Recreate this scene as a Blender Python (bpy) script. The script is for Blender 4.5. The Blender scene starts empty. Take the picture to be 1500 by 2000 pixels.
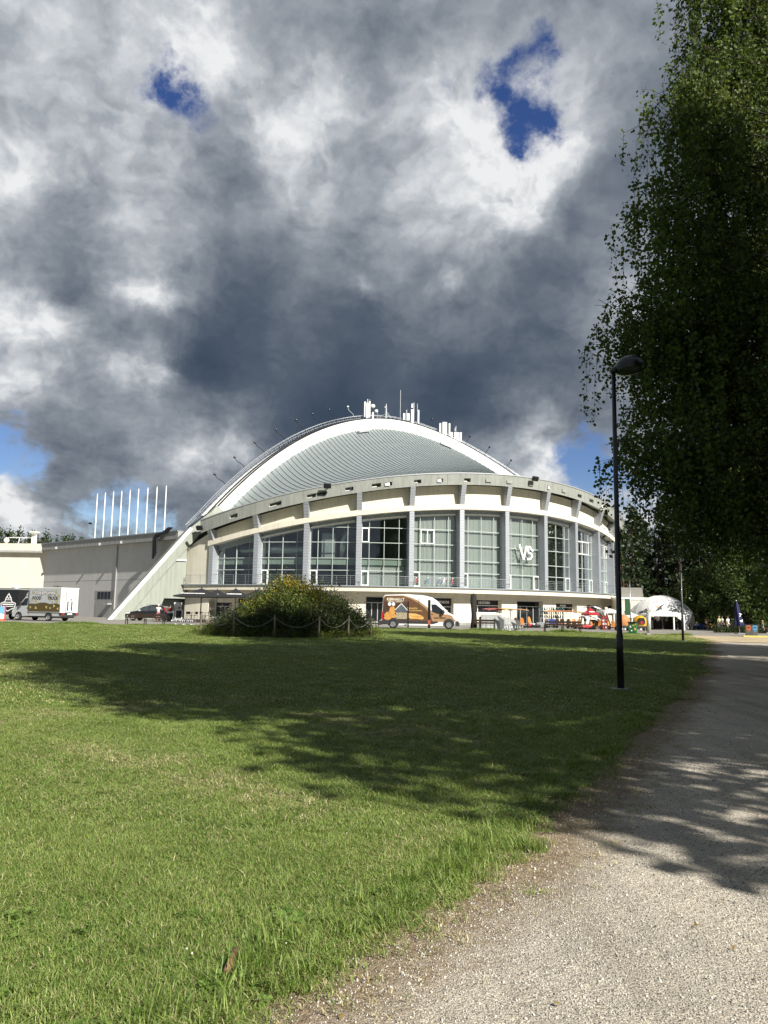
import bpy, math, random
import numpy as np
from mathutils import Vector, Matrix
R = math.radians
scene = bpy.context.scene
COL = scene.collection
random.seed(7)
rng = np.random.default_rng(7)

# ------------------------------------------------------------------ camera
FPX, EYE, HORIZON, ROLL = 1500.0, 1.5, 1196.0, 0.016
PITCH = math.atan((HORIZON - 1000) / FPX)
_up0 = Vector((0, -math.sin(PITCH), math.cos(PITCH)))
_fw = Vector((0, math.cos(PITCH), math.sin(PITCH)))
_rt0 = Vector((1, 0, 0))
CAM_RT = math.cos(ROLL) * _rt0 + math.sin(ROLL) * _up0
CAM_UP = -math.sin(ROLL) * _rt0 + math.cos(ROLL) * _up0
EYEP = Vector((0, 0, EYE))


def ray(px, py):
    """Direction of a photograph pixel, scaled so that its Y component is 1."""
    d = CAM_RT * (px - 750) - CAM_UP * (py - 1000) + _fw * FPX
    return d / d.y


def at(px, py, dist):
    """World point of a photograph pixel at the distance dist along +Y."""
    return EYEP + ray(px, py) * dist


cam = bpy.data.cameras.new('camera')
cam.sensor_fit = 'VERTICAL'
cam.sensor_height = 24.0
cam.lens = FPX / 2000 * 24.0
cam.clip_start, cam.clip_end = 0.1, 4000
cam_ob = bpy.data.objects.new('camera', cam)
COL.objects.link(cam_ob)
_m = Matrix((CAM_RT, CAM_UP, -_fw)).transposed().to_4x4()
_m.translation = EYEP
cam_ob.matrix_world = _m
scene.camera = cam_ob

# ------------------------------------------------------------------ light
EXPOSURE = 0.7
SUN_AZ = (0.66, -0.75)
SUN_EL = 36.0
SUN_ROT = math.atan2(SUN_AZ[0], SUN_AZ[1])
sun = bpy.data.lights.new('sun', 'SUN')
sun.energy = 5.0
sun.angle = R(0.5)
sun.color = (1.0, 0.95, 0.86)
sun_ob = bpy.data.objects.new('sun', sun)
COL.objects.link(sun_ob)
_n = math.hypot(*SUN_AZ)
SUN_DIR = Vector((SUN_AZ[0] / _n * math.cos(R(SUN_EL)), SUN_AZ[1] / _n * math.cos(R(SUN_EL)), math.sin(R(SUN_EL))))
sun_ob.rotation_euler = SUN_DIR.to_track_quat('Z', 'Y').to_euler()
sun_ob.location = (30, -30, 60)

scene.view_settings.view_transform = 'Standard'
scene.view_settings.look = 'None'
scene.view_settings.exposure = EXPOSURE
scene.view_settings.gamma = 1.0
scene.view_settings.use_curve_mapping = False
scene.cycles.max_bounces = 8
scene.cycles.transparent_max_bounces = 16
scene.cycles.sample_clamp_indirect = 6.0
scene.cycles.use_denoising = True


def lin(r, g=None, b=None):
    """sRGB 0-255 to a linear colour."""
    if g is None:
        g = b = r
    f = lambda c: (c / 255 / 12.92) if c / 255 <= 0.04045 else ((c / 255 + 0.055) / 1.055) ** 2.4
    return (f(r), f(g), f(b), 1.0)


# ------------------------------------------------------------------ node helper
class NT:
    def __init__(self, tree):
        self.t = tree
        self.n = tree.nodes
        self.l = tree.links

    def new(self, kind, **kw):
        nd = self.n.new(kind)
        for k, v in kw.items():
            setattr(nd, k, v)
        return nd

    def put(self, sock, v):
        if hasattr(v, 'is_output'):
            self.l.new(v, sock)
        elif v is not None:
            sock.default_value = v

    def math(self, op, a, b=None, c=None, clamp=False):
        nd = self.new('ShaderNodeMath', operation=op, use_clamp=clamp)
        for i, v in enumerate((a, b, c)):
            self.put(nd.inputs[i], v)
        return nd.outputs[0]

    def vec(self, op, a, b=None, s=None):
        nd = self.new('ShaderNodeVectorMath', operation=op)
        self.put(nd.inputs[0], a)
        if b is not None:
            self.put(nd.inputs[1], b)
        if s is not None:
            self.put(nd.inputs['Scale'], s)
        return nd.outputs['Value'] if op in ('DOT_PRODUCT', 'LENGTH', 'DISTANCE') else nd.outputs[0]

    def noise(self, vec, scale, detail=4, rough=0.5, out='Fac', dist=0.0):
        nd = self.new('ShaderNodeTexNoise')
        if vec is not None:
            self.l.new(vec, nd.inputs['Vector'])
        nd.inputs['Scale'].default_value = scale
        nd.inputs['Detail'].default_value = detail
        nd.inputs['Roughness'].default_value = rough
        nd.inputs['Distortion'].default_value = dist
        return nd.outputs[out]

    def ramp(self, fac, stops, interp='LINEAR'):
        nd = self.new('ShaderNodeValToRGB')
        cr = nd.color_ramp
        cr.interpolation = interp
        while len(cr.elements) < len(stops):
            cr.elements.new(0.5)
        for e, (p, c) in zip(cr.elements, stops):
            e.position = p
            e.color = c if len(c) == 4 else (*c, 1)
        self.put(nd.inputs[0], fac)
        return nd.outputs[0]

    def mix(self, fac, a, b, mode='MIX'):
        nd = self.new('ShaderNodeMix', data_type='RGBA', blend_type=mode)
        self.put(nd.inputs[0], fac)
        self.put(nd.inputs[6], a)
        self.put(nd.inputs[7], b)
        return nd.outputs[2]

    def smooth(self, v, lo, hi):
        nd = self.new('ShaderNodeMapRange', interpolation_type='SMOOTHSTEP')
        self.put(nd.inputs[0], v)
        nd.inputs[1].default_value, nd.inputs[2].default_value = lo, hi
        return nd.outputs[0]


# ------------------------------------------------------------------ world: blue sky behind a broken deck of cumulus
# brightness of the cloud deck by direction (photograph pixel -> direction, grey 0-255)
SKY_TONES = [
    (0, 0, 165), (130, 0, 172), (260, 0, 178), (380, 20, 190), (500, 0, 138), (640, 0, 130), (760, 0, 128), (900, 0, 138), (1050, 0, 138), (1200, 0, 138),
    (0, 120, 178), (130, 110, 168), (260, 100, 172), (390, 70, 205), (500, 110, 150), (620, 90, 122), (760, 110, 128), (880, 120, 145), (1020, 60, 140), (1200, 110, 142),
    (20, 230, 178), (120, 200, 172), (220, 200, 165), (300, 250, 205), (430, 200, 165), (540, 200, 165), (640, 170, 182), (740, 190, 140), (830, 220, 180), (920, 200, 205), (1120, 160, 158), (1230, 230, 118),
    (40, 340, 205), (130, 320, 158), (220, 290, 190), (330, 340, 128), (430, 350, 128), (540, 350, 138), (620, 350, 180), (700, 300, 140), (790, 330, 172), (880, 300, 222), (980, 300, 228), (1090, 310, 240), (1170, 330, 120),
    (30, 420, 165), (130, 400, 145), (270, 400, 185), (380, 420, 152), (480, 410, 128), (600, 400, 160), (690, 440, 132), (800, 430, 165), (920, 410, 215), (1030, 420, 218), (1110, 420, 120), (1200, 430, 130),
    (20, 500, 128), (130, 490, 128), (260, 500, 135), (400, 510, 122), (540, 500, 112), (680, 510, 125), (830, 510, 142), (960, 500, 160), (1080, 500, 120), (1180, 520, 118),
    (50, 600, 205), (110, 640, 180), (150, 570, 105), (275, 580, 195), (215, 640, 120), (380, 590, 98), (520, 590, 95), (660, 590, 96), (800, 590, 108), (880, 580, 122), (1000, 590, 108), (1130, 590, 118),
    (20, 690, 168), (130, 690, 170), (220, 680, 90), (330, 680, 85), (470, 680, 82), (620, 690, 76), (760, 690, 82), (900, 680, 86), (1020, 680, 90), (1130, 690, 112),
    (20, 770, 172), (130, 760, 150), (270, 725, 185), (200, 770, 140), (330, 790, 100), (430, 780, 108), (560, 780, 76), (700, 770, 72), (840, 770, 74), (970, 760, 76), (1090, 770, 84), (1170, 770, 110),
    (120, 850, 92), (220, 850, 92), (330, 850, 96), (430, 840, 92), (560, 830, 80), (920, 830, 78), (1040, 850, 168), (1000, 800, 110), (1140, 820, 98),
    (60, 920, 150), (170, 890, 150), (270, 890, 150), (380, 885, 180), (470, 890, 160), (960, 880, 140), (1060, 900, 175), (1190, 960, 205),
    (20, 990, 195), (120, 960, 130), (220, 940, 112), (320, 990, 120), (420, 950, 100), (40, 1015, 195), (520, 960, 95), (1100, 930, 190), (1240, 1000, 215),
    (60, 1100, 140), (180, 1080, 135), (300, 1080, 130), (420, 1050, 115), (540, 1050, 110), (660, 960, 85), (760, 900, 80), (860, 900, 90), (960, 1000, 150), (1080, 1020, 170), (700, 1080, 110), (860, 1060, 120), (1200, 1090, 150),
]
# small sunlit heads and dark bellies that stand out of the deck
SKY_HEADS = [(275, 578, 24, .26), (300, 600, 20, .15), (55, 600, 34, .12), (95, 615, 30, .10), (10, 590, 24, .10), (265, 728, 32, .26), (310, 735, 20, .26), (215, 722, 22, .14), (20, 750, 24, .22),
             (700, 565, 14, .16), (875, 565, 14, .16), (345, 60, 40, .06), (380, 30, 30, .05), (240, 270, 18, .14), (30, 330, 40, .12), (640, 165, 34, .10), (530, 240, 30, .10), (560, 120, 60, .07), (480, 200, 60, .08), (620, 290, 50, .08), (1110, 310, 26, .16), (850, 215, 26, .12),
             (385, 885, 34, .18), (345, 895, 26, .16), (430, 890, 26, .14), (480, 885, 20, .14), (290, 895, 24, .12), (1040, 850, 26, .18), (1080, 880, 24, .14), (1060, 920, 22, .12), (40, 1000, 24, .16), (30, 960, 20, .14), (15, 930, 18, .12),
             (480, 345, 30, -.05), (150, 570, 30, -.12), (370, 690, 40, -.08), (220, 690, 22, -.12), (1130, 420, 30, -.14), (1160, 340, 30, -.08), (1050, 520, 40, -.08), (100, 640, 30, .08)]
BLUE_HOLES = [(318, 164, 26, .75), (345, 192, 22, .6), (288, 172, 24, .35), (394, 232, 22, .35), (370, 200, 20, .45),
              (962, 168, 22, .75), (1032, 112, 24, .42), (1015, 165, 32, .42), (1032, 215, 30, .5), (1042, 248, 28, .85), (1000, 252, 22, .6), (1070, 240, 22, .45),
              (860, 203, 18, .35), (370, 0, 22, .6), (310, 0, 20, .5),
              (8, 866, 34, .75), (50, 885, 24, .55), (8, 905, 26, .5), (150, 985, 24, .6), (195, 1000, 30, .8), (245, 1010, 30, .7), (300, 1018, 24, .6),
              (1150, 890, 36, 1.0), (1130, 910, 26, .6), (1160, 930, 36, 1.0), (1300, 935, 44, .8), (1420, 930, 50, .8)]

world = bpy.data.worlds.new('World')
scene.world = world
world.use_nodes = True
W = NT(world.node_tree)
W.n.clear()
_sky = W.new('ShaderNodeTexSky', sky_type='NISHITA', sun_disc=False)
_sky.sun_elevation = R(SUN_EL)
_sky.sun_rotation = SUN_ROT
_sky.altitude = 100
_sky.air_density, _sky.dust_density, _sky.ozone_density = 1.0, 0.1, 2.0
_bg_sky = W.new('ShaderNodeBackground')
_hs = W.new('ShaderNodeHueSaturation')
_hs.inputs['Saturation'].default_value = 1.25
_hs.inputs['Hue'].default_value = 0.52
W.l.new(_sky.outputs[0], _hs.inputs['Color'])
W.l.new(_hs.outputs[0], _bg_sky.inputs[0])
_bg_sky.inputs[1].default_value = 0.06
_gen = W.new('ShaderNodeTexCoord').outputs['Generated']
_dir = W.vec('NORMALIZE', _gen)
# ragged edges: the direction is warped by two sizes of turbulence before it looks up the tones
_w1 = W.vec('SUBTRACT', W.noise(_dir, 9.0, 8, 0.6, 'Color'), (0.5, 0.5, 0.5))
_w2 = W.vec('SUBTRACT', W.noise(_dir, 2.6, 3, 0.5, 'Color'), (0.5, 0.5, 0.5))
_warp = W.vec('ADD', W.vec('SCALE', _w1, s=0.13), W.vec('SCALE', _w2, s=0.03))
_dw = W.vec('NORMALIZE', W.vec('ADD', _dir, _warp))
_dh = W.vec('NORMALIZE', W.vec('ADD', _dir, W.vec('SCALE', _w1, s=0.125)))


def _unit(px, py):
    return ray(px, py).normalized()


_pts = np.array([_unit(x, y) for x, y, _ in SKY_TONES])
_val = np.array([(v + (9 if y < 460 else 3)) / 255 for _, y, v in SKY_TONES])
_cen = np.array([_unit(x, y) for y in range(-60, 1100, 96) for x in range(-40 + (y // 96 % 2) * 52, 1300, 104)])
_k = 1 / (0.062 ** 2)
_base = 0.46
RELIEF = 1.45
_A = np.exp(_k * (_pts @ _cen.T - 1))
_amp = np.linalg.solve(_A.T @ _A + 0.03 * np.eye(len(_cen)), _A.T @ (_val - _base))
_acc = None
for c, a in zip(_cen, _amp):
    if abs(a) < 0.012:
        continue
    e = W.math('EXPONENT', W.math('MULTIPLY_ADD', W.vec('DOT_PRODUCT', _dw, tuple(c)), _k, -_k))
    _acc = W.math('MULTIPLY_ADD', e, float(a), _base if _acc is None else _acc)
for x, y, r, a in SKY_HEADS:
    k = 1 / ((r / 1500) ** 2)
    e = W.math('EXPONENT', W.math('MULTIPLY_ADD', W.vec('DOT_PRODUCT', _dh, tuple(_unit(x, y))), k, -k))
    _acc = W.math('MULTIPLY_ADD', e, a, _acc)
_hole = None
for x, y, r, a in BLUE_HOLES:
    k = 1 / ((r / 1500 * 1.15) ** 2)
    e = W.math('EXPONENT', W.math('MULTIPLY_ADD', W.vec('DOT_PRODUCT', _dh, tuple(_unit(x, y))), k, -k))
    _hole = W.math('MULTIPLY_ADD', e, a, 0.0 if _hole is None else _hole)
# relief: puffed cells of three sizes, lit from the sun's side
_sep = W.new('ShaderNodeSeparateXYZ')
W.l.new(_dir, _sep.inputs[0])
_zz = W.math('MAXIMUM', W.math('ADD', _sep.outputs[2], 0.55), 0.05)
_comb = W.new('ShaderNodeCombineXYZ')
W.l.new(W.math('DIVIDE', _sep.outputs[0], _zz), _comb.inputs[0])
W.l.new(W.math('DIVIDE', _sep.outputs[1], _zz), _comb.inputs[1])
_pp = W.vec('ADD', _comb.outputs[0], W.vec('SCALE', _w1, s=0.10))


def _puff(vec):
    v = W.new('ShaderNodeTexVoronoi', feature='SMOOTH_F1', voronoi_dimensions='2D')
    W.l.new(vec, v.inputs['Vector'])
    v.inputs['Scale'].default_value = 6.0
    v.inputs['Detail'].default_value = 3.0
    v.inputs['Roughness'].default_value = 0.66
    v.inputs['Lacunarity'].default_value = 2.3
    v.inputs['Smoothness'].default_value = 0.35
    v.normalize = True
    return v.outputs['Distance']


_relief = W.math('SUBTRACT', _puff(W.vec('ADD', _pp, (0.014, 0.030, 0.0))), _puff(_pp))
_n3 = W.noise(_pp, 13.0, 9, 0.66)
_n4 = W.noise(_dir, 24.0, 7, 0.64)
_g = W.math('ADD', _acc, W.math('MULTIPLY', _relief, W.math('MULTIPLY_ADD', _acc, RELIEF, -0.25 * RELIEF)))
_g = W.math('ADD', _g, W.math('MULTIPLY', W.math('SUBTRACT', _n4, 0.5), W.math('MULTIPLY_ADD', _acc, 0.42, -0.08)))
_g = W.math('ADD', _g, W.math('MULTIPLY', W.math('SUBTRACT', _n3, 0.5), W.math('MULTIPLY_ADD', _acc, 0.72, -0.10)))
_s = 2 ** -EXPOSURE
_tone = [(.0, (36, 47, 62)), (.24, (60, 74, 92)), (.34, (86, 97, 112)), (.5, (130, 138, 148)), (.65, (164, 170, 178)), (.8, (200, 204, 209)), (.97, (238, 239, 240))]
_cloud = W.ramp(_g, [(p, tuple(v * _s for v in lin(*c)[:3])) for p, c in _tone])
_bg_cloud = W.new('ShaderNodeBackground')
W.l.new(_cloud, _bg_cloud.inputs[0])
_bg_cloud.inputs[1].default_value = 1.0
_hn = W.math('MULTIPLY_ADD', W.math('ADD', W.math('MULTIPLY', W.math('SUBTRACT', _n3, 0.5), 2.4), W.math('MULTIPLY', W.math('SUBTRACT', _n4, 0.5), 2.4)), W.smooth(_hole, 0.05, 0.4), _hole)
_mask = W.smooth(_hn, 0.24, 1.40)
_mx = W.new('ShaderNodeMixShader')
W.l.new(_mask, _mx.inputs[0])
W.l.new(_bg_cloud.outputs[0], _mx.inputs[1])
W.l.new(_bg_sky.outputs[0], _mx.inputs[2])
_wo = W.new('ShaderNodeOutputWorld')
W.l.new(_mx.outputs[0], _wo.inputs[0])
world.cycles.sampling_method = 'MANUAL'
world.cycles.sample_map_resolution = 512


# ------------------------------------------------------------------ mesh helpers
def ident():
    return Matrix.Identity(4)


def T(x, y, z):
    return Matrix.Translation((x, y, z))


def RZ(a):
    return Matrix.Rotation(a, 4, 'Z')


def RX(a):
    return Matrix.Rotation(a, 4, 'X')


def RY(a):
    return Matrix.Rotation(a, 4, 'Y')


class MB:
    """Collects vertices and faces; build() links them as one mesh object."""

    def __init__(self, M=None):
        self.v, self.f, self.mi, self.M, self.m = [], [], [], M or ident(), 0

    def add(self, vs, fs, M=None):
        X = self.M @ M if M is not None else self.M
        o = len(self.v)
        self.v.extend(X @ Vector(p) for p in vs)
        for f in fs:
            self.f.append([o + i for i in f])
            self.mi.append(self.m)
        return self

    def box(self, x0, x1, y0, y1, z0, z1, M=None):
        vs = [(x, y, z) for z in (z0, z1) for y in (y0, y1) for x in (x0, x1)]
        return self.add(vs, [(0, 2, 3, 1), (4, 5, 7, 6), (0, 1, 5, 4), (2, 6, 7, 3), (0, 4, 6, 2), (1, 3, 7, 5)], M)

    def tube(self, pts, rad, n=8, cap=True, M=None):
        pts = [Vector(p) for p in pts]
        rad = [rad] * len(pts) if not hasattr(rad, '__len__') else rad
        vs, fs = [], []
        t0 = (pts[1] - pts[0]).normalized()
        a = t0.orthogonal().normalized()
        for i, p in enumerate(pts):
            t = (pts[min(i + 1, len(pts) - 1)] - pts[max(i - 1, 0)]).normalized()
            a = (a - t * a.dot(t)).normalized()
            b = t.cross(a)
            for k in range(n):
                w = 2 * math.pi * k / n
                vs.append(p + (a * math.cos(w) + b * math.sin(w)) * rad[i])
        for i in range(len(pts) - 1):
            for k in range(n):
                k2 = (k + 1) % n
                fs.append((i * n + k, i * n + k2, (i + 1) * n + k2, (i + 1) * n + k))
        if cap:
            fs.append(tuple(reversed(range(n))))
            fs.append(tuple(range((len(pts) - 1) * n, len(pts) * n)))
        return self.add(vs, fs, M)

    def bar(self, p, q, w, h=None, M=None):
        """Square bar from p to q."""
        p, q = Vector(p), Vector(q)
        h = h or w
        t = (q - p).normalized()
        up = Vector((0, 0, 1)) if abs(t.z) < 0.9 else Vector((0, 1, 0))
        s = t.cross(up).normalized() * w / 2
        u = s.cross(t).normalized() * h / 2
        vs = [e + i * s + j * u for e in (p, q) for i, j in ((-1, -1), (1, -1), (1, 1), (-1, 1))]
        return self.add(vs, [(3, 2, 1, 0), (4, 5, 6, 7), (0, 1, 5, 4), (1, 2, 6, 5), (2, 3, 7, 6), (3, 0, 4, 7)], M)

    def lathe(self, prof, n=16, M=None, arc=1.0):
        vs, fs = [], []
        full = arc >= 1
        cols = n if full else n + 1
        for r, z in prof:
            for k in range(cols):
                w = 2 * math.pi * arc * k / n
                vs.append((r * math.cos(w), r * math.sin(w), z))
        for i in range(len(prof) - 1):
            for k in range(n):
                k2 = (k + 1) % cols
                fs.append((i * cols + k, i * cols + k2, (i + 1) * cols + k2, (i + 1) * cols + k))
        return self.add(vs, fs, M)

    def prism(self, poly, y0, y1, M=None, width=None):
        """Polygon in (x, z), extruded along y; width(z) may scale y with height."""
        n = len(poly)
        w = width or (lambda z: 1.0)
        vs = [(x, y0 * w(z), z) for x, z in poly] + [(x, y1 * w(z), z) for x, z in poly]
        fs = [tuple(range(n)), tuple(reversed(range(n, 2 * n)))]
        fs += [(i, n + i, n + (i + 1) % n, (i + 1) % n) for i in range(n)]
        return self.add(vs, fs, M)

    def ball(self, c, rx, ry=None, rz=None, n=12, M=None):
        ry, rz = ry or rx, rz or rx
        prof = [(max(math.sin(math.pi * i / 8), 1e-3), -math.cos(math.pi * i / 8)) for i in range(9)]
        X = T(*c) @ Matrix.Diagonal((rx, ry, rz, 1))
        return self.lathe(prof, n, X if M is None else M @ X)

    def quadgrid(self, P, closed=False):
        """P[i][j]: points; faces between neighbours."""
        ni, nj = len(P), len(P[0])
        vs = [p for row in P for p in row]
        fs = [(i * nj + j, i * nj + j + 1, (i + 1) * nj + j + 1, (i + 1) * nj + j) for i in range(ni - 1) for j in range(nj - 1)]
        return self.add(vs, fs)

    def build(self, name, mats, parent=None, smooth=False, bevel=0, seg=2):
        me = bpy.data.meshes.new(name)
        me.from_pydata([tuple(p) for p in self.v], [], self.f)
        mats = mats if isinstance(mats, (list, tuple)) else [mats]
        for m in mats:
            me.materials.append(m)
        if len(mats) > 1:
            me.polygons.foreach_set('material_index', self.mi)
        if smooth:
            me.polygons.foreach_set('use_smooth', [True] * len(me.polygons))
        me.update()
        return link(name, me, parent, bevel, seg)


def link(name, me, parent=None, bevel=0, seg=2):
    o = bpy.data.objects.new(name, me)
    COL.objects.link(o)
    if parent is not None:
        o.parent = parent
    if bevel:
        b = o.modifiers.new('bevel', 'BEVEL')
        b.width, b.segments, b.limit_method, b.angle_limit = bevel, seg, 'ANGLE', R(30)
    return o


def mesh_np(name, V, F, mat, parent=None, smooth=False):
    """Fast mesh from arrays: V (n,3), F (m,k)."""
    V, F = np.asarray(V, np.float32), np.asarray(F, np.int32)
    me = bpy.data.meshes.new(name)
    k = F.shape[1]
    me.vertices.add(len(V))
    me.vertices.foreach_set('co', V.ravel())
    me.loops.add(F.size)
    me.loops.foreach_set('vertex_index', F.ravel())
    me.polygons.add(len(F))
    me.polygons.foreach_set('loop_start', np.arange(len(F), dtype=np.int32) * k)
    me.polygons.foreach_set('loop_total', np.full(len(F), k, np.int32))
    if smooth:
        me.polygons.foreach_set('use_smooth', np.ones(len(F), bool))
    for m in (mat if isinstance(mat, (list, tuple)) else [mat]):
        me.materials.append(m)
    me.update(calc_edges=True)
    return link(name, me, parent)


def tag(o, label=None, cat=None, group=None, kind=None):
    for k, v in (('label', label), ('category', cat), ('group', group), ('kind', kind)):
        if v:
            o[k] = v
    return o


def thing(name, label, cat, loc=(0, 0, 0), rz=0.0, group=None):
    o = bpy.data.objects.new(name, None)
    o.empty_display_size = 0.3
    COL.objects.link(o)
    o.location = loc
    o.rotation_euler = (0, 0, rz)
    return tag(o, label, cat, group)


def dup(root, loc, rz, label, group=None, scale=1.0):
    """A copy of a thing with copies of its parts and sub-parts."""
    def cp(o, par):
        c = o.copy()
        COL.objects.link(c)
        if par is not None:
            c.parent = par
        for ch in o.children:
            cp(ch, c)
        return c
    r = cp(root, None)
    r.location, r.rotation_euler, r.scale = loc, (0, 0, rz), (scale,) * 3
    r['label'] = label
    if group:
        r['group'] = group
    return r


def text(name, body, size, M, mat, parent, extrude=0.004, align='CENTER', bold=0.0, sx=1.0):
    """Lettering as a mesh; M places the text plane (x along the writing, y up)."""
    cu = bpy.data.curves.new(name, 'FONT')
    cu.body, cu.size, cu.extrude, cu.offset = body, size, extrude, bold
    cu.align_x, cu.align_y = align, 'CENTER'
    cu.resolution_u = 3
    tmp = bpy.data.objects.new('lettering', cu)
    COL.objects.link(tmp)
    bpy.context.view_layer.update()
    me = bpy.data.meshes.new_from_object(tmp.evaluated_get(bpy.context.evaluated_depsgraph_get()))
    bpy.data.objects.remove(tmp)
    bpy.data.curves.remove(cu)
    me.transform(M @ Matrix.Diagonal((sx, 1, 1, 1)))
    me.materials.clear()
    me.materials.append(mat)
    me.name = name
    return link(name, me, parent)


def face_text(x, y, z, rz=0.0):
    """Matrix for writing on a vertical face that looks to -y before the turn rz."""
    return T(x, y, z) @ RZ(rz) @ RX(R(90))


# ------------------------------------------------------------------ materials
MATS = {}


def mat(name, col, rough=0.6, metal=0.0, spec=0.5, var=0.0, vscale=3.0, bump=0.0, bscale=40.0, dirt=None, alpha=None, coat=0.0, streak=0.0):
    """Principled material with noise variation, grain and optional rain streaks."""
    m = bpy.data.materials.new(name)
    m.use_nodes = True
    N = NT(m.node_tree)
    bs = N.n['Principled BSDF']
    col = col if len(col) == 4 else (*col, 1)
    bs.inputs['Roughness'].default_value = rough
    bs.inputs['Metallic'].default_value = metal
    bs.inputs['Specular IOR Level'].default_value = spec
    bs.inputs['Coat Weight'].default_value = coat
    pos = N.new('ShaderNodeNewGeometry').outputs['Position']
    c = None
    if var:
        f = N.noise(pos, vscale, 6, 0.6)
        d = tuple(v * (1 - var) for v in col[:3]) + (1,)
        l = tuple(min(v * (1 + var * 0.6), 0.95) for v in col[:3]) + (1,)
        c = N.ramp(f, [(0.3, d), (0.7, l)])
    if streak:
        mp = N.new('ShaderNodeMapping')
        N.l.new(pos, mp.inputs[0])
        mp.inputs['Scale'].default_value = (1, 1, 0.06)
        f2 = N.noise(mp.outputs[0], 3.5, 5, 0.6)
        k = N.ramp(f2, [(0.45, (1, 1, 1, 1)), (0.75, (1 - streak,) * 3 + (1,))])
        c = N.mix(1.0, c if c is not None else col, k, 'MULTIPLY')
    if c is None:
        bs.inputs['Base Color'].default_value = col
    else:
        N.l.new(c, bs.inputs['Base Color'])
    if bump:
        b = N.new('ShaderNodeBump')
        b.inputs['Strength'].default_value = bump
        b.inputs['Distance'].default_value = 0.02
        N.l.new(N.noise(pos, bscale, 5, 0.6), b.inputs['Height'])
        N.l.new(b.outputs[0], bs.inputs['Normal'])
    MATS[name] = m
    return m


def glass_mat(name, tint=(0.75, 0.85, 0.82), refl=0.1):
    """Thin pane: tinted see-through with a mirror share that grows at grazing angles."""
    m = bpy.data.materials.new(name)
    m.use_nodes = True
    N = NT(m.node_tree)
    N.n.remove(N.n['Principled BSDF'])
    tr = N.new('ShaderNodeBsdfTransparent')
    tr.inputs[0].default_value = (*tint, 1)
    gl = N.new('ShaderNodeBsdfGlossy')
    gl.inputs['Roughness'].default_value = 0.02
    gl.inputs[0].default_value = (0.95, 0.97, 1, 1)
    fr = N.new('ShaderNodeLayerWeight')
    fr.inputs[0].default_value = 0.25
    f = N.math('MULTIPLY_ADD', fr.outputs['Fresnel'], 0.8, refl, clamp=True)
    mx = N.new('ShaderNodeMixShader')
    N.l.new(f, mx.inputs[0])
    N.l.new(tr.outputs[0], mx.inputs[1])
    N.l.new(gl.outputs[0], mx.inputs[2])
    N.l.new(mx.outputs[0], N.n['Material Output'].inputs[0])
    MATS[name] = m
    return m


def leaf_mat(name, dark, light, trans=0.35, scale=0.6, rough=0.5, spec=0.3):
    """Leaves: colour differs leaf by leaf and clump by clump, some light passes through."""
    m = bpy.data.materials.new(name)
    m.use_nodes = True
    N = NT(m.node_tree)
    bs = N.n['Principled BSDF']
    g = N.new('ShaderNodeNewGeometry')
    f = N.math('ADD', N.math('MULTIPLY', g.outputs['Random Per Island'], 0.6), N.math('MULTIPLY', N.noise(g.outputs['Position'], scale, 3), 0.4))
    c = N.ramp(f, [(0.25, (*dark, 1)), (0.75, (*light, 1))])
    N.l.new(c, bs.inputs['Base Color'])
    bs.inputs['Roughness'].default_value = rough
    bs.inputs['Specular IOR Level'].default_value = spec
    t = N.new('ShaderNodeBsdfTranslucent')
    N.l.new(N.mix(1.0, c, (1.1, 1.0, 0.5, 1), 'MULTIPLY'), t.inputs[0])
    mx = N.new('ShaderNodeMixShader')
    mx.inputs[0].default_value = trans
    N.l.new(bs.outputs[0], mx.inputs[1])
    N.l.new(t.outputs[0], mx.inputs[2])
    N.l.new(mx.outputs[0], N.n['Material Output'].inputs[0])
    MATS[name] = m
    return m


def smoothstep(a, b, x):
    t = np.clip((np.asarray(x, float) - a) / (b - a), 0, 1)
    return t * t * (3 - 2 * t)


def gz(x, y):
    """Height of the ground: the lawn rises gently to the square in front of the arena."""
    return 0.2 * smoothstep(25, 60, y) * (1 - smoothstep(12, 32, x)) + 0.0


def on_ground(px, py, lift=0.0):
    """Where the ray of a photograph pixel meets the ground."""
    r = ray(px, py)
    d = 1.5 / max(-r.z, 1e-4)
    for _ in range(30):
        d = (1.5 - float(gz(r.x * d, d))) / max(-r.z, 1e-4)
    return Vector((r.x * d, d, float(gz(r.x * d, d)) + lift))


def stand(px, dist):
    """A point on the ground in the column px of the photograph at the distance dist."""
    x = 0.0
    for _ in range(3):
        r = ray(px, 1215)
        x = r.x * dist
    return Vector((x, dist, float(gz(x, dist))))


def gap_pt(a, b, t):
    return tuple(a[i] + (b[i] - a[i]) * t for i in range(3))


# ------------------------------------------------------------------ ground, lawn, path, square
PATH_Y = [-12, 2, 2.85, 5, 9.8, 23, 43, 50, 56, 62]
PATH_X = [-7.0, -1.10, -.68, .66, 3.1, 9.4, 18, 21, 22, 22]


def fbm1(x, seed=0):
    """Cheap 1-D fractal noise for ragged edges."""
    x = np.asarray(x, float)
    r = np.zeros_like(x)
    for k, (f, a) in enumerate(((.35, 1), (.9, .6), (2.3, .45), (5.1, .28), (11, .16))):
        r += a * np.sin(x * f * 2.1 + seed * 3.7 + k * 1.9 + 1.3 * np.sin(x * f * .83 + k + seed))
    return r


def path_left(y):
    return np.interp(y, PATH_Y, PATH_X) + 0.07 * fbm1(y, 1) * np.clip(np.asarray(y) / 9, .6, 2.2)


def path_right(y):
    return np.interp(y, PATH_Y, PATH_X) + 4.4 + 0.16 * fbm1(y, 4)


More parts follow.
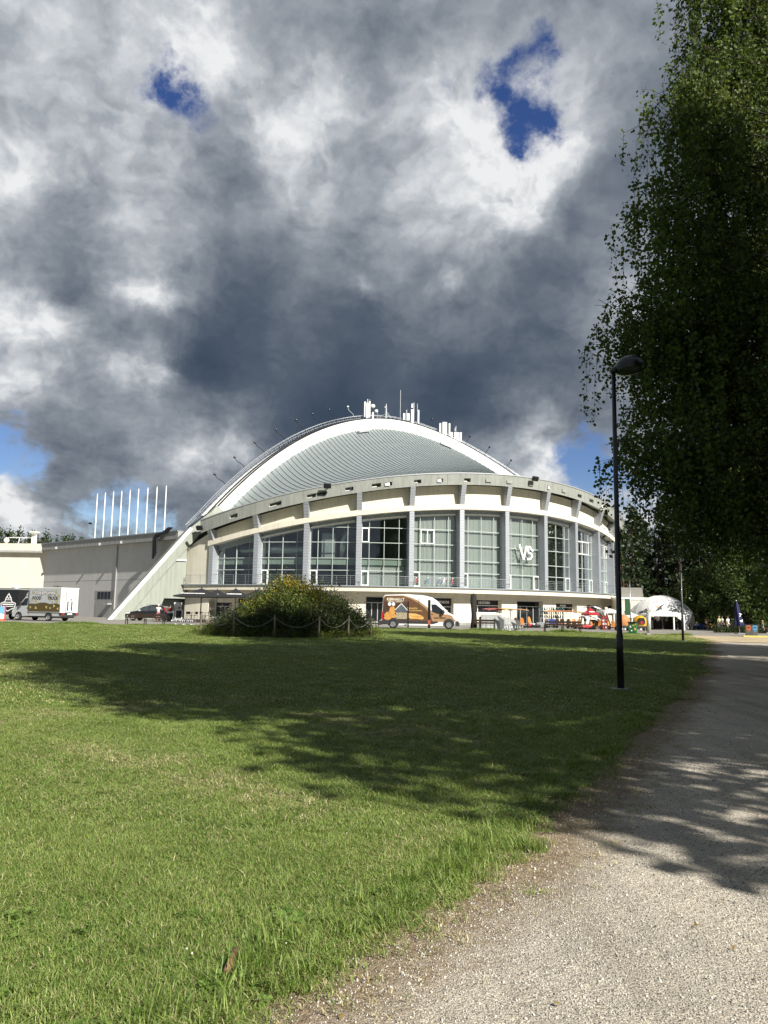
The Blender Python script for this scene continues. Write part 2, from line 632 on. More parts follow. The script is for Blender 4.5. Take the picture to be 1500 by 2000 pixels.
def grid_mesh(name, X, Y, m, dz=0.0, attr=None):
    Z = gz(X, Y) + dz
    ni, nj = X.shape
    V = np.stack([X, Y, Z], -1).reshape(-1, 3)
    i = np.arange(ni * nj).reshape(ni, nj)
    F = np.stack([i[:-1, :-1], i[:-1, 1:], i[1:, 1:], i[1:, :-1]], -1).reshape(-1, 4)
    o = mesh_np(name, V, F, m)
    for k, a in (attr or {}).items():
        at_ = o.data.attributes.new(k, 'FLOAT', 'POINT')
        at_.data.foreach_set('value', np.asarray(a, np.float32).ravel())
    return o


def earth_mat():
    m = bpy.data.materials.new('earth')
    m.use_nodes = True
    N = NT(m.node_tree)
    p = N.new('ShaderNodeNewGeometry').outputs['Position']
    c = N.ramp(N.noise(p, 0.35, 8, 0.65), [(.3, (.018, .026, .012, 1)), (.6, (.05, .05, .028, 1)), (.8, (.08, .07, .045, 1))])
    N.l.new(c, N.n['Principled BSDF'].inputs['Base Color'])
    N.n['Principled BSDF'].inputs['Roughness'].default_value = .95
    return m


def lawn_mat():
    m = bpy.data.materials.new('lawn_turf')
    m.use_nodes = True
    N = NT(m.node_tree)
    bs = N.n['Principled BSDF']
    p = N.new('ShaderNodeNewGeometry').outputs['Position']
    n_big = N.noise(p, 0.22, 5, 0.6)
    n_mid = N.noise(p, 1.7, 6, 0.6)
    n_fine = N.noise(p, 34.0, 5, 0.7)
    mp = N.new('ShaderNodeMapping')
    N.l.new(p, mp.inputs[0])
    mp.inputs['Scale'].default_value = (60, 22, 1)
    n_blade = N.noise(mp.outputs[0], 1.0, 3, 0.6)
    green = N.ramp(n_mid, [(.3, (.088, .168, .025, 1)), (.55, (.140, .230, .042, 1)), (.75, (.205, .270, .075, 1))])
    dry = N.ramp(n_fine, [(.3, (.10, .12, .035, 1)), (.7, (.26, .25, .11, 1))])
    c = N.mix(N.math('MULTIPLY', N.smooth(n_big, .46, .68), .55), green, dry)
    k = N.ramp(N.math('ADD', N.math('MULTIPLY', n_fine, .5), N.math('MULTIPLY', n_blade, .5)), [(.35, (.35, .38, .3, 1)), (.52, (.95, .95, .9, 1)), (.68, (1.5, 1.45, 1.3, 1))])
    c = N.mix(1.0, c, k, 'MULTIPLY')
    bare = N.smooth(N.noise(p, .55, 4, .5), .69, .74)
    c = N.mix(N.math('MULTIPLY', bare, .7), c, (.15, .12, .075, 1))
    N.l.new(c, bs.inputs['Base Color'])
    bs.inputs['Roughness'].default_value = .8
    bs.inputs['Specular IOR Level'].default_value = .15
    b = N.new('ShaderNodeBump')
    b.inputs['Strength'].default_value = 1.0
    b.inputs['Distance'].default_value = 0.05
    N.l.new(N.math('ADD', n_fine, N.math('MULTIPLY', n_blade, .8)), b.inputs['Height'])
    N.l.new(b.outputs[0], bs.inputs['Normal'])
    return m


def gravel_mat(name, edge=True, sand=(.60, .555, .475), dark=(.25, .23, .20)):
    m = bpy.data.materials.new(name)
    m.use_nodes = True
    N = NT(m.node_tree)
    bs = N.n['Principled BSDF']
    p = N.new('ShaderNodeNewGeometry').outputs['Position']
    v = N.new('ShaderNodeTexVoronoi')
    N.l.new(p, v.inputs['Vector'])
    v.inputs['Scale'].default_value = 95
    v2 = N.new('ShaderNodeTexVoronoi')
    N.l.new(p, v2.inputs['Vector'])
    v2.inputs['Scale'].default_value = 38
    sep = N.new('ShaderNodeSeparateColor')
    N.l.new(v.outputs['Color'], sep.inputs[0])
    stone = N.ramp(sep.outputs[0], [(0, (*dark, 1)), (.3, tuple(.5 * (a + b) for a, b in zip(sand, dark)) + (1,)), (.75, (*sand, 1)), (1, tuple(min(1, a * 1.35) for a in sand) + (1,))])
    soil = N.ramp(N.noise(p, 3.0, 8, .65), [(.3, tuple(.62 * a for a in sand) + (1,)), (.7, tuple(.95 * a for a in sand) + (1,))])
    c = N.mix(N.smooth(N.noise(p, 5.0, 6, .7), .36, .60), soil, stone)
    c = N.mix(1.0, c, N.ramp(N.noise(p, .5, 5, .6), [(.3, (.80, .79, .78, 1)), (.7, (1.1, 1.08, 1.04, 1))]), 'MULTIPLY')
    mt = N.new('ShaderNodeMapping')
    N.l.new(p, mt.inputs[0])
    mt.inputs['Rotation'].default_value = (0, 0, R(23))
    mt.inputs['Scale'].default_value = (1.5, .16, 1)
    c = N.mix(1.0, c, N.ramp(N.noise(mt.outputs[0], 1.0, 5, .6), [(.36, (.80, .78, .75, 1)), (.5, (1, 1, 1, 1)), (.66, (1.12, 1.11, 1.09, 1))]), 'MULTIPLY')
    if edge:
        a = N.new('ShaderNodeAttribute', attribute_name='edge')
        e = N.math('ADD', a.outputs['Fac'], N.math('MULTIPLY', N.math('SUBTRACT', N.noise(p, 6.0, 6, .65), .5), .9))
        dirt = N.ramp(N.noise(p, 30, 6, .7), [(.3, (.13, .095, .06, 1)), (.7, (.38, .30, .20, 1))])
        c = N.mix(N.smooth(e, 1.0, .42), c, dirt)
    N.l.new(c, bs.inputs['Base Color'])
    bs.inputs['Roughness'].default_value = .9
    bs.inputs['Specular IOR Level'].default_value = .2
    b = N.new('ShaderNodeBump')
    b.inputs['Strength'].default_value = .9
    b.inputs['Distance'].default_value = .012
    h = N.math('ADD', N.math('MULTIPLY', v.outputs['Distance'], -.6), N.math('MULTIPLY', N.noise(p, 160, 4, .7), .6))
    N.l.new(N.math('ADD', h, N.math('MULTIPLY', v2.outputs['Distance'], -.5)), b.inputs['Height'])
    N.l.new(b.outputs[0], bs.inputs['Normal'])
    return m


xs = np.concatenate([np.linspace(-2500, -160, 10)[:-1], np.arange(-160, 161, 4.0), np.linspace(160, 2500, 10)[1:]])
ys = np.concatenate([np.linspace(-1500, -40, 8)[:-1], np.arange(-40, 221, 4.0), np.linspace(220, 3000, 10)[1:]])
X, Y = np.meshgrid(xs, ys, indexing='ij')
tag(grid_mesh('ground', X, Y, earth_mat(), -.03), kind='structure')

LAWN_END = 61.0
yr = [-12.0]
while yr[-1] < LAWN_END:
    yr.append(yr[-1] + max(.05, .012 * abs(yr[-1])))
yr = np.array(yr)
u = np.concatenate([np.linspace(0, .9, 40)[:-1], np.linspace(.9, .985, 30)[:-1], np.linspace(.985, 1, 12)])
Yg = np.repeat(yr[:, None], len(u), 1)
end_ = np.clip((Yg - 40) / 21, 0, 1)
Xg = -130 + (path_left(Yg) + 130) * u[None]
Yg = Yg + end_ ** 3 * (1.2 * np.sin(Xg * .12) - .05 * np.clip(-Xg, -20, 40) * -1.2 + .25 * fbm1(Xg, 2))
LAWN = lawn_mat()
lawn = tag(grid_mesh('lawn', Xg, Yg, LAWN, 0.0), kind='structure')
ur = np.linspace(0, 1, 16)
Yg = np.repeat(yr[:, None], 16, 1)
Xg = path_right(Yg) + ur[None] ** 2 * 70
tag(grid_mesh('grass_verge', Xg, Yg, LAWN, 0.0), kind='structure')

# the gravel path, with dirt along its edges
up = np.linspace(0, 1, 40)
yp = np.concatenate([np.arange(-12, 10, .1), np.arange(10, 62.1, .4)])
Yp = np.repeat(yp[:, None], 40, 1)
xl, xr = path_left(Yp) - .25, path_right(Yp) + .25
Xp = xl + (xr - xl) * up[None]
edge = np.minimum(Xp - xl, xr - Xp) - .12
GRAVEL = gravel_mat('gravel')
tag(grid_mesh('gravel_path', Xp, Yp, GRAVEL, -.012, {'edge': edge}), kind='structure')


def plaza_mat():
    m = bpy.data.materials.new('asphalt')
    m.use_nodes = True
    N = NT(m.node_tree)
    bs = N.n['Principled BSDF']
    p = N.new('ShaderNodeNewGeometry').outputs['Position']
    c = N.ramp(N.noise(p, .4, 8, .65), [(.3, (.19, .175, .155, 1)), (.5, (.255, .24, .215, 1)), (.72, (.32, .30, .27, 1))])
    br = N.new('ShaderNodeTexBrick')
    N.l.new(p, br.inputs['Vector'])
    br.inputs['Scale'].default_value = 1.0
    br.inputs['Brick Width'].default_value, br.inputs['Row Height'].default_value = .9, .45
    br.inputs['Mortar Size'].default_value = .012
    br.inputs['Color1'].default_value, br.inputs['Color2'].default_value, br.inputs['Mortar'].default_value = (1, 1, 1, 1), (.9, .9, .9, 1), (.55, .53, .5, 1)
    c = N.mix(.8, c, br.outputs[0], 'MULTIPLY')
    N.l.new(c, bs.inputs['Base Color'])
    bs.inputs['Roughness'].default_value = .85
    return m


Xq, Yq = np.meshgrid(np.arange(-130, 131, 2.0), np.arange(58, 140, 2.0), indexing='ij')
tag(grid_mesh('square', Xq, Yq, plaza_mat(), -.014), kind='structure')
# the sandy patch where the path meets the square
SAND = gravel_mat('sand', False, (.60, .50, .34), (.30, .25, .17))
yq = np.arange(46, 62.1, .5)
uq = np.linspace(0, 1, 24)
Yq = np.repeat(yq[:, None], 24, 1)
xl = path_left(Yq) - .8 - .5 * (Yq - 46) * .7
Xq = xl + (path_right(Yq) + 6 - xl) * uq[None]
tag(grid_mesh('sandy_ground', Xq, Yq, SAND, .012), kind='structure')


# ------------------------------------------------------------------ blades, weeds and stones spread over the ground
def scatter(name, pts, scl, rot, idx, variants, kind='stuff'):
    """One object that sets a variant on every point."""
    col = bpy.data.collections.new(name + '_variants')
    for i, v in enumerate(variants):
        COL.objects.unlink(v)
        col.objects.link(v)
    me = bpy.data.meshes.new(name)
    me.vertices.add(len(pts))
    me.vertices.foreach_set('co', np.asarray(pts, np.float32).ravel())
    for k, t, a in (('sc', 'FLOAT_VECTOR', scl), ('ro', 'FLOAT_VECTOR', rot)):
        at_ = me.attributes.new(k, t, 'POINT')
        at_.data.foreach_set('vector', np.asarray(a, np.float32).ravel())
    at_ = me.attributes.new('pick', 'INT', 'POINT')
    at_.data.foreach_set('value', np.asarray(idx, np.int32))
    o = link(name, me)
    ng = bpy.data.node_groups.new(name, 'GeometryNodeTree')
    ng.interface.new_socket('Geometry', in_out='INPUT', socket_type='NodeSocketGeometry')
    ng.interface.new_socket('Geometry', in_out='OUTPUT', socket_type='NodeSocketGeometry')
    n, l = ng.nodes, ng.links
    gi, go = n.new('NodeGroupInput'), n.new('NodeGroupOutput')
    ci = n.new('GeometryNodeCollectionInfo')
    ci.inputs[0].default_value = col
    ci.inputs['Separate Children'].default_value = True
    ci.inputs['Reset Children'].default_value = True
    ip = n.new('GeometryNodeInstanceOnPoints')
    ip.inputs['Pick Instance'].default_value = True

    def attr(nm, t):
        a = n.new('GeometryNodeInputNamedAttribute')
        a.data_type = t
        a.inputs[0].default_value = nm
        return a.outputs[0]
    l.new(gi.outputs[0], ip.inputs['Points'])
    l.new(ci.outputs[0], ip.inputs['Instance'])
    l.new(attr('pick', 'INT'), ip.inputs['Instance Index'])
    l.new(attr('ro', 'FLOAT_VECTOR'), ip.inputs['Rotation'])
    l.new(attr('sc', 'FLOAT_VECTOR'), ip.inputs['Scale'])
    l.new(ip.outputs[0], go.inputs[0])
    md = o.modifiers.new('spread', 'NODES')
    md.node_group = ng
    return tag(o, kind=kind)


GRASS = leaf_mat('grass_blade', (.104, .198, .028), (.340, .430, .125), .38, 1.3, .45, .35)
STRAW = leaf_mat('dry_blade', (.30, .26, .12), (.60, .54, .32), .2, 3.0)
WEED = leaf_mat('weed_leaf', (.075, .15, .024), (.17, .26, .06), .3, 2.0, .4)
PETAL = mat('clover_white', (.75, .72, .64), .8)


def tuft(name, n, rad, hmin, hmax, wid, straw=.12, flop=.5):
    V, F, MI = [], [], []
    for _ in range(n):
        a, r = random.uniform(0, 6.28), rad * math.sqrt(random.random())
        x, y = r * math.cos(a), r * math.sin(a)
        b = random.uniform(0, 6.28)
        h = random.uniform(hmin, hmax)
        ln = h * random.uniform(.2, 1.0) * flop * 2
        dx, dy = math.cos(b), math.sin(b)
        w = wid * random.uniform(.6, 1.3)
        px, py = -dy * w / 2, dx * w / 2
        o = len(V)
        for t, ww in ((0, 1), (.4, .95), (.75, .65)):
            z = h * (t - .3 * t * t * flop)
            q = ln * t * t
            V += [(x + dx * q - px * ww, y + dy * q - py * ww, z), (x + dx * q + px * ww, y + dy * q + py * ww, z)]
        V.append((x + dx * ln, y + dy * ln, h * (1 - .32 * flop)))
        F += [(o, o + 1, o + 3, o + 2), (o + 2, o + 3, o + 5, o + 4), (o + 4, o + 5, o + 6)]
        MI += [1 if random.random() < straw else 0] * 3
    me = bpy.data.meshes.new(name)
    me.from_pydata(V, [], F)
    me.materials.append(GRASS)
    me.materials.append(STRAW)
    me.polygons.foreach_set('material_index', MI)
    return link(name, me)


def weed(name, n, ln, wid, flower=0):
    V, F, MI = [], [], []
    for k in range(n):
        a = 6.28 * k / n + random.uniform(-.5, .5)
        l, w, el = ln * random.uniform(.6, 1.2), wid * random.uniform(.7, 1.2), random.uniform(.15, .8)
        dx, dy = math.cos(a), math.sin(a)
        o = len(V)
        for t, ww in ((.15, .15), (.4, .8), (.65, 1), (.88, .6), (1.0, .05)):
            r, z = l * t * math.cos(el * t), .01 + l * (math.sin(el) * t - .35 * t * t)+.02
            for s in (-1, 0, 1):
                V.append((dx * r - dy * w * ww * s / 2, dy * r + dx * w * ww * s / 2, z + abs(s) * w * .18 * ww))
        for i in range(4):
            for s in (0, 1):
                q = o + i * 3 + s
                F.append((q, q + 1, q + 4, q + 3))
                MI.append(0)
    mb = MB()
    for _ in range(flower):
        a, r, h = random.uniform(0, 6.28), random.uniform(0, ln), random.uniform(.05, .09)
        x, y = r * math.cos(a), r * math.sin(a)
        mb.m = 0
        mb.tube([(x, y, 0), (x + .008, y, h)], .0016, 4)
        mb.m = 1
        mb.ball((x + .008, y, h + .004), .0075, .0075, .007, 6)
    o = len(V)
    V += [tuple(p) for p in mb.v]
    F += [tuple(o + i for i in f) for f in mb.f]
    MI += mb.mi
    me = bpy.data.meshes.new(name)
    me.from_pydata(V, [], F)
    me.materials.append(WEED)
    me.materials.append(PETAL)
    me.polygons.foreach_set('material_index', MI)
    return link(name, me)


def wedge(n, y0, y1, left=-.62, right=.62):
    """Random ground points in the wedge the camera looks over (a little wider), spread evenly."""
    y = np.sqrt(rng.uniform(y0 ** 2, y1 ** 2, n))
    x = rng.uniform(left, right, n) * y
    return x, y


def spread(n, y0, y1, keep, **k):
    x, y = wedge(n, y0, y1, **k)
    m = keep(x, y)
    x, y = x[m], y[m]
    return np.stack([x, y, gz(x, y)], 1)


def on_lawn(x, y):
    e = path_left(y)
    return (x < e + .10 * rng.standard_normal(len(x)) * np.clip(1.6 - y * .05, .6, 1.6)) & (y < 60.5)


def noise2(x, y, f, s=0.0):
    return (np.sin(x * f * 1.3 + 2.1 * np.sin(y * f * .7 + s)) + np.sin(y * f * 1.1 + 1.7 * np.sin(x * f * .9 + 1 + s)) + np.sin((x + y) * f * 2.3 + s) * .5) / 2.5


tufts = [tuft('grass_tuft', 60, .08, .016, .044, .0034, .16, .8), tuft('grass_tuft', 56, .08, .018, .052, .0036, .10, .7), tuft('grass_tuft', 56, .085, .012, .036, .0034, .42, 1.0),
         tuft('grass_tuft', 40, .06, .06, .13, .0042, .1, .6), tuft('grass_tuft', 70, .13, .020, .045, .0075, .14, .8), tuft('grass_tuft', 70, .13, .018, .04, .0075, .34, .9)]
P, S, I = [], [], []
for n, y0, y1, sc, base, lf in ((52000, 1.6, 5.5, 1.0, 0, -2.6), (52000, 5.5, 12, 1.3, 0, -1.7), (40000, 12, 26, 1.25, 4, -1.1), (34000, 26, 61, 2.0, 4, -.9)):
    p = spread(n, y0, y1, on_lawn, left=lf, right=.72)
    m = len(p)
    d = path_left(p[:, 1]) - p[:, 0]
    dryness = noise2(p[:, 0], p[:, 1], 1.1) + .7 * noise2(p[:, 0], p[:, 1], 3.7, 2)
    s = sc * rng.uniform(.75, 1.25, m)
    hs = rng.uniform(.7, 1.25, m) * (1 + .35 * noise2(p[:, 0], p[:, 1], 2.3, 5))
    near_edge = (d < .30) & (rng.uniform(size=m) < .08)
    i = np.where(dryness + rng.uniform(-.6, .6, m) > .55, 2, np.where(rng.uniform(size=m) < .5, 0, 1))
    i = np.where(near_edge, 3, i)
    if base:
        i = np.where(dryness + rng.uniform(-.6, .6, m) > .5, 5, 4)
    P.append(p)
    S.append(np.stack([s, s, hs * (1 if base == 0 else .9)], 1))
    I.append(i)
m = 2600
p = np.stack([rng.uniform(-42, 24, m), 60.6 + .35 * rng.standard_normal(m), np.zeros(m)], 1)
p[:, 2] = gz(p[:, 0], p[:, 1])
tall = .8 + .9 * np.clip(noise2(p[:, 0], p[:, 1], .9, 4), -.4, 1)
P.append(p)
S.append(np.stack([tall * 2.2, tall * 2.2, tall * rng.uniform(.8, 2.0, m)], 1))
I.append(np.full(m, 3))
P, S, I = np.concatenate(P), np.concatenate(S), np.concatenate(I)
RO = np.stack([rng.normal(0, .12, len(P)), rng.normal(0, .12, len(P)), rng.uniform(0, 6.28, len(P))], 1)
tag(scatter('grass', P, S, RO, I, tufts), 'short mown grass with dry blades covering the lawn', 'grass')

weeds = [weed('weed_plant', 7, .085, .045), weed('weed_plant', 9, .06, .03), weed('weed_plant', 12, .035, .028, 1), weed('weed_plant', 8, .05, .024, 3)]
p = spread(900, 2.0, 16, lambda x, y: on_lawn(x, y) & (noise2(x, y, 1.5, 3) + .6 * noise2(x, y, 4, 1) + rng.uniform(-.5, .5, len(x)) > .45))
q = spread(420, 2.2, 4.2, lambda x, y: on_lawn(x, y) & (np.abs(x + .55 + .1 * y) < .9) & (rng.uniform(size=len(x)) < .75))
w3 = spread(340, 4.5, 22, lambda x, y: on_lawn(x, y) & (x > path_left(y) - 4.5) & (noise2(x, y, 1.3, 7) > .1))
w3 = w3[::2]
iw = np.concatenate([rng.choice([0, 1, 1, 0, 1, 0, 1, 2], len(p)), rng.choice([0, 0, 1, 1, 1, 0, 0, 2], len(q)), np.full(len(w3), 3)])
p = np.concatenate([p, q, w3])
p[:, 2] += .012
sw = rng.uniform(.3, .62, len(p))
tag(scatter('weeds', p, np.stack([sw, sw, sw], 1), np.stack([rng.normal(0, .15, len(p)), rng.normal(0, .15, len(p)), rng.uniform(0, 6.28, len(p))], 1), iw, weeds),
    'broad leaved weeds and white clover growing among the grass', 'weeds')

STONE = bpy.data.materials.new('path_stone')
STONE.use_nodes = True
_N = NT(STONE.node_tree)
_oi = _N.new('ShaderNodeObjectInfo')
_N.l.new(_N.ramp(_oi.outputs['Random'], [(0, (.16, .15, .135, 1)), (.35, (.35, .325, .285, 1)), (.75, (.53, .50, .44, 1)), (1, (.66, .64, .58, 1))]), _N.n['Principled BSDF'].inputs['Base Color'])
_N.n['Principled BSDF'].inputs['Roughness'].default_value = .85
stones = []
for k in range(4):
    mb = MB().ball((0, 0, 0), 1, random.uniform(.6, .95), random.uniform(.45, .7), 7)
    for v in mb.v:
        v *= 1 + .22 * math.sin(v.x * 5 + k) * math.cos(v.y * 4 + 2 * k)
    stones.append(mb.build('path_stone', STONE))
on_path = lambda x, y: (x > path_left(y) - .03 + np.abs(.22 * rng.standard_normal(len(x)))) & (x < path_right(y))
ps = [spread(60000, 2.0, 4.6, on_path), spread(50000, 4.6, 9, on_path), spread(9000, 9, 18, on_path)]
ss = np.concatenate([rng.lognormal(math.log(.0026), .40, len(ps[0])), rng.lognormal(math.log(.0034), .40, len(ps[1])), rng.lognormal(math.log(.0062), .35, len(ps[2]))])
p = np.concatenate(ps)
p[:, 2] += -.010
tag(scatter('gravel', p, np.stack([ss, ss, ss], 1), rng.uniform(0, 6.28, (len(p), 3)), rng.integers(0, 4, len(p)), stones), 'loose pale gravel lying on the path', 'gravel')
# straw and thin grass creeping over the edge of the path
edge_tufts = [tuft('edge_tuft', 9, .05, .015, .05, .004, .75, 1.0), tuft('edge_tuft', 12, .05, .02, .05, .0036, .3, .8), tuft('edge_tuft', 5, .06, .008, .03, .0035, 1.0, 1.6)]
p = spread(14000, 2.0, 16, lambda x, y: (np.abs(x - path_left(y) - .26) < .20 + .24 * np.abs(rng.standard_normal(len(x)))) & (rng.uniform(size=len(x)) < .85))
p[:, 2] -= .008
sw = rng.uniform(.6, 1.3, len(p))
tag(scatter('straw', p, np.stack([sw, sw, sw], 1), np.stack([rng.normal(0, .1, len(p)), rng.normal(0, .1, len(p)), rng.uniform(0, 6.28, len(p))], 1), rng.choice([0, 0, 1, 2, 2], len(p)), edge_tufts),
    'dry straw and thin grass along the edge of the path', 'straw')

# a few fallen leaves on the path and the grass
FALLEN = leaf_mat('fallen_leaf', (.16, .09, .03), (.36, .27, .09), .15, 9.0)
mb = MB()
mb.quadgrid([[(-.022, -.002, .004), (0, -.016, .010), (.026, -.004, .006)], [(-.024, .004, .005), (0, .016, .012), (.030, .003, .008)]])
fl = [mb.build('fallen_leaf', FALLEN)]
p = spread(230, 2.2, 15, lambda x, y: (x > path_left(y) - .7) & (x < path_right(y)))
sw = rng.uniform(.35, .7, len(p))
tag(scatter('fallen_leaves', p, np.stack([sw, sw, sw], 1), np.stack([rng.normal(0, .3, len(p)), rng.normal(0, .3, len(p)), rng.uniform(0, 6.28, len(p))], 1), np.zeros(len(p)), fl), 'few dry birch leaves fallen on the gravel path', 'leaves')

# a broken stick in the grass
g = on_ground(450, 1905)
BARK = mat('stick_bark', (.22, .12, .07), .8, var=.4, vscale=60)
st = MB().tube([(g.x - .004, g.y - .085, .028), (g.x + .002, g.y - .03, .036), (g.x - .003, g.y + .04, .033), (g.x + .006, g.y + .11, .040)], [.013, .017, .016, .011], 9, True, T(0, 0, .022)).build('stick', BARK, None, True)
tag(st, 'short brown broken stick lying in the near grass', 'stick')


# ------------------------------------------------------------------ the arena
CREAM = mat('cream_render', (.70, .66, .555), .85, var=.07, vscale=.5, bump=.15, bscale=25, streak=.16)
GREYREN = mat('grey_green_render', (.31, .335, .29), .85, var=.07, vscale=.6, bump=.2, bscale=20, streak=.22)
CONC = mat('ring_concrete', (.31, .325, .30), .85, var=.10, vscale=.8, bump=.3, bscale=14, streak=.28)
WHITE = mat('white_paint', (.80, .80, .77), .6, var=.03, vscale=.6)
SOFFIT = mat('soffit_paint', (.45, .44, .39), .8)
LIGHTMET = mat('pale_metal', (.45, .47, .49), .4, .3)
SIDING = mat('grey_siding', (.33, .35, .385), .5, .2, var=.06, vscale=2)
CORRU = mat('corrugated_metal', (.34, .38, .41), .45, .4)
MULL = mat('mullion_paint', (.46, .51, .49), .45)
WFRAME = mat('white_frame', (.78, .79, .77), .45)
RAILM = mat('rail_steel', (.42, .45, .45), .35, .7)
DARKMET = mat('dark_metal', (.03, .03, .035), .4, .4)
GLASS = glass_mat('facade_glass', (.68, .74, .72), .15)
CURTAIN = mat('pale_curtain', (.54, .54, .52), .9)
SPANDREL = mat('green_spandrel', (.36, .42, .36), .5)
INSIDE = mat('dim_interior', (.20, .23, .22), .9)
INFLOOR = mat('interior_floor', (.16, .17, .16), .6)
DUCT = mat('silver_duct', (.70, .72, .74), .3, .9, bump=.6, bscale=4)
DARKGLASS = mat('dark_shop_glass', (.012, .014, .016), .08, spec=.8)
BLACK = mat('black_paint', (.012, .012, .014), .45)
WHITETXT = mat('white_lettering', (.85, .85, .85), .6)

CX, CY, RF = -3.0, 128.9, 40.8
AX = R(-62.4)
AV = Vector((math.cos(AX), math.sin(AX), 0))
CEN = Vector((CX, CY, 0))
ZB = EYE + 2.95


def lsp(a, b, n):
    return [float(v) for v in np.linspace(a, b, n)]


def pol(a, r, z):
    return Vector((CX + r * math.cos(a), CY + r * math.sin(a), z))


def z_win(a):
    return EYE + .54 + 11.82 * math.cos(a - AX)


def z_rb(a):
    return EYE + .53 + 14.72 * math.cos(a - AX)


def z_rt(a):
    return EYE + 2.28 + 14.3 * math.cos(a - AX)


def ang_px(px, r=RF, py=1190):
    """Angle on the near side of the drum under a photograph column."""
    d = ray(px, py)
    k = d.x
    # |(k y - CX, y - CY)| = r, nearer root
    a, b, c = k * k + 1, -2 * (k * CX + CY), CX * CX + CY * CY - r * r
    y = (-b - math.sqrt(max(b * b - 4 * a * c, 0))) / (2 * a)
    return math.atan2(y - CY, k * y - CX)


A0, A1 = AX - R(58), AX + R(58)
AR0 = AX - R(54.6)
PIL0, DP, NP = -2.014, .149, 12
PANG = [PIL0 + DP * k for k in range(NP)]

arena = thing('arena', 'round arena with a white arch, metal saddle roof and tall curved glass front', 'arena', (CX, CY, .2))


def part(mb, name, m, parent=None, smooth=False, bevel=0):
    o = mb.build(name, m, None, smooth, bevel)
    p = parent or arena
    o.parent = p
    if p is arena:
        o.matrix_parent_inverse = T(CX, CY, .2).inverted()
    return o


def arc(mb, a0, a1, n, prof, close=True):
    """Sweep prof(angle) -> [(r, z), ...] along the drum."""
    P = [[pol(a, r, z) for r, z in prof(a)] for a in lsp(a0, a1, n)]
    if close:
        P = [row + [row[0]] for row in P]
    mb.quadgrid(P)
    if close:
        for row, rev in ((P[0], True), (P[-1], False)):
            r = row[:-1]
            mb.add(r if not rev else r[::-1], [tuple(range(len(r)))])
    return mb


# lower wall of the shop floor, with openings cut where the shops are
OPEN = [(414, 452, 1176, 1212, 'door'), (458, 522, 1168, 1202, 'window'), (640, 680, 1170, 1200, 'window'), (714, 762, 1165, 1212, 'door'), (845, 886, 1167, 1207, 'window'),
        (921, 980, 1171, 1197, 'window'), (1010, 1061, 1174, 1214, 'door'), (1086, 1127, 1178, 1197, 'window'), (1146, 1175, 1181, 1200, 'window'), (1187, 1204, 1183, 1202, 'window')]
RG = RF - .55
ops = []
for x0, x1, y0, y1, kind in OPEN:
    a0, a1 = ang_px(x0, RG), ang_px(x1, RG)
    p0 = pol((a0 + a1) / 2, RG, 0)
    f = lambda y: EYE + ray((x0 + x1) / 2, y).z * p0.y
    ops.append((a0, a1, max(f(y1), .28) if kind == 'window' else .24, min(f(y0), ZB - 1.1), kind))
ops.sort()
wall = MB()
ZW0, ZW1 = -.1, ZB - .42
edges = sorted({A0 - .02, A1 + .1, *[o[0] for o in ops], *[o[1] for o in ops], *lsp(A0 - .02, A1 + .1, 60)})
for a, b in zip(edges[:-1], edges[1:]):
    if b - a < 1e-5:
        continue
    o = next((o for o in ops if o[0] - 1e-6 <= a and b <= o[1] + 1e-6), None)
    for z0, z1 in ([(ZW0, ZW1)] if o is None else [(ZW0, o[2]), (o[3], ZW1)]):
        wall.add([pol(a, RG, z0), pol(b, RG, z0), pol(b, RG, z1), pol(a, RG, z1)], [(0, 1, 2, 3)])
for a0, a1, z0, z1, kind in ops:
    r1 = RG - .75
    for q in ([(a0, RG, z0), (a0, RG, z1), (a0, r1, z1), (a0, r1, z0)], [(a1, RG, z0), (a1, r1, z0), (a1, r1, z1), (a1, RG, z1)]):
        wall.add([pol(*p) for p in q], [(0, 1, 2, 3)])
    for z in (z0, z1):
        wall.add([pol(a0, RG, z), pol(a1, RG, z), pol(a1, r1, z), pol(a0, r1, z)], [(0, 1, 2, 3)])
part(wall, 'shop_wall', CREAM)
plinth = arc(MB(), A0 - .02, A1 + .1, 90, lambda a: [(RG + .02, -.1), (RG + .09, -.1), (RG + .09, .42), (RG + .02, .46)])
part(plinth, 'plinth', CONC)
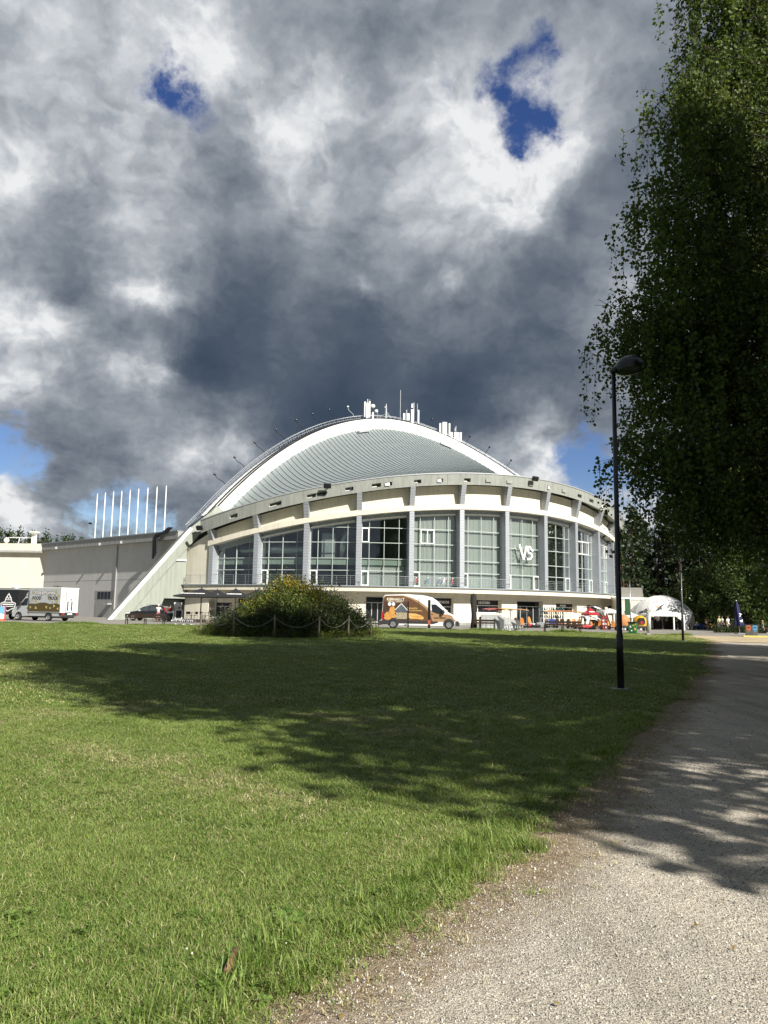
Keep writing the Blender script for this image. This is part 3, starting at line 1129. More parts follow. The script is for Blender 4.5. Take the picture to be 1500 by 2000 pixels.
for i, (a0, a1, z0, z1, kind) in enumerate(ops):
    r1 = RG - .74
    w = a1 - a0
    fr = MB()
    am = (a0 + a1) / 2
    O, S_ = pol(am, r1, 0), (pol(a1, r1, 0) - pol(a0, r1, 0))
    half = S_.length / 2
    ex, en = S_.normalized(), pol(am, 1, 0) - pol(am, 0, 0)
    X = Matrix((ex, -en, Vector((0, 0, 1)))).transposed().to_4x4()
    X.translation = O
    M0 = arena
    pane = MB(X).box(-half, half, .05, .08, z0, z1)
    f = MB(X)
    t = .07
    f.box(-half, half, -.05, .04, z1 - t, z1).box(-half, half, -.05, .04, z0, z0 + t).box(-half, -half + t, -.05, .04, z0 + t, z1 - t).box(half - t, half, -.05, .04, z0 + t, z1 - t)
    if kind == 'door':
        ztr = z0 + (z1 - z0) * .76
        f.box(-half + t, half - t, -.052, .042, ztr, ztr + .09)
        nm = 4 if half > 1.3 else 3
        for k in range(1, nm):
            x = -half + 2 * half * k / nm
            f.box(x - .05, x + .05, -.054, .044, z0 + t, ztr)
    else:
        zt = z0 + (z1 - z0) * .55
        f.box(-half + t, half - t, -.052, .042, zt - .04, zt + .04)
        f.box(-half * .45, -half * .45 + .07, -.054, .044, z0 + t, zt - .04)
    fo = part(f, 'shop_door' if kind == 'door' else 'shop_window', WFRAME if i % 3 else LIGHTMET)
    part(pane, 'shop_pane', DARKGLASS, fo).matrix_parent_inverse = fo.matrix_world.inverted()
    if kind == 'window':
        sg = MB(X).box(-half * .9, half * .95, -.075, -.056, z0 + (z1 - z0) * .62, z1 - .08)
        so = part(sg, 'shop_sign', BLACK)
        zc = (z0 + (z1 - z0) * .62 + z1 - .08) / 2
        body = {4: 'KAVA', 5: 'NUOMA'}.get(i)
        px = OPEN[i][0]
        words = {921: ('NUOMA', .42), 845: ('PAMOKOS', .40), 1086: ('dviračiai', .36)}.get(px)
        if words:
            XT = X @ T(0, -.082, zc - .05) @ RX(R(90))
            lt = text('lettering', words[0], words[1], XT, WHITETXT, None, bold=.012)
            lt.parent = so
            lt.matrix_parent_inverse = so.matrix_world.inverted()

# balcony slab with a cream fascia and a thin grey edge
part(arc(MB(), A0 + .005, A1 + .1, 110, lambda a: [(RG - 1.5, ZB - .62), (RF + .95, ZB - .62), (RF + .95, ZB - .09), (RG - 1.5, ZB - .09)]), 'balcony_slab', CREAM)
part(arc(MB(), A0, A1 + .1, 110, lambda a: [(RF - 1.4, ZB - .088), (RF + 1.12, ZB - .088), (RF + 1.12, ZB + .03), (RF - 1.4, ZB + .03)]), 'balcony_edge', CORRU)
part(arc(MB(), A0 + .005, A1 + .1, 110, lambda a: [(RG - .2, ZB - .95), (RG + .16, ZB - .95), (RG + .16, ZB - .625), (RG - .2, ZB - .625)]), 'cornice', CREAM)

# beam over the windows and the set-back wall above it
part(arc(MB(), PANG[0] - .012, A1 + .02, 110, lambda a: [(RF - .9, z_win(a)), (RF + .35, z_win(a)), (RF + .35, z_win(a) + .62), (RF - .9, z_win(a) + .72)]), 'window_beam', CREAM)
part(arc(MB(), PANG[0] - .02, A1 + .02, 110, lambda a: [(RF - .55, z_win(a) + .70), (RF - .30, z_win(a) + .70), (RF - .30, z_rb(a) + .1), (RF - .55, z_rb(a) + .1)]), 'upper_wall', CREAM)

# ring: an arch leaning out over the front, with light boxes sunk into its face
HOLES = [(450, 465, 0), (526, 550, 0), (599, 617, 0), (619, 637, 0), (674, 690, 0), (726, 744, 0), (752, 766, 1), (809, 823, 0), (854, 866, 1), (907, 920, 0), (949, 960, 2), (990, 1000, 2), (1033, 1042, 2),
         (1070, 1077, 1), (1098, 1106, 2), (1129, 1137, 0), (1152, 1160, 0), (1174, 1180, 1)]
RR = RF + 1.09
ring = MB()
H = [(ang_px(a, RR, 960), ang_px(b, RR, 960), k) for a, b, k in HOLES]
edges = sorted({AR0, A1 + .25, *[h[0] for h in H], *[h[1] for h in H], *lsp(AR0, A1 + .25, 110)})


def ring_z(a, t):
    return z_rb(a) + (z_rt(a) - z_rb(a)) * t


HT0, HT1 = .26, .58
for a, b in zip(edges[:-1], edges[1:]):
    if b - a < 1e-6:
        continue
    h = next((h for h in H if h[0] - 1e-7 <= a and b <= h[1] + 1e-7), None)
    for t0, t1 in ([(0, 1)] if h is None or h[2] == 2 else [(0, HT0), (HT1, 1)]):
        rr = lambda t: RR - .15 + .15 * t
        ring.add([pol(a, rr(t0), ring_z(a, t0)), pol(b, rr(t0), ring_z(b, t0)), pol(b, rr(t1), ring_z(b, t1)), pol(a, rr(t1), ring_z(a, t1))], [(0, 1, 2, 3)])
for a0, a1, k in H:
    if k == 2:
        continue
    rr = lambda t: RR - .15 + .15 * t
    ri = RR - .9
    c = [(a0, HT0), (a1, HT0), (a1, HT1), (a0, HT1)]
    of = [pol(a, rr(t), ring_z(a, t)) for a, t in c]
    inn = [pol(a, ri, ring_z(a, t)) for a, t in c]
    ring.add(of + inn, [(0, 1, 5, 4), (1, 2, 6, 5), (2, 3, 7, 6), (3, 0, 4, 7), (4, 5, 6, 7)])
n = 110
P = []
for a in lsp(AR0, A1 + .25, n):
    P.append([pol(a, RR - .15, z_rb(a)), pol(a, RF - .6, z_rb(a) + .55), pol(a, RF - .6, z_rt(a) - .1), pol(a, RR, z_rt(a))])
ring.quadgrid(P)
ring.add(P[0], [(0, 1, 2, 3)])
ring_o = part(ring, 'roof_ring', CONC)
part(arc(MB(), AR0, A1 + .25, 110, lambda a: [(RR - .5, z_rt(a) - .02), (RR + .06, z_rt(a) - .02), (RR + .06, z_rt(a) + .10), (RR - .5, z_rt(a) + .10)]), 'ring_flashing', LIGHTMET)
for a0, a1, k in H:
    if k == 0:
        b = MB()
        for s, e in ((a0, a0 + (a1 - a0) * .55),):
            z0 = ring_z(s, HT0)
            b.add([pol(s, RR - .12, z0 + .03), pol(e, RR - .12, z0 + .03 + ring_z(e, HT0) - z0), pol(e, RR - .8, ring_z(e, HT0) + .35), pol(s, RR - .8, z0 + .35)], [(0, 1, 2, 3)])
        o = part(b, 'light_tray', WHITE, ring_o)
        o.matrix_parent_inverse = ring_o.matrix_world.inverted()
    else:
        b = MB()
        e0, e1 = (a0 + .0006, a1 - .0006)
        r_ = RR - .02
        q = [(e0, .28), (e1, .28), (e1, .56), (e0, .56)]
        if k == 1:
            q = [(e0, .26), (e0 + (e1 - e0) * .7, .26), (e0 + (e1 - e0) * .6, .54), (e0, .50)]
        out = [pol(a, r_ + .05, ring_z(a, t)) for a, t in q]
        inn = [pol(a, r_ - .35, ring_z(a, t)) for a, t in q]
        b.add(out + inn, [(0, 1, 2, 3), (0, 4, 5, 1), (1, 5, 6, 2), (2, 6, 7, 3), (3, 7, 4, 0)])
        o = part(b, 'box_cover', CONC if k == 2 else WHITE, ring_o)
        o.matrix_parent_inverse = ring_o.matrix_world.inverted()

b = MB()
for k in range(1, 24):
    a = AR0 + (A1 + .2 - AR0) * k / 24
    b.bar(pol(a, RR - .14, z_rb(a) + .02), pol(a, RR + .0, z_rt(a) - .04), .03)
o = part(b, 'ring_joint', CORRU, ring_o)
o['kind'] = 'stuff'
# pilasters: clapboard cladding, the upper pieces splay outwards to carry the ring


def lapped(mb, a, w, r_in, r_out0, r_out1, z0, z1, step=.32):
    """A board-clad post: every board laps over the one below."""
    ex = Vector((-math.sin(a), math.cos(a), 0))
    nb = max(2, int((z1 - z0) / step))
    rows = []
    for k in range(nb):
        za, zb = z0 + (z1 - z0) * k / nb, z0 + (z1 - z0) * (k + 1) / nb
        ra, rb = (r_out0 + (r_out1 - r_out0) * (z - z0) / (z1 - z0) for z in (za, zb))
        for z, r, g in ((za, ra, .022), (zb, rb, 0)):
            hw = w / 2 + g
            rows.append([pol(a, r_in, z) - ex * hw, pol(a, r + g, z) - ex * hw, pol(a, r + g, z) + ex * hw, pol(a, r_in, z) + ex * hw])
    mb.quadgrid(rows)
    mb.add(rows[-1], [(0, 1, 2, 3)])


for a in PANG:
    lo = MB()
    lapped(lo, a, .54, RF - 1.2, RF + .28, RF + .28, ZB + .03, z_win(a) + .02)
    po = part(lo, 'pilaster', SIDING)
    up = MB()
    lapped(up, a, .56, RF - .4, RF + .34, RF + .95, z_win(a) + .60, z_rb(a) + .12)
    o = part(up, 'splayed_bracket', SIDING, po)
    o.matrix_parent_inverse = po.matrix_world.inverted()

# tall windows between the pilasters
LEV = [0, 1.75, 3.15, 5.0, 6.75, 8.6]
RWN = RF - .75


def strip(mb, a0, a1, r0, r1, z0, z1, n=5):
    P = []
    for a in lsp(a0, a1, n):
        zz0, zz1 = (z(a) if callable(z) else z for z in (z0, z1))
        c = [pol(a, r0, zz0), pol(a, r1, zz0), pol(a, r1, zz1), pol(a, r0, zz1)]
        P.append(c + [c[0]])
    mb.quadgrid(P)
    for row in (P[0], P[-1]):
        mb.add(row[:4], [(0, 1, 2, 3)])


dpa = .28 / RF
for k in range(NP - 1):
    a0, a1 = PANG[k] + dpa, PANG[k + 1] - dpa
    top = lambda a: z_win(a) - .62
    fr = MB()
    cols = [a0 + (a1 - a0) * t for t in (.0, .17, .49, .81, 1.0)]
    for t, a in enumerate(cols):
        aa = min(max(a, a0 + .0008), a1 - .0008)
        strip(fr, aa - .0007, aa + .0007, RWN - .08, RWN + .05, ZB + .03, lambda a: z_win(a) - .6, 2)
    tops = [top(c) for c in cols]
    for L in LEV:
        z = ZB + .05 + L
        for c0, c1, t0, t1 in zip(cols[:-1], cols[1:], tops[:-1], tops[1:]):
            if z < max(t0, t1) - .15:
                strip(fr, c0 + .0008, c1 - .0008, RWN - .08, RWN + .06, z - .035, z + .035, 2)
    strip(fr, a0, a1, RWN - .09, RWN + .055, lambda a: z_win(a) - .68, lambda a: z_win(a) - .60, 6)
    wo = part(fr, 'window', MULL)

    def sub(mb, name, m, smooth=False):
        o = part(mb, name, m, wo, smooth)
        o.matrix_parent_inverse = wo.matrix_world.inverted()
        return o
    g = MB()
    P = [[pol(a, RWN - .02, ZB + .05), pol(a, RWN - .02, z_win(a) - .64)] for a in lsp(a0, a1, 6)]
    g.quadgrid(P)
    sub(g, 'glass', GLASS)
    # corrugated shutter box and a pale slotted strip under it
    cb = MB()
    nn = 36
    P = []
    for i, a in enumerate(lsp(a0, a1, nn * 2)):
        r = RWN + .06 + (.05 if (i // 2) % 2 else 0)
        P.append([pol(a, r, z_win(a) - .60), pol(a, r, z_win(a) + .01)])
    cb.quadgrid(P)
    sub(cb, 'shutter_box', CORRU)
    sb = MB()
    strip(sb, a0 + .0, a1 - .006, RWN + .13, RWN + .24, lambda a: z_win(a) - .60, lambda a: z_win(a) - .42, 6)
    if k > 0:
        sub(sb, 'slotted_strip', WFRAME)
    # opening lights with white frames
    cs = []
    if k in (1, 2, 3, 4, 5):
        cs.append((cols[0], cols[1], 0, 1))
    if k in (6,):
        cs += [(cols[0], cols[1], 0, 1), (cols[3], cols[4], 0, 1)]
    if k in (7, 8, 9):
        cs.append((cols[3], cols[4], 0, 1))
    if k == 4:
        cs.append((cols[1], cols[2], 3, 4))
    if k == 8:
        cs.append((cols[1], cols[3], 3, 4))
    if k == 9:
        cs.append((cols[3], cols[4], 3, 4))
    if k == 3:
        cs.append((cols[0], cols[1], 3, 4))
    for c0, c1, l0, l1 in cs:
        f = MB()
        zA, zB_ = ZB + .05 + LEV[l0] + .04, ZB + .05 + LEV[l1] - .04
        t = .10 / RF
        c0, c1 = c0 + .001, c1 - .001
        strip(f, c0, c0 + t, RWN + .05, RWN + .12, zA, zB_, 2)
        strip(f, c1 - t, c1, RWN + .05, RWN + .12, zA, zB_, 2)
        strip(f, c0 + t, c1 - t, RWN + .05, RWN + .118, zA, zA + .1, 2)
        strip(f, c0 + t, c1 - t, RWN + .05, RWN + .118, zB_ - .1, zB_, 2)
        if c1 - c0 > .03:
            cm = (c0 + c1) / 2
            strip(f, cm - t / 2, cm + t / 2, RWN + .05, RWN + .118, zA + .1, zB_ - .1, 2)
        sub(f, 'casement', WFRAME)
    # what hangs behind the glass
    if k >= 4:
        cu = MB()
        P = []
        npl = 90
        full = (lambda a: z_win(a) - .7)
        for i in range(npl):
            a = a0 + (a1 - a0) * i / (npl - 1)
            r = RWN - .30 + .035 * math.sin(i * 1.9) + .02 * math.sin(i * .7 + k)
            P.append([pol(a, r, ZB + .05), pol(a, r, full(a))])
        cu.quadgrid(P)
        if k == 9:
            cu = MB()
            for i in range(npl - 1):
                a, b = (a0 + (a1 - a0) * j / (npl - 1) for j in (i, i + 1))
                r0, r1 = (RWN - .30 + .035 * math.sin(j * 1.9) for j in (i, i + 1))
                cu.add([pol(a, r0, ZB + .05), pol(b, r1, ZB + .05), pol(b, r1, ZB + 3.1), pol(a, r0, ZB + 3.1)], [(0, 1, 2, 3)])
        sub(cu, 'curtain', CURTAIN, True)
    if k in (0, 1, 2, 3, 9):
        sp = MB()
        z0 = ZB + 2.45 if k < 9 else ZB + 3.15
        strip(sp, a0 + .001, a1 - .001, RWN - .30, RWN - .10, z0, z0 + .72, 5)
        sub(sp, 'floor_edge', SPANDREL)
    if k == 3:
        cu = MB()
        P = []
        for i in range(90):
            a = a0 + (a1 - a0) * i / 89
            r = RWN - .35 + .035 * math.sin(i * 1.9)
            P.append([pol(a, r, ZB + .05), pol(a, r, ZB + 2.4)])
        cu.quadgrid(P)
        sub(cu, 'curtain', CURTAIN, True)

# rooms behind the open bays: back wall, floors, partitions, a big silver air duct
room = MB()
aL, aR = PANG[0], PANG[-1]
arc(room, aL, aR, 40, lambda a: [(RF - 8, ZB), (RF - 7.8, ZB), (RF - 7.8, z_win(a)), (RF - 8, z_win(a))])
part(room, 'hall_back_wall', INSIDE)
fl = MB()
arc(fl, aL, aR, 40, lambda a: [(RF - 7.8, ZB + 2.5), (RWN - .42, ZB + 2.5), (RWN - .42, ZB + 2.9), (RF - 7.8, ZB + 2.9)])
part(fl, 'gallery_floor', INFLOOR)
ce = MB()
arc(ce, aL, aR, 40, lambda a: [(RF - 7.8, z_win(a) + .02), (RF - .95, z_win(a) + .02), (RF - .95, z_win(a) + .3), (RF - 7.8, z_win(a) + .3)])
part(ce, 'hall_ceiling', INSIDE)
for k in range(NP):
    b = MB()
    a = PANG[k]
    ex = Vector((-math.sin(a), math.cos(a), 0)) * .12
    b.add([pol(a, RF - 7.7, ZB) - ex, pol(a, RWN - .5, ZB) - ex, pol(a, RWN - .5, z_win(a)) - ex, pol(a, RF - 7.7, z_win(a)) - ex] + [pol(a, RF - 7.7, ZB) + ex, pol(a, RWN - .5, ZB) + ex, pol(a, RWN - .5, z_win(a)) + ex, pol(a, RF - 7.7, z_win(a)) + ex],
          [(0, 1, 2, 3), (4, 5, 6, 7), (1, 5, 6, 2)])
    if k in (0, 3, 4, 9, 10, 11):
        part(b, 'partition_wall', INSIDE)
du = MB()
pts = [pol(a, RWN - 2.0, ZB + 4.35 + .1 * math.sin(a * 40)) for a in lsp(PANG[0] + .05, PANG[2] - .01, 14)]
du.tube(pts, .62, 14)
part(du, 'air_duct', DUCT, None, True)
am = PANG[2] + DP * .68
du = MB().tube([pol(am, RWN - 1.7, ZB + 3.0), pol(am, RWN - 1.7, ZB + 5.2), pol(am + .004, RWN - 1.75, ZB + 5.9), pol(am + .012, RWN - 1.9, ZB + 6.3), pol(am + .024, RWN - 2.1, ZB + 6.5), pol(am + .05, RWN - 2.3, ZB + 6.5)], .5, 14)
part(du, 'air_duct', DUCT, None, True)
b = MB()
strip(b, PANG[2] + .035, PANG[2] + .075, RWN - 2.6, RWN - 1.2, ZB + 3.3, ZB + 6.2, 3)
part(b, 'air_unit', LIGHTMET)

# balcony railing
rl = MB()
for z, r in ((1.08, .03), (.86, .012), (.66, .012), (.46, .012), (.26, .012)):
    rl.tube([pol(a, RF + 1.0, ZB + .03 + z) for a in lsp(A0 + .012, A1 + .03, 90)], r, 5)
rl.tube([pol(A0 + .012, RF + 1.0, ZB + .03), pol(A0 + .012, RF + 1.0, ZB + 1.12)], .025, 5)
for z in (1.1, .7, .3):
    rl.tube([pol(A0 + .012, RF + 1.0, ZB + z), pol(A0 + .012, RF - .6, ZB + z)], .018, 5)
ro = part(rl, 'balcony_railing', RAILM)
for a in [float(v) for v in np.arange(A0 + .03, A1 + .03, DP / 4)]:
    b = MB().box(-.02, .02, -.02, .02, 0, 1.06, T(*pol(a, RF + 1.0, ZB + .03)))
    o = part(b, 'post', RAILM, ro)
    o.matrix_parent_inverse = ro.matrix_world.inverted()

# main arch: leans back from the chord between the two feet
F1 = CEN + Vector((math.cos(AX - R(57.6)), math.sin(AX - R(57.6)), 0)) * 38.6
F2 = CEN + Vector((math.cos(AX + R(57.6)), math.sin(AX + R(57.6)), 0)) * 38.6
CH = (F2 - F1).normalized()
HALF = (F2 - F1).length / 2
MID = (F1 + F2) / 2


def arch_pt(t):
    t = float(t)
    p = MID + CH * HALF * t - 11.42 * (1 - t * t) * AV
    return Vector((p.x, p.y, EYE + 11.68 + 18.83 * (1 - abs(t) ** 1.9)))


def arch_frame(t):
    p = arch_pt(t)
    tg = (arch_pt(t + .01) - arch_pt(t - .01)).normalized()
    s = Vector((0, 0, 1)).cross(tg).normalized()
    s = s if s.dot(AV) > 0 else -s
    u = tg.cross(s)
    u = u if u.z > 0 else -u
    return p, tg, s, u


TS = lsp(-1.0, 1.0, 70)
b = MB()
P = []
for t in TS:
    p, tg, s, u = arch_frame(t)
    th = 1.72 * math.hypot(tg.x, tg.y)
    c = [p + s * .95, p + s * 1.1 - u * th, p - s * .8 - u * th, p - s * .8]
    P.append(c + [c[0]])
b.quadgrid(P)
arch_o = part(b, 'main_arch', WHITE)


def at_arch(name, mb, m, smooth=False, par=None):
    o = part(mb, name, m, par or arch_o, smooth)
    o.matrix_parent_inverse = (par or arch_o).matrix_world.inverted()
    return o


# roof skin hung between the arch and the ring, standing seams run down the slope
ROOF = mat('roof_metal', (.245, .285, .295), .5, .2, var=.07, vscale=.7)
SEAM = mat('roof_seam', (.19, .22, .23), .5, .3)


def ring_at_chord(s):
    """Point of the ring's inner top whose position along the chord is s."""
    o = CEN - MID
    r = RR - .35
    q = s - o.dot(CH)
    q = max(-r, min(r, q))
    h = math.sqrt(r * r - q * q)
    p = MID + CH * s + AV * (o.dot(AV) + h)
    a = math.atan2(p.y - CY, p.x - CX)
    return Vector((p.x, p.y, z_rt(a) + .05))


def roof_pt(t, k):
    """t along the arch, k 0 at the arch to 1 at the ring."""
    p, tg, s, u = arch_frame(t)
    a = p + s * 1.05 - u * 1.66 * math.hypot(tg.x, tg.y)
    b_ = ring_at_chord((a - MID).dot(CH))
    q = a.lerp(b_, k)
    span = (b_ - a).length
    q.z -= 4 * k * (1 - k) * span * .075
    return q


TR = lsp(-.965, .965, 80)
b = MB()
b.quadgrid([[roof_pt(t, k) for k in lsp(0, 1, 14)] for t in TR])
roof_o = part(b, 'roof', ROOF, None, True)
b = MB()
for t in lsp(-.94, .95, 92):
    P = [roof_pt(t, k) for k in lsp(0, 1, 12)]
    for i in range(11):
        b.bar(P[i] + Vector((0, 0, .05)), P[i + 1] + Vector((0, 0, .04)), .035, .06)
o = part(b, 'standing_seam', SEAM, roof_o)
o.matrix_parent_inverse = roof_o.matrix_world.inverted()
o['kind'] = 'stuff'

# ladder-like railing with a cable tray along the back of the arch, a guard rail at the crown
b = MB()
def rail_pts(off, z):
    P = [arch_frame(t)[0] + arch_frame(t)[2] * off + arch_frame(t)[3] * z for t in TS]
    f = arch_frame(-1)
    e = F1 - CH * 2.1
    e.z = EYE + ray(366, 1033).z * e.y
    return [e + AV * off * .8 + f[3] * z * .8] + P


for off, z, r in ((-.55, .80, .03), (-.55, .42, .02), (-.1, .80, .02)):
    b.tube(rail_pts(off, z), r, 5)
for t in lsp(-1, 1, 84):
    p, tg, s, u = arch_frame(t)
    for off in (-.55, -.1):
        b.bar(p + s * off, p + s * off + u * .8, .035)
at_arch('arch_railing', b, LIGHTMET)
b = MB()
b.tube(rail_pts(.75, .10), .10, 6)
b.tube(rail_pts(.3, .2), .09, 6)
at_arch('cable_tray', b, DARKMET)


def arch_t_at(px, lo=-1, hi=1):
    """Arch parameter whose top shows in the photograph column px."""
    best = None
    for t in lsp(lo, hi, 1200):
        p = arch_pt(t) - EYEP
        x = 750 + FPX * p.dot(CAM_RT) / p.dot(_fw)
        if best is None or abs(x - px) < best[0]:
            best = (abs(x - px), t)
    return best[1]


b = MB()
ts = lsp(arch_t_at(683), arch_t_at(880), 22)
for z in (.35, .75, 1.1):
    b.tube([roof_pt(t, .012) + Vector((0, 0, z)) for t in ts], .035, 5)
for t in ts:
    p = roof_pt(t, .012)
    b.bar(p, p + Vector((0, 0, 1.1)), .05)
at_arch('guard_rail', b, WFRAME)
b = MB()
for t0, t1 in ((683, 705), (855, 878)):
    ta, tb = arch_t_at(t0), arch_t_at(t1)
    b.bar(roof_pt(ta, .03) + Vector((0, 0, .3)), roof_pt(tb, .03) + Vector((0, 0, .3)), .5, .35)
at_arch('roof_walkway', b, LIGHTMET)
# little gooseneck lamps along the arch
for px in (452, 489, 527, 566, 604, 634, 664, 698, 731, 765, 838, 908, 944, 985):
    p, tg, s, u = arch_frame(arch_t_at(px))
    d = -CH if px < 830 else CH * .2
    q = p - s * .55 + u * .75
    b = MB()
    b.tube([q, q + u * .5 + d * .25, q + u * .9 + d * .75, q + u * 1.35 + d * .85], .045, 5)
    b.ball(q + u * 1.5 + d * .85, .19, .19, .17, 8)
    at_arch('arch_lamp', b, DARKMET if px not in (698, 731, 765) else LIGHTMET)
# snow guards on the arch's face
for px in (474, 508, 549, 587, 626, 906, 933):
    p, tg, s, u = arch_frame(arch_t_at(px))
    b = MB()
    for k in (-.12, .12):
        q = p + s * 1.24 - u * 1.6 + tg * k
        b.bar(q, q + s * .5 + u * .5, .05)
    at_arch('bracket', b, LIGHTMET)

# legs: the arch runs on to the ground as sloping buttresses
ZQ = EYE + ray(366, 1033).z * (F1 - CH * 2.2).y


def leg(F, sgn, name):
    d = CH * sgn
    top = arch_pt(sgn * .965)
    q = F + d * 2.2
    q.z = ZQ
    foot = F + d * 11.2
    foot.z = float(gz(foot.x, foot.y)) - .2
    b = MB()
    P = []
    nq = (Vector((0, 0, 1)) * 9 + d * (ZQ - foot.z)).normalized()
    for p, th in ((top, 1.9), (arch_pt(sgn * .99), 1.7), (q, 1.35), (q.lerp(foot, .5), 1.3), (foot, 1.5)):
        c = [p + AV * 1.7, p + AV * 1.7 - nq * th, p - AV * 1.1 - nq * th, p - AV * 1.1]
        P.append(c + [c[0]])
    b.quadgrid(P)
    b.add(P[-1][:4], [(0, 1, 2, 3)])
    o = part(b, name, GREYREN)
    rim = MB().bar(q + AV * 1.72 - nq * .1, foot + AV * 1.72 - nq * .1, .12, .42)
    o2 = part(rim, 'leg_edge', WHITE, o)
    return o


leg(F1, -1, 'buttress_leg')
leg(F2, 1, 'buttress_leg')
# wall filling the left buttress, with the garage opening


def bw(u, z):
    """Point of the buttress wall: u metres along the chord from the left foot spring, z height."""
    p = F1 + CH * u + AV * 1.45
    return Vector((p.x, p.y, z))


TH = -AV * .8
sl = lambda u: (ZQ + .2) * (u + 11.2) / 9 - 1.1
outer = [bw(-10.35, -.1), bw(-5.9, -.1), bw(-4.9, 2.75), bw(-2.45, 2.75), bw(-2.45, sl(-2.45)), bw(-6.4, sl(-6.4))]
b = MB()
b.add(outer + [p + TH for p in outer], [tuple(range(6)), tuple(range(11, 5, -1))] + [(i, (i + 1) % 6, 6 + (i + 1) % 6, 6 + i) for i in range(6)])
part(b, 'buttress_wall', GREYREN)
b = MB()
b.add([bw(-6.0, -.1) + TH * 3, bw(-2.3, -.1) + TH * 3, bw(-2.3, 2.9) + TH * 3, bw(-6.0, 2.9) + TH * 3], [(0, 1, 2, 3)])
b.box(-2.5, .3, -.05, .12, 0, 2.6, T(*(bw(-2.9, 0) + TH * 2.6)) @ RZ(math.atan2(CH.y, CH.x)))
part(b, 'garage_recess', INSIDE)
b = MB()
b.bar(bw(-5.2, 7.35) + AV * .05, bw(-2.5, 7.35) + AV * .05, .25, .18)
part(b, 'ledge', WHITE)
# plain cream end wall between the buttress and the first window, under the ring
b = MB()
e0, e1 = ang_px(361.5), PANG[0] - .2 / RF
ZE = lambda a: 8.9 + 1.9 * (a - e0) / (e1 - e0)
rows = []
for a in lsp(e0, e1, 8):
    rows.append([pol(a, RF + .1, -.1), pol(a, RF + .1, ZE(a)), pol(a, RF - 1.5, ZE(a)), pol(a, RF - 1.5, -.1)])
b.quadgrid([r + [r[0]] for r in rows])
b.add(rows[0], [(0, 1, 2, 3)])
b.add(rows[-1], [(0, 1, 2, 3)])
part(b, 'end_wall', CREAM)
b = MB().bar(pol(e0 - .003, RF + .05, 0), pol(e0 - .003, RF + .05, 8.9), .2)
part(b, 'wall_joint', DARKMET)
# back of the drum and the roof behind, so the arena is closed from every side
b = MB()
P = []
for a in lsp(A1 + .1, R(190), 60):
    P.append([pol(a, RF - .6, -.1), pol(a, RF - .6, max(z_rt(a), 10.5 + EYE))])
b.quadgrid(P)
part(b, 'rear_wall', CREAM)
b = MB()
Q = []
for t in TS:
    p, tg, s, u = arch_frame(t)
    a = p - s * 1.0 - u * 1.9
    o = CEN - MID
    q = max(-40, min(40, (a - MID).dot(CH) - o.dot(CH)))
    e = MID + CH * (q + o.dot(CH)) + AV * (o.dot(AV) - math.sqrt(max(40.2 ** 2 - q * q, 0)))
    e.z = 12
    Q.append([a, a.lerp(e, .5) - Vector((0, 0, 2)), e])
b.quadgrid(Q)
part(b, 'rear_roof', ROOF)
# cream storey and terrace edge beyond the right end
b = MB()
part(b.bar(F2 + CH * 3 + AV * 2 + Vector((0, 0, .1)), F2 + CH * 3 + AV * 2 + Vector((0, 0, 3.6)), 3), 'stair_block', CREAM)

# letters over the seventh window
sa0, sa1 = PANG[6] + dpa, PANG[7] - dpa
sa = (sa0 + sa1) / 2
sgn = thing('letter_sign', 'white VS letters with painted shadow strokes fixed to the glass front', 'sign', tuple(pol(sa, RWN + .35, ZB + 4.55)), sa + math.pi / 2)
GREENTXT_SHADE = mat('green_letters_and_shadow', (.07, .11, .085), .6)
LET = mat('sign_white', (.85, .85, .84), .5)


def stroke(pts, w, m, par, name, y=-.12, th=.1):
    b = MB()
    for (x0, z0), (x1, z1) in zip(pts[:-1], pts[1:]):
        L = math.hypot(x1 - x0, z1 - z0)
        X = T(x0, y, z0) @ RY(-math.atan2(z1 - z0, x1 - x0))
        b.box(-w * .3, L + w * .3, -th / 2, th / 2, -w / 2, w / 2, X)
    return b.build(name, m, par)


sgn.scale = (.8, .8, .8)
stroke([(-1.0, 1.15), (-.25, -.95), (.35, 1.0)], .30, LET, sgn, 'letter_v')
stroke([(1.55, .35), (.98, .98), (.62, .9), (.52, .45), (.75, .1), (1.3, -.1), (1.42, -.45), (1.1, -.88), (.5, -.95)], .27, LET, sgn, 'letter_s', -.15)
for i, (p, q) in enumerate([((-1.05, .1), (-1.5, .2)), ((-1.05, -.35), (-1.5, -.7)), ((1.55, .2), (1.95, .4)), ((1.5, -.2), (2.0, -.25)), ((1.4, -.6), (1.75, -.9)), ((-1.15, .55), (-1.55, .85))]):  # dark strokes drawn in place of the sign's cast shadow
    stroke([p, q], .07, GREENTXT_SHADE, sgn, 'shadow_stroke', -.05, .05)
text('sign_lettering', 'VILNIAUS', .34, T(.1, -.03, -1.25) @ RX(R(90)), GREENTXT_SHADE, sgn, bold=.006, sx=1.35)
text('sign_lettering', 'SPORTAS', .30, T(.0, -.03, -1.62) @ RX(R(90)), GREENTXT_SHADE, sgn, bold=.006, sx=1.3)
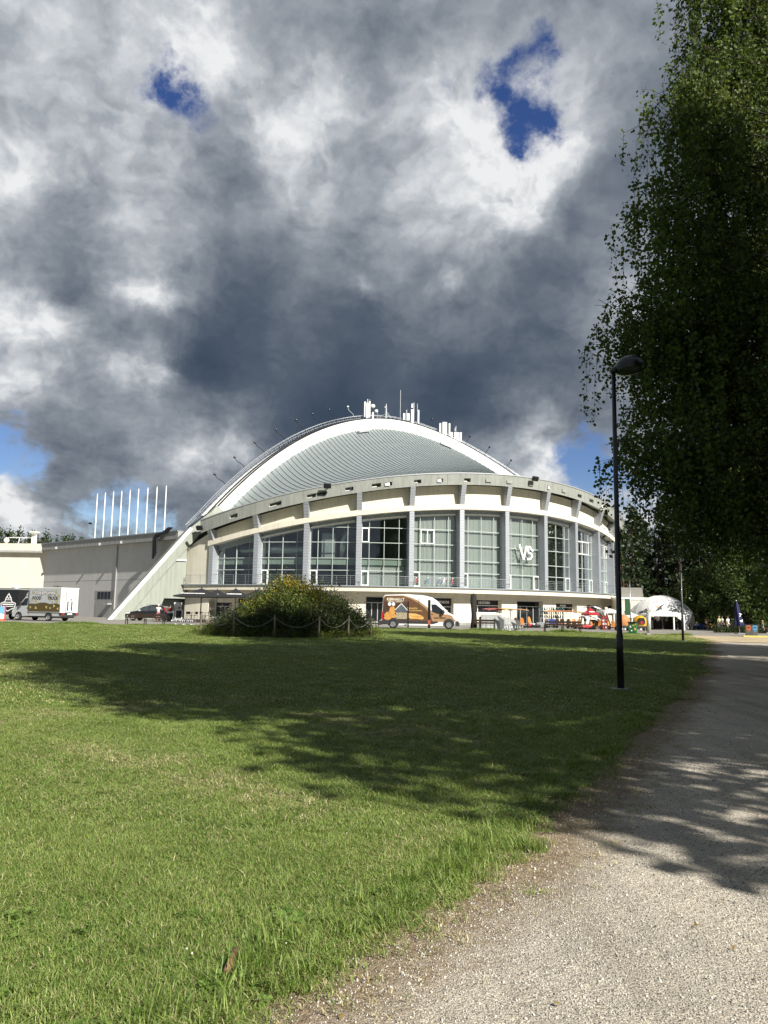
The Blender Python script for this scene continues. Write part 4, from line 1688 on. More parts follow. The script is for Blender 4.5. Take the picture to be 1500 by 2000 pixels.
# skater stickers on the fifth window: small runners in blue and red
STK = [mat('sticker_blue', (.05, .10, .30), .6), mat('sticker_red', (.40, .08, .08), .6), mat('sticker_white', (.75, .75, .75), .6)]
for i, px in enumerate((812, 835, 858, 867, 883)):
    a = ang_px(px, RWN, 1130)
    st = thing('window_sticker', ['small red figure sticker beside the pilaster on the glass front', 'blue crouching figure sticker low on the glass front', 'blue striding figure sticker low on the glass front', 'pale running figure sticker low on the glass front', 'red striding figure sticker at the end of the row on the glass front'][i],
               'sticker', tuple(pol(a, RWN + .09, ZB + .45)), a + math.pi / 2, 'figure stickers on the glass front')
    st.scale = (.62, .62, .62)
    c = STK[[1, 0, 0, 2, 1][i]]
    b = MB()
    b.prism([(-.12, .5), (.1, .45), (.16, .95), (-.05, 1.0)], -.004, .004)
    b.prism([(-.12, .5), (0, .5), (-.12 - .1 * (i % 2), 0), (-.22 - .1 * (i % 2), 0)], -.0045, .0045)
    b.prism([(-.02, .5), (.1, .5), (.32, .08), (.22, .05)], -.005, .005)
    b.prism([(.1, .9), (.16, .8), (.5, .75 + .2 * (i % 2)), (.5, .83 + .2 * (i % 2))], -.0055, .0055)
    b.build('figure', c, st)
    MB().ball((.1, 0, 1.12), .11, .005, .12, 8).build('head', STK[2], st)
    stroke([(.45, .95), (.75, .2)], .03, STK[1], st, 'stick', 0, .01)


# ------------------------------------------------------------------ side wing on the left
GREYWALL = mat('grey_plaster', (.60, .60, .585), .9, var=.07, vscale=.5, bump=.5, bscale=9, streak=.10)
FASCIA = mat('fascia_concrete', (.36, .36, .355), .8, var=.08, vscale=1.2, streak=.2)
WA, WB, WC = Vector((-53.0, 120.5, 0)), Vector((-26.3, 97.6, 0)), Vector((-72.0, 121.5, 0))
ZE0 = EYE + 9.85
wing = thing('side_wing', 'plain grey and cream flat roofed side wing joined to the arena', 'building', (-50, 119, 0))


def wpart(mb, name, m, par=None):
    o = mb.build(name, m, par or wing)
    o.matrix_parent_inverse = T(-50, 119, 0).inverted()
    if par:
        o.matrix_parent_inverse = ident()
    return o


wd = (WB - WA).normalized()
wn = Vector((wd.y, -wd.x, 0))
if wn.y > 0:
    wn = -wn
ZT = ZE0 - 1.1
b = MB()
X = Matrix((wd, -wn, Vector((0, 0, 1)))).transposed().to_4x4()
X.translation = WA
LW = (WB - WA).length
b.M = X
b.box(0, LW, 0, 1, -.2, ZT)
grey = wpart(b, 'grey_wall', GREYWALL)
b = MB(X).box(-.4, LW + 1.2, -.75, .6, ZT, ZT + .95)
wpart(b, 'roof_fascia', FASCIA)
b = MB(X).box(-.4, LW + 1.2, -.85, .7, ZT + .953, ZT + 1.1)
wpart(b, 'roof_edge', CORRU)
b = MB(X)
for k in range(1, 17):
    b.box(LW * k / 17 - .02, LW * k / 17 + .02, -.765, -.745, ZT + .02, ZT + .93)
o = wpart(b, 'fascia_joint', CORRU)
o['kind'] = 'stuff'
b = MB(X).box(LW * .60, LW * .60 + .16, -.16, .0, 0, ZT)
wpart(b, 'rain_pipe', FASCIA)
b = MB(X).box(0, LW, -.012, .0, 5.35, 5.40)
wpart(b, 'plaster_joint', FASCIA)
b = MB(X).box(LW * .46, LW * .575, -.06, .05, 0, 2.5)
dr = wpart(b, 'service_door', FASCIA)
b = MB(X)
for k in range(4):
    x0 = LW * .47 + k * LW * .026
    b.box(x0, x0 + LW * .021, -.05, .02, 2.75, 3.75)
wpart(b, 'transom_window', DARKGLASS)
b = MB(X).box(LW * .45, LW * .585, -.055, .015, 2.6, 3.9)
b.v = b.v
wpart(b, 'window_frame', FASCIA).location = wn * -.03
b = MB(X).box(LW * .555, LW * .585, -.75, .0, 1.95, 2.15)
wpart(b, 'door_lamp', LIGHTMET)
b = MB(X).box(LW * .655, LW * .69, -.05, .02, .8, 1.7)
wpart(b, 'cellar_window', DARKGLASS)
for t in (.14, .50, .66):
    b = MB(X).box(LW * t, LW * t + .18, -1.05, -.75, ZT + .0, ZT + .35)
    wpart(b, 'roof_floodlight', LIGHTMET)
# cream cross wing with an underpass
wc = (WA - WC).normalized()
X2 = Matrix((wc, Vector((-wc.y, wc.x, 0)), Vector((0, 0, 1)))).transposed().to_4x4()
X2.translation = WC
L2 = (WA - WC).length
b = MB(X2)
b.box(0, L2 + .05, 0, 7, 4.35, ZT - .05)
b.box(L2 - 1.9, L2 + .05, .0, 7, -.2, 4.35)
wpart(b, 'cream_wall', CREAM)
b = MB(X2).box(-.5, L2 + .3, -.7, 7.4, ZT - .04, ZT + 1.05)
wpart(b, 'cream_parapet', CREAM)
b = MB(X2).box(-.5, L2 + .0, -.75, -.69, ZT - .35, ZT - .05)
wpart(b, 'parapet_grey_strip', FASCIA)  # grey strip hung below the front edge of the parapet
# roof rail, vent pipes and tank by the edge of the roof
b = MB(X2)
zr = ZT + 1.05
b.tube([(L2 - 7.3, 2, zr + 1.15), (L2 - 3.4, 2, zr + 1.15)], .06, 6).tube([(L2 - 5.6, 2, zr), (L2 - 5.5, 2, zr + 1.15)], .06, 6)
wpart(b, 'roof_rail', WFRAME)
b = MB(X2)
for k in range(3):
    b.tube([(L2 - 3.4 + k * .32, 2, zr), (L2 - 3.4 + k * .32, 2, zr + 1.7)], .13, 10)
b.lathe([(.0, 2.2), (.75, 2.15), (.9, 2.0), (.35, 1.7), (0, 1.7)], 14, T(L2 - 3.1, 2, zr))
wpart(b, 'vent_stack', WFRAME)
b = MB(X2).tube([(L2 - 7.6, 2, zr), (L2 - 7.6, 2, zr + .35)], .12, 8).ball((L2 - 7.6, 2, zr + .7), .42, .42, .45, 12)
wpart(b, 'roof_ball', WFRAME)
# black service pipes climbing from the wing roof to the arch
b = MB()
P0 = WB + wn * .4
for k, (dx, r) in enumerate(((.0, .16), (.35, .13), (.7, .12))):
    q = P0 - wd * (3.4 - dx)
    b.tube([q + Vector((0, 0, ZT - 2.4 + .3 * k)) + wn * .8, q + Vector((0, 0, ZT + .2)) + wn * .85, q + wd * .5 + Vector((0, 0, ZT + .75)) + wn * .8, q + wd * 1.6 + Vector((0, 0, ZT + .9)) + wn * .6, q + wd * 2.6 + Vector((0, 0, ZT + 1.5)) + wn * .4], r, 8)
wpart(b, 'service_pipe', DARKMET)

# nine flagpoles behind the wing
POLEW = mat('flagpole_paint', (.78, .79, .80), .4)
FP = [(185, 1046, 190.5, 965), (201, 1044, 206, 963), (217, 1042, 222, 961), (232.5, 1041, 238, 960), (249, 1040, 254.5, 958), (266, 1039, 271, 956), (284, 1038, 289, 954), (302, 1037, 307, 952), (320, 1036, 325, 950)]
for i, (xb, yb, xt, yt) in enumerate(FP):
    dist = 137 - i * 1.3
    top = at(xt, yt, dist)
    fp = thing('flagpole', ['white flagpole farthest from the arch, first of nine behind the side wing', 'second white flagpole counted from the cream corner of the wing', 'third white flagpole counted from the cream corner of the wing', 'fourth white flagpole counted from the cream corner of the wing',
                            'middle white flagpole of the nine behind the side wing', 'fourth white flagpole counted from the arch end of the row', 'third white flagpole counted from the arch end of the row', 'second white flagpole counted from the arch end of the row',
                            'white flagpole nearest the arch, last of nine behind the side wing'][i], 'flagpole', (top.x, top.y, 0), 0, 'flagpoles behind the side wing')
    MB().tube([(0, 0, -.1), (0, 0, top.z * .6), (0, 0, top.z)], [.115, .10, .08], 10).build('pole', POLEW, fp, True)
    MB().ball((0, 0, top.z + .1), .12, .12, .11, 10).build('finial', LIGHTMET, fp, True)
# a crow in flight
cr = at(176, 1023, 90)
bird = MB(T(*cr))
body = []
pts = [(-.22, 0, .0), (-.12, 0, .01), (0, 0, .02), (.12, 0, .03), (.19, 0, .05), (.25, 0, .045)]
bird.tube(pts, [.012, .05, .075, .055, .04, .008], 8)
for s in (-1, 1):
    bird.quadgrid([[(.10, s * .04, .05), (-.06, s * .04, .04)], [(.13, s * .2, .16), (-.09, s * .2, .12)], [(.06, s * .38, .10), (-.10, s * .36, .05)], [(-.04, s * .52, -.02), (-.12, s * .46, -.04)]])
    bird.quadgrid([[(.10, s * .04, .035), (-.06, s * .04, .03)], [(.13, s * .2, .145), (-.09, s * .2, .11)], [(.06, s * .38, .09), (-.10, s * .36, .045)], [(-.04, s * .52, -.025), (-.12, s * .46, -.045)]])
bird.quadgrid([[(-.18, -.03, 0), (-.18, .03, 0)], [(-.36, -.09, -.03), (-.36, .09, -.03)]])
tag(bird.build('crow', BLACK, None, True), 'black crow flying in front of the flagpoles', 'bird')

# phone masts and aerials standing on the crown of the arch
def mast(px, label, kind, hgt, dx=0):
    p, tg, s, u = arch_frame(arch_t_at(px))
    base = p + s * .3
    t = thing('antenna_mast', label, 'antenna', tuple(base), 0, 'phone masts and aerials on the arch')
    b = MB()
    b.tube([(0, 0, -1.2), (0, 0, hgt)], .09 if kind != 'whip' else .05, 8)
    b.build('mast_pole', LIGHTMET, t)

    def panel(x, z0, z1, w=.34, y=-.2):
        MB().box(x - w / 2, x + w / 2, y - .12, y + .05, z0, z1).build('panel_antenna', WFRAME, t, bevel=.03)

    def dish(x, z, r=.35):
        MB().lathe([(.0, .0), (r * .7, .04), (r, .14), (r, .2), (0, .22)], 14, T(x, -.15, z) @ RX(R(90))).build('dish', WFRAME, t, True)

    def unit(x, z, w=.4, h=.6):
        MB().box(x - w / 2, x + w / 2, -.3, .0, z, z + h).build('radio_unit', LIGHTMET, t)
    if kind == 'tall':
        panel(-.42, .5, 3.6, .3)
        panel(-.02, -.6, 3.3, .42, -.35)
        panel(.38, .4, 3.7, .3)
        dish(.95, 2.7, .4)
        panel(1.0, -.2, 1.5, .3)
        unit(.75, -.8, .5, .7)
        unit(-.1, -1.8, .8, .6)
        MB().tube([(.38, 0, 3.7), (.38, 0, 4.2)], .03, 5).build('rod', LIGHTMET, t)
    elif kind == 'lattice':
        b = MB()
        for k in (-.22, .22):
            b.tube([(k, 0, -1), (k * .2, 0, hgt)], .035, 5)
        for k in range(6):
            z = -.8 + k * .5
            b.bar((-.2, 0, z), (.2, 0, z + .4), .03)
        b.tube([(-1.6, 0, .2), (0, 0, 1.4), (1.0, 0, .2)], .04, 5)
        b.build('lattice', LIGHTMET, t)
        MB().tube([(-1.5, 0, 0), (-1.5, 0, 2.2)], .035, 5).build('rod', LIGHTMET, t)
        dish(-1.75, 1.7, .32)
    elif kind == 'twin':
        panel(-.42, .6, 2.0, .4)
        panel(.28, .5, 2.0, .55)
        unit(.1, -1.2, .6, 1.0)
        MB().bar((-1.0, 0, .2), (.0, 0, .5), .08).build('stay', LIGHTMET, t)
    elif kind == 'slim':
        panel(-.25, .2, 3.2, .5)
        panel(-.30, 3.5, 4.4, .3)
        panel(.85, .3, 3.1, .3)
        MB().tube([(.65, 0, -.5), (.65, 0, hgt - .2)], .07, 6).build('side_pole', LIGHTMET, t)
        dish(.0, -.9, .42)
        unit(0, -2.4, .7, .8)
        MB().tube([(.3, 0, -2.4), (2.6, 0, -3.2)], .09, 6).build('stay', LIGHTMET, t)
    elif kind == 'triple':
        panel(-.75, 0, 2.7, .34)
        panel(-.05, .1, 2.9, .62, -.35)
        panel(.35, .1, 2.9, .3, -.2)
        panel(.95, 0, 2.7, .3)
        for x in (-.8, .0, .7):
            unit(x, -1.2, .5, .9)
        MB().bar((-1.5, .0, -1.2), (-.6, 0, -.2), .1).build('stay', LIGHTMET, t)
    elif kind == 'quad':
        for x in (-.8, -.15, .3, .85):
            panel(x, -.1 + .05 * (x > 0), 1.35, .42)
        unit(-.1, 1.5, .3, .5)
        unit(-.3, -1.5, .5, .6)
        unit(.45, -1.5, .5, .6)
        unit(-.1, -2.6, .7, .7)
    t.scale = (.9, .9, .80 if kind != 'quad' else 1.15)
    return t


mast(715, 'tall mast with white panel aerials and a small dish, before the lattice aerial', 'tall', 4.2)
mast(752, 'thin lattice aerial with side stays and a tiny dish on the arch crown', 'lattice', 3.3)
mast(780, 'very tall bare whip aerial on the arch crown', 'whip', 6.6)
mast(792, 'low mast with two short white boxes beside the whip aerial', 'twin', 2.8)
mast(806, 'slender pair of tall poles with white panels right of the whip aerial', 'slim', 4.7)
mast(866, 'mast with four tall white panels side by side on the arch slope', 'triple', 3.0)
mast(889, 'short mast with a row of square white boxes, lowest on the arch slope', 'quad', 2.3)
# floodlights on the ring
for px, label in ((641, 'dark floodlight on the ring above the third window bay'), (1039, 'dark floodlight on the ring above the letter sign'), (400, 'dark floodlight hanging at the left end of the ring')):
    a = ang_px(px, RR, 955)
    fl = thing('floodlight', label, 'floodlight', tuple(pol(a, RR + .02, ring_z(a, .8 if px > 500 else .2))), a + math.pi / 2, 'floodlights on the ring')
    MB().bar((0, 0, 0), (0, -.45, .1), .08).build('arm', DARKMET, fl)
    MB(T(0, -.6, .12) @ RX(R(28))).box(-.42, .42, -.16, .16, -.28, .28).build('lamp_head', DARKMET, fl, bevel=.04)


# ------------------------------------------------------------------ trees and plants
def leaves(name, P, size, m, par=None, aspect=.7, droop=0.0, seed=0):
    """A quad leaf at every point of P, turned at random (droop pulls the tips down)."""
    g = np.random.default_rng(seed)
    n = len(P)
    d = g.normal(size=(n, 3))
    d[:, 2] -= droop
    d /= np.linalg.norm(d, axis=1, keepdims=True)
    r = g.normal(size=(n, 3))
    s = np.cross(d, r)
    s /= np.linalg.norm(s, axis=1, keepdims=True) + 1e-9
    L = (size * g.uniform(.6, 1.35, n))[:, None]
    a, b = d * L, s * L * aspect * .5
    V = np.stack([P, P + a * .45 + b, P + a, P + a * .45 - b], 1).reshape(-1, 3)
    F = np.arange(4 * n).reshape(n, 4)
    return mesh_np(name, V, F, m, par)


def wander(p, q, n, amp, g):
    """A crooked line from p to q."""
    t = np.linspace(0, 1, n)[:, None]
    w = np.cumsum(g.normal(size=(n, 3)), 0)
    w -= w[0] + (w[-1] - w[0]) * t
    return (1 - t) * np.array(p) + t * np.array(q) + w * amp / math.sqrt(n)


BIRCHBARK = bpy.data.materials.new('birch_bark')
BIRCHBARK.use_nodes = True
_N = NT(BIRCHBARK.node_tree)
_mp = _N.new('ShaderNodeMapping')
_N.l.new(_N.new('ShaderNodeNewGeometry').outputs['Position'], _mp.inputs[0])
_mp.inputs['Scale'].default_value = (2, 2, 7)
_N.l.new(_N.ramp(_N.noise(_mp.outputs[0], 1.6, 6, .7), [(.42, (.03, .027, .025, 1)), (.5, (.45, .43, .39, 1)), (.8, (.62, .60, .55, 1))]), _N.n['Principled BSDF'].inputs['Base Color'])
PINEBARK = mat('pine_bark', (.13, .075, .045), .9, var=.5, vscale=5, bump=.6, bscale=9)
DARKBARK = mat('dark_bark', (.055, .045, .035), .9, var=.4, vscale=6, bump=.5, bscale=12)
BIRCHLEAF = leaf_mat('birch_leaf', (.055, .098, .020), (.145, .195, .050), .32, .5, .6, .25)
PINELEAF = leaf_mat('pine_needles', (.012, .026, .010), (.040, .062, .022), .12, .35)
FARPINE = leaf_mat('far_pine_needles', (.020, .040, .014), (.060, .085, .028), .15, .35)
LINDENLEAF = leaf_mat('linden_leaf', (.022, .045, .010), (.080, .115, .024), .3, .5)


def broad_tree(name, label, x, y, h, r, base, n, size, m, bark, seed, group, trunk_r=.25, lumps=34, rl=(.22, .42), cat='tree'):
    """Trunk with forking limbs; leaves sit in many uneven clumps at the limb ends."""
    g = np.random.default_rng(seed)
    z0 = float(gz(x, y))
    t = thing(name, label, cat, (x, y, z0), 0, group)
    b = MB()
    top = (g.normal(0, .4), g.normal(0, .4), h * .93)
    tr = wander((0, 0, -.2), top, 9, .35, g)
    b.tube([tuple(p) for p in tr], [trunk_r * (1 - .85 * k / 8) for k in range(9)], 8)
    C, Rr = [], []
    for k in range(lumps):
        zz = base + (h - base) * (k + g.uniform(0, 1)) / lumps
        f = (zz - base) / (h - base)
        prof = r * (math.sin(math.pi * min(1, .18 + .82 * f) ** .8) * .85 + .15)
        a = k * 2.4 + g.normal(0, .4)
        q = prof * math.sqrt(g.uniform(.15, 1))
        c = np.array([math.cos(a) * q, math.sin(a) * q, zz])
        st = tr[int(np.clip((zz - q * .7) / h * 8, 1, 7))]
        ln = wander(st, c, 5, .3, g)
        b.tube([tuple(p) for p in ln], [trunk_r * .32, trunk_r * .25, trunk_r * .18, trunk_r * .12, trunk_r * .05], 5)
        C.append(c)
        Rr.append(r * g.uniform(*rl))
    b.build('trunk', bark, t, True)
    C, Rr = np.array(C), np.array(Rr)
    w = Rr ** 2
    i = g.choice(lumps, n, p=w / w.sum())
    u = g.normal(size=(n, 3))
    u /= np.linalg.norm(u, axis=1, keepdims=True)
    P = C[i] + u * (Rr[i] * g.uniform(.25, 1.08, n) ** .5)[:, None] * np.array([1.1, 1.1, .8])
    P += .12 * r * np.stack([np.sin(P[:, 2] * 2.1), np.cos(P[:, 0] * 1.9), np.sin(P[:, 1] * 2.3)], 1) * .4
    leaves('crown', P, size, m, t, seed=seed)
    return t


def pine(name, label, x, y, h, r, base, n, m, seed, group, size=.5, trunk_r=.22):
    """Straight trunk, whorls of boughs with flat needle plates, ragged top."""
    g = np.random.default_rng(seed)
    z0 = float(gz(x, y))
    t = thing(name, label, 'tree', (x, y, z0), 0, group)
    b = MB()
    lean = g.normal(0, .5, 2)
    b.tube([(0, 0, -.3), (lean[0] * .4, lean[1] * .4, h * .5), (lean[0], lean[1], h * .97)], [trunk_r, trunk_r * .75, .04], 7)
    P = []
    nb = int(30 + h)
    for k in range(nb):
        f = (k + g.uniform(0, 1)) / nb
        z = base + (h - base) * f
        L = r * (1 - f) ** .7 * g.uniform(.45, 1.15) + .35
        a = k * 2.4 + g.normal(0, .5)
        c = lean * z / h
        e = np.array([c[0] + math.cos(a) * L, c[1] + math.sin(a) * L, z + L * g.uniform(-.15, .30)])
        b.tube([(c[0], c[1], z), tuple(e)], [.07, .02], 4, False)
        m_ = max(8, int(n / nb * (L / r + .25)))
        s = g.uniform(.25, 1.05, m_)
        q = np.array([c[0], c[1], z]) * (1 - s[:, None]) + e * s[:, None]
        q += g.normal(size=(m_, 3)) * np.array([.28, .28, .16]) * (.5 + L * .35)
        P.append(q)
    q = np.array([lean[0], lean[1], h]) + g.normal(size=(40, 3)) * np.array([.3, .3, .6]) * [1, 1, -1]
    P.append(q)
    b.build('trunk', PINEBARK, t, True)
    leaves('crown', np.concatenate(P), size, m, t, .45, .1, seed)
    return t


# the tall weeping birch at the path
BX, BY = 16.5, 22.0
g = np.random.default_rng(3)
birch = thing('weeping_birch', 'tall weeping birch with long hanging twigs beside the gravel path', 'tree', (BX, BY, 0))
BO = np.array([BX, BY, 0.0])
OUT = [(1338, -60), (1325, 20), (1308, 90), (1302, 170), (1275, 205), (1250, 245), (1243, 320), (1285, 350), (1240, 370), (1215, 420), (1204, 480), (1200, 560), (1215, 600), (1165, 610), (1146, 660), (1142, 740), (1160, 790), (1205, 800), (1210, 850), (1178, 885), (1200, 930), (1205, 980), (1235, 1035), (1300, 1045), (1400, 1060), (1520, 1080)]


def left_edge(py):
    ys_ = [p[1] for p in OUT]
    return float(np.interp(py, ys_, [p[0] for p in OUT]))


mb = MB()
trunk = wander((0, 0, -.3), (.5, .3, 24.5), 12, .5, g)
mb.tube([tuple(p) for p in trunk], [.34 * (1 - .9 * k / 11) for k in range(12)], 10)
mb.build('trunk', BIRCHBARK, birch, True)
mb = MB()
anchors = []
# limbs that end in the hanging sprays seen along the outline, at several depths
tips = []
BOUGHS = [(1336, -60, 1.6, 90), (1318, 15, 1.9, 100), (1304, 92, 2.2, 110), (1300, 150, 1.6, 120), (1268, 190, 1.7, 120), (1252, 236, 1.9, 110), (1300, 300, 1.8, 120), (1232, 368, 2.3, 130), (1208, 425, 2.4, 110), (1290, 470, 2.2, 140), (1230, 540, 1.2, 110), (1158, 596, 1.9, 120), (1146, 655, 2.0, 110), (1200, 640, 2.6, 130), (1250, 720, 2.4, 140), (1214, 800, 1.2, 110), (1182, 872, 1.5, 100), (1212, 905, 2.3, 120), (1290, 880, 2.4, 150), (1380, 900, 2.2, 130)]
for bx, by, hang, wdt in BOUGHS:      # boughs that arch over and let their twigs hang in tiers
    dist = BY + g.uniform(-4.2, .5)
    for j in range(11):
        f = (j + g.random()) / 11
        tips.append((bx + wdt * f, by - 26 * math.sin(f * 2.2) + g.normal(0, 7), dist + g.normal(0, .5), -hang))
for py in range(-80, 1000, 36):
    for k in range(2, 5):
        e = left_edge(py)
        px = e + [0, 0, 85, 165, 270][k] + g.uniform(-8, 34) + (60 * g.random() if k else 0)
        dist = BY + g.uniform(-4.8, 3.5) * (1 if k else .6)
        tips.append((px, py, dist, k))
for k in range(55):        # the far and the right-hand sides of the crown
    a, z = g.uniform(-1.9, 1.9), g.uniform(4, 24)
    rr = g.uniform(2.5, 6.5) * (1 - max(0, z - 15) / 16)
    tips.append((None, (BX + rr * math.cos(a), BY + rr * math.sin(a), z), None, 5))
LF, TW = [], []
for px, py, dist, kk in tips:
    p = np.array(py) if px is None else np.array(at(px, py, dist))
    p = p - BO
    if p[2] < 2.2:
        continue
    zst = max(1.8, p[2] - g.uniform(1.2, 3.2) - .12 * math.hypot(p[0], p[1]))
    st = trunk[int(np.clip(zst / 24.5 * 11, 1, 10))]
    mid = st * .45 + p * .55 + np.array([g.normal(0, .5), g.normal(0, .5), g.uniform(-.4, 1.6)])
    l1, l2 = wander(st, mid, 5, .6, g), wander(mid, p, 5, .45, g)
    ln = np.concatenate([l1, l2[1:]])
    th = .014 + .0045 * math.hypot(p[0], p[1]) * g.uniform(.4, 1.0)
    mb.tube([tuple(v) for v in ln], [th * (1 - .88 * i / 8) for i in range(9)], 5, False)
    # side twigs near the tip, every one hanging down as a string of leaves
    for s in range(int(g.integers(10, 18))):
        f = g.uniform(.25, 1.0) ** .6
        i = min(7, int(f * 8))
        a0 = ln[i] + (ln[i + 1] - ln[i]) * (f * 8 - i)
        a1 = a0 + np.array([g.normal(0, .42), g.normal(0, .42), g.uniform(-.15, .30)])
        L = g.uniform(.5, 2.5) * (1.0 if g.random() < .8 else 1.4) if kk >= 0 else -kk * g.uniform(.35, 1.12)
        w_ = a1 + BO
        if math.sin(.95 * w_[0] + 1.3 * math.sin(.55 * w_[2])) + math.sin(1.1 * w_[1] + .8) + math.sin(1.15 * w_[2] + .9 * math.sin(.8 * w_[0])) < (-9 if kk < 2 else -.1 if kk == 2 else .1):
            continue
        L = min(L, a1[2] - 3.0)
        if L < .3:
            continue
        a2 = a1 + np.array([g.normal(0, .10), g.normal(0, .10), -L])
        hook = [a0, a0 * .4 + a1 * .6 + np.array([0, 0, .08]), a1, a1 * .5 + a2 * .5 + g.normal(0, .04, 3), a2]
        mb.tube([tuple(v) for v in hook], [.008, .007, .005, .004, .003], 3, False)
        nl = int(14 + L * (31 if kk < 0 else 24))
        t = g.uniform(.0, 1, nl)
        q = np.where(t[:, None] < .22, a0 + (a1 - a0) * t[:, None] / .22, a1 + (a2 - a1) * (t[:, None] - .22) / .78)
        LF.append(q + g.normal(size=(nl, 3)) * np.array([.075, .075, .05]))
mb.build('limb', DARKBARK, birch, True)
LF = np.concatenate(LF)
leaves('crown', LF, .10, BIRCHLEAF, birch, .85, .9, 5)
print('birch leaves', len(LF))

# trees that stand along the path beside and behind the camera: they throw the shade over the lawn
ROW = [(12.3, -.2, 24.5, 4.3, 4.2, 11), (13.2, 6.8, 24, 4.6, 3.5, 12), (22.5, 12.5, 17, 5.0, 3.0, 13), (20.5, 31, 20, 5.0, 3.0, 14), (29, 24, 23, 6.0, 3.0, 15), (19.5, 4.8, 26, 5.0, 4.5, 17), (28, 6, 17, 5, 3, 20)]
for x, y, h, r, base, sd in ROW:
    broad_tree('birch_tree', 'birch of the row along the path, outside the picture', x, y, h, r, base, 40000 if y < 5.5 else 46000, .28, BIRCHLEAF, BIRCHBARK, sd, 'birches along the path', lumps=60, rl=(.28, .48))
for k, (x, y, h) in enumerate([(58, 90, 25), (67, 97, 26), (75, 105, 26), (84, 113, 27), (66, 84, 26), (94, 120, 27), (78, 94, 27)]):  # unseen trees added to keep the pine wood in shade
    broad_tree('linden_tree', 'big dark tree added to shade the wood, outside the picture', x, y, h, 6.5, 1.5, 9000, .6, LINDENLEAF, DARKBARK, 300 + k, 'trees added to shade the wood', .35, 40)

# dark pine wood to the right of the arena
WOOD = [(1222, 112, 15.5), (1240, 118, 18), (1262, 125, 17), (1285, 121, 19), (1308, 130, 20), (1330, 117, 18), (1352, 124, 21), (1376, 116, 19), (1400, 126, 21), (1424, 118, 20), (1448, 128, 22), (1474, 119, 21), (1500, 126, 21), (1530, 120, 22), (1250, 134, 20), (1296, 138, 22), (1345, 140, 22), (1392, 139, 23), (1440, 142, 23), (1490, 138, 23), (1560, 130, 22), (1210, 128, 15)]
for i, (px, d, h) in enumerate(WOOD):
    p = stand(px, d)
    pine('pine_tree', 'dark pine in the wood to the right of the arena', p.x, p.y, h, 3.6, 2.0 + (i % 4), 2600, PINELEAF, 100 + i, 'pines of the dark wood', .62)
for i, (px, d, h, r) in enumerate([(1428, 102, 9.0, 3.4), (1448, 90, 9.0, 3.8), (1492, 92, 8.5, 3.6), (1372, 104, 7.5, 3.2), (1536, 88, 9, 3.8), (1345, 112, 6.5, 3.0), (1425, 108, 11, 4)]):
    p = stand(px, d)
    broad_tree('linden_tree', 'leafy tree with sunlit patches at the edge of the dark wood', p.x, p.y, h, r, .6, 5200, .30, LINDENLEAF, DARKBARK, 140 + i, 'leafy trees at the edge of the wood', .2, 26)
# pines showing over the roof of the wing, and those seen through its underpass
FAR = [(2, 165, 1031), (14, 168, 1034), (26, 163, 1028), (40, 170, 1038), (58, 166, 1037), (70, 160, 1036), (84, 172, 1046), (97, 165, 1048), (113, 166, 1042), (124, 163, 1043), (148, 168, 1046), (-14, 164, 1030), (-30, 160, 1028), (50, 158, 1040), (135, 172, 1050)]
for i, (px, d, yt) in enumerate(FAR):
    p = stand(px, d)
    h = EYE + ray(px, yt + 9).z * d - float(gz(p.x, p.y))
    pine('pine_tree', 'sunlit pine rising behind the flat roof of the side wing', p.x, p.y, h, 3.4, h * .35, 1300, FARPINE, 180 + i, 'pines behind the side wing', .6)
for i, px in enumerate((-20, 8, 30, 52, 72)):
    p = stand(px, 150)
    broad_tree('underwood_tree', 'low dark tree seen through the underpass of the cream wing', p.x, p.y, 7.5, 3.6, .3, 1500, .55, PINELEAF, DARKBARK, 210 + i, 'low trees behind the underpass', .15, 16)

# ------------------------------------------------------------------ wildflower mound inside a rope fence
MC = stand(561, 45.5)
MR = 4.75
mound = thing('flower_mound', 'big mound of wild flowers and shrubs inside a rope fence on the lawn', 'flower bed', tuple(MC))
b = MB()
P = []


def mound_z(r, a):
    return 1.75 * max(0, 1 - math.hypot(r * math.cos(a) - .55 * (1 - r / 4.7), r * math.sin(a)) / 4.7) ** .85 * (1 + .12 * math.sin(3 * a) + .08 * math.sin(7 * a + 1))


for r in lsp(0.01, 4.6, 12):
    P.append([(r * math.cos(a), r * math.sin(a), mound_z(r, a) - .05) for a in lsp(0, 2 * math.pi, 33)])
b.quadgrid(P)
b.build('earth_mound', mat('mound_soil', (.035, .035, .018), .95, var=.4, vscale=3), mound, True)
SHRUB = [leaf_mat('shrub_dark', (.022, .040, .010), (.065, .090, .026), .25, .9), leaf_mat('shrub_grey', (.035, .050, .030), (.095, .115, .070), .25, .9), leaf_mat('shrub_bright', (.060, .095, .014), (.150, .180, .035), .3, .9)]
YELLOW = leaf_mat('yellow_blossom', (.36, .25, .01), (.62, .46, .03), .3, 1.0)
PALEFL = leaf_mat('pale_blossom', (.35, .35, .26), (.65, .63, .5), .3, 1.0)
BLUEFL = leaf_mat('blue_blossom', (.05, .06, .20), (.12, .14, .36), .3, 1.0)
REDST = leaf_mat('dry_stalk', (.10, .075, .03), (.24, .18, .08), .2, 1.0)
g = np.random.default_rng(21)
sets = {0: [], 1: [], 2: [], 3: [], 4: [], 5: [], 6: []}
stems = MB()
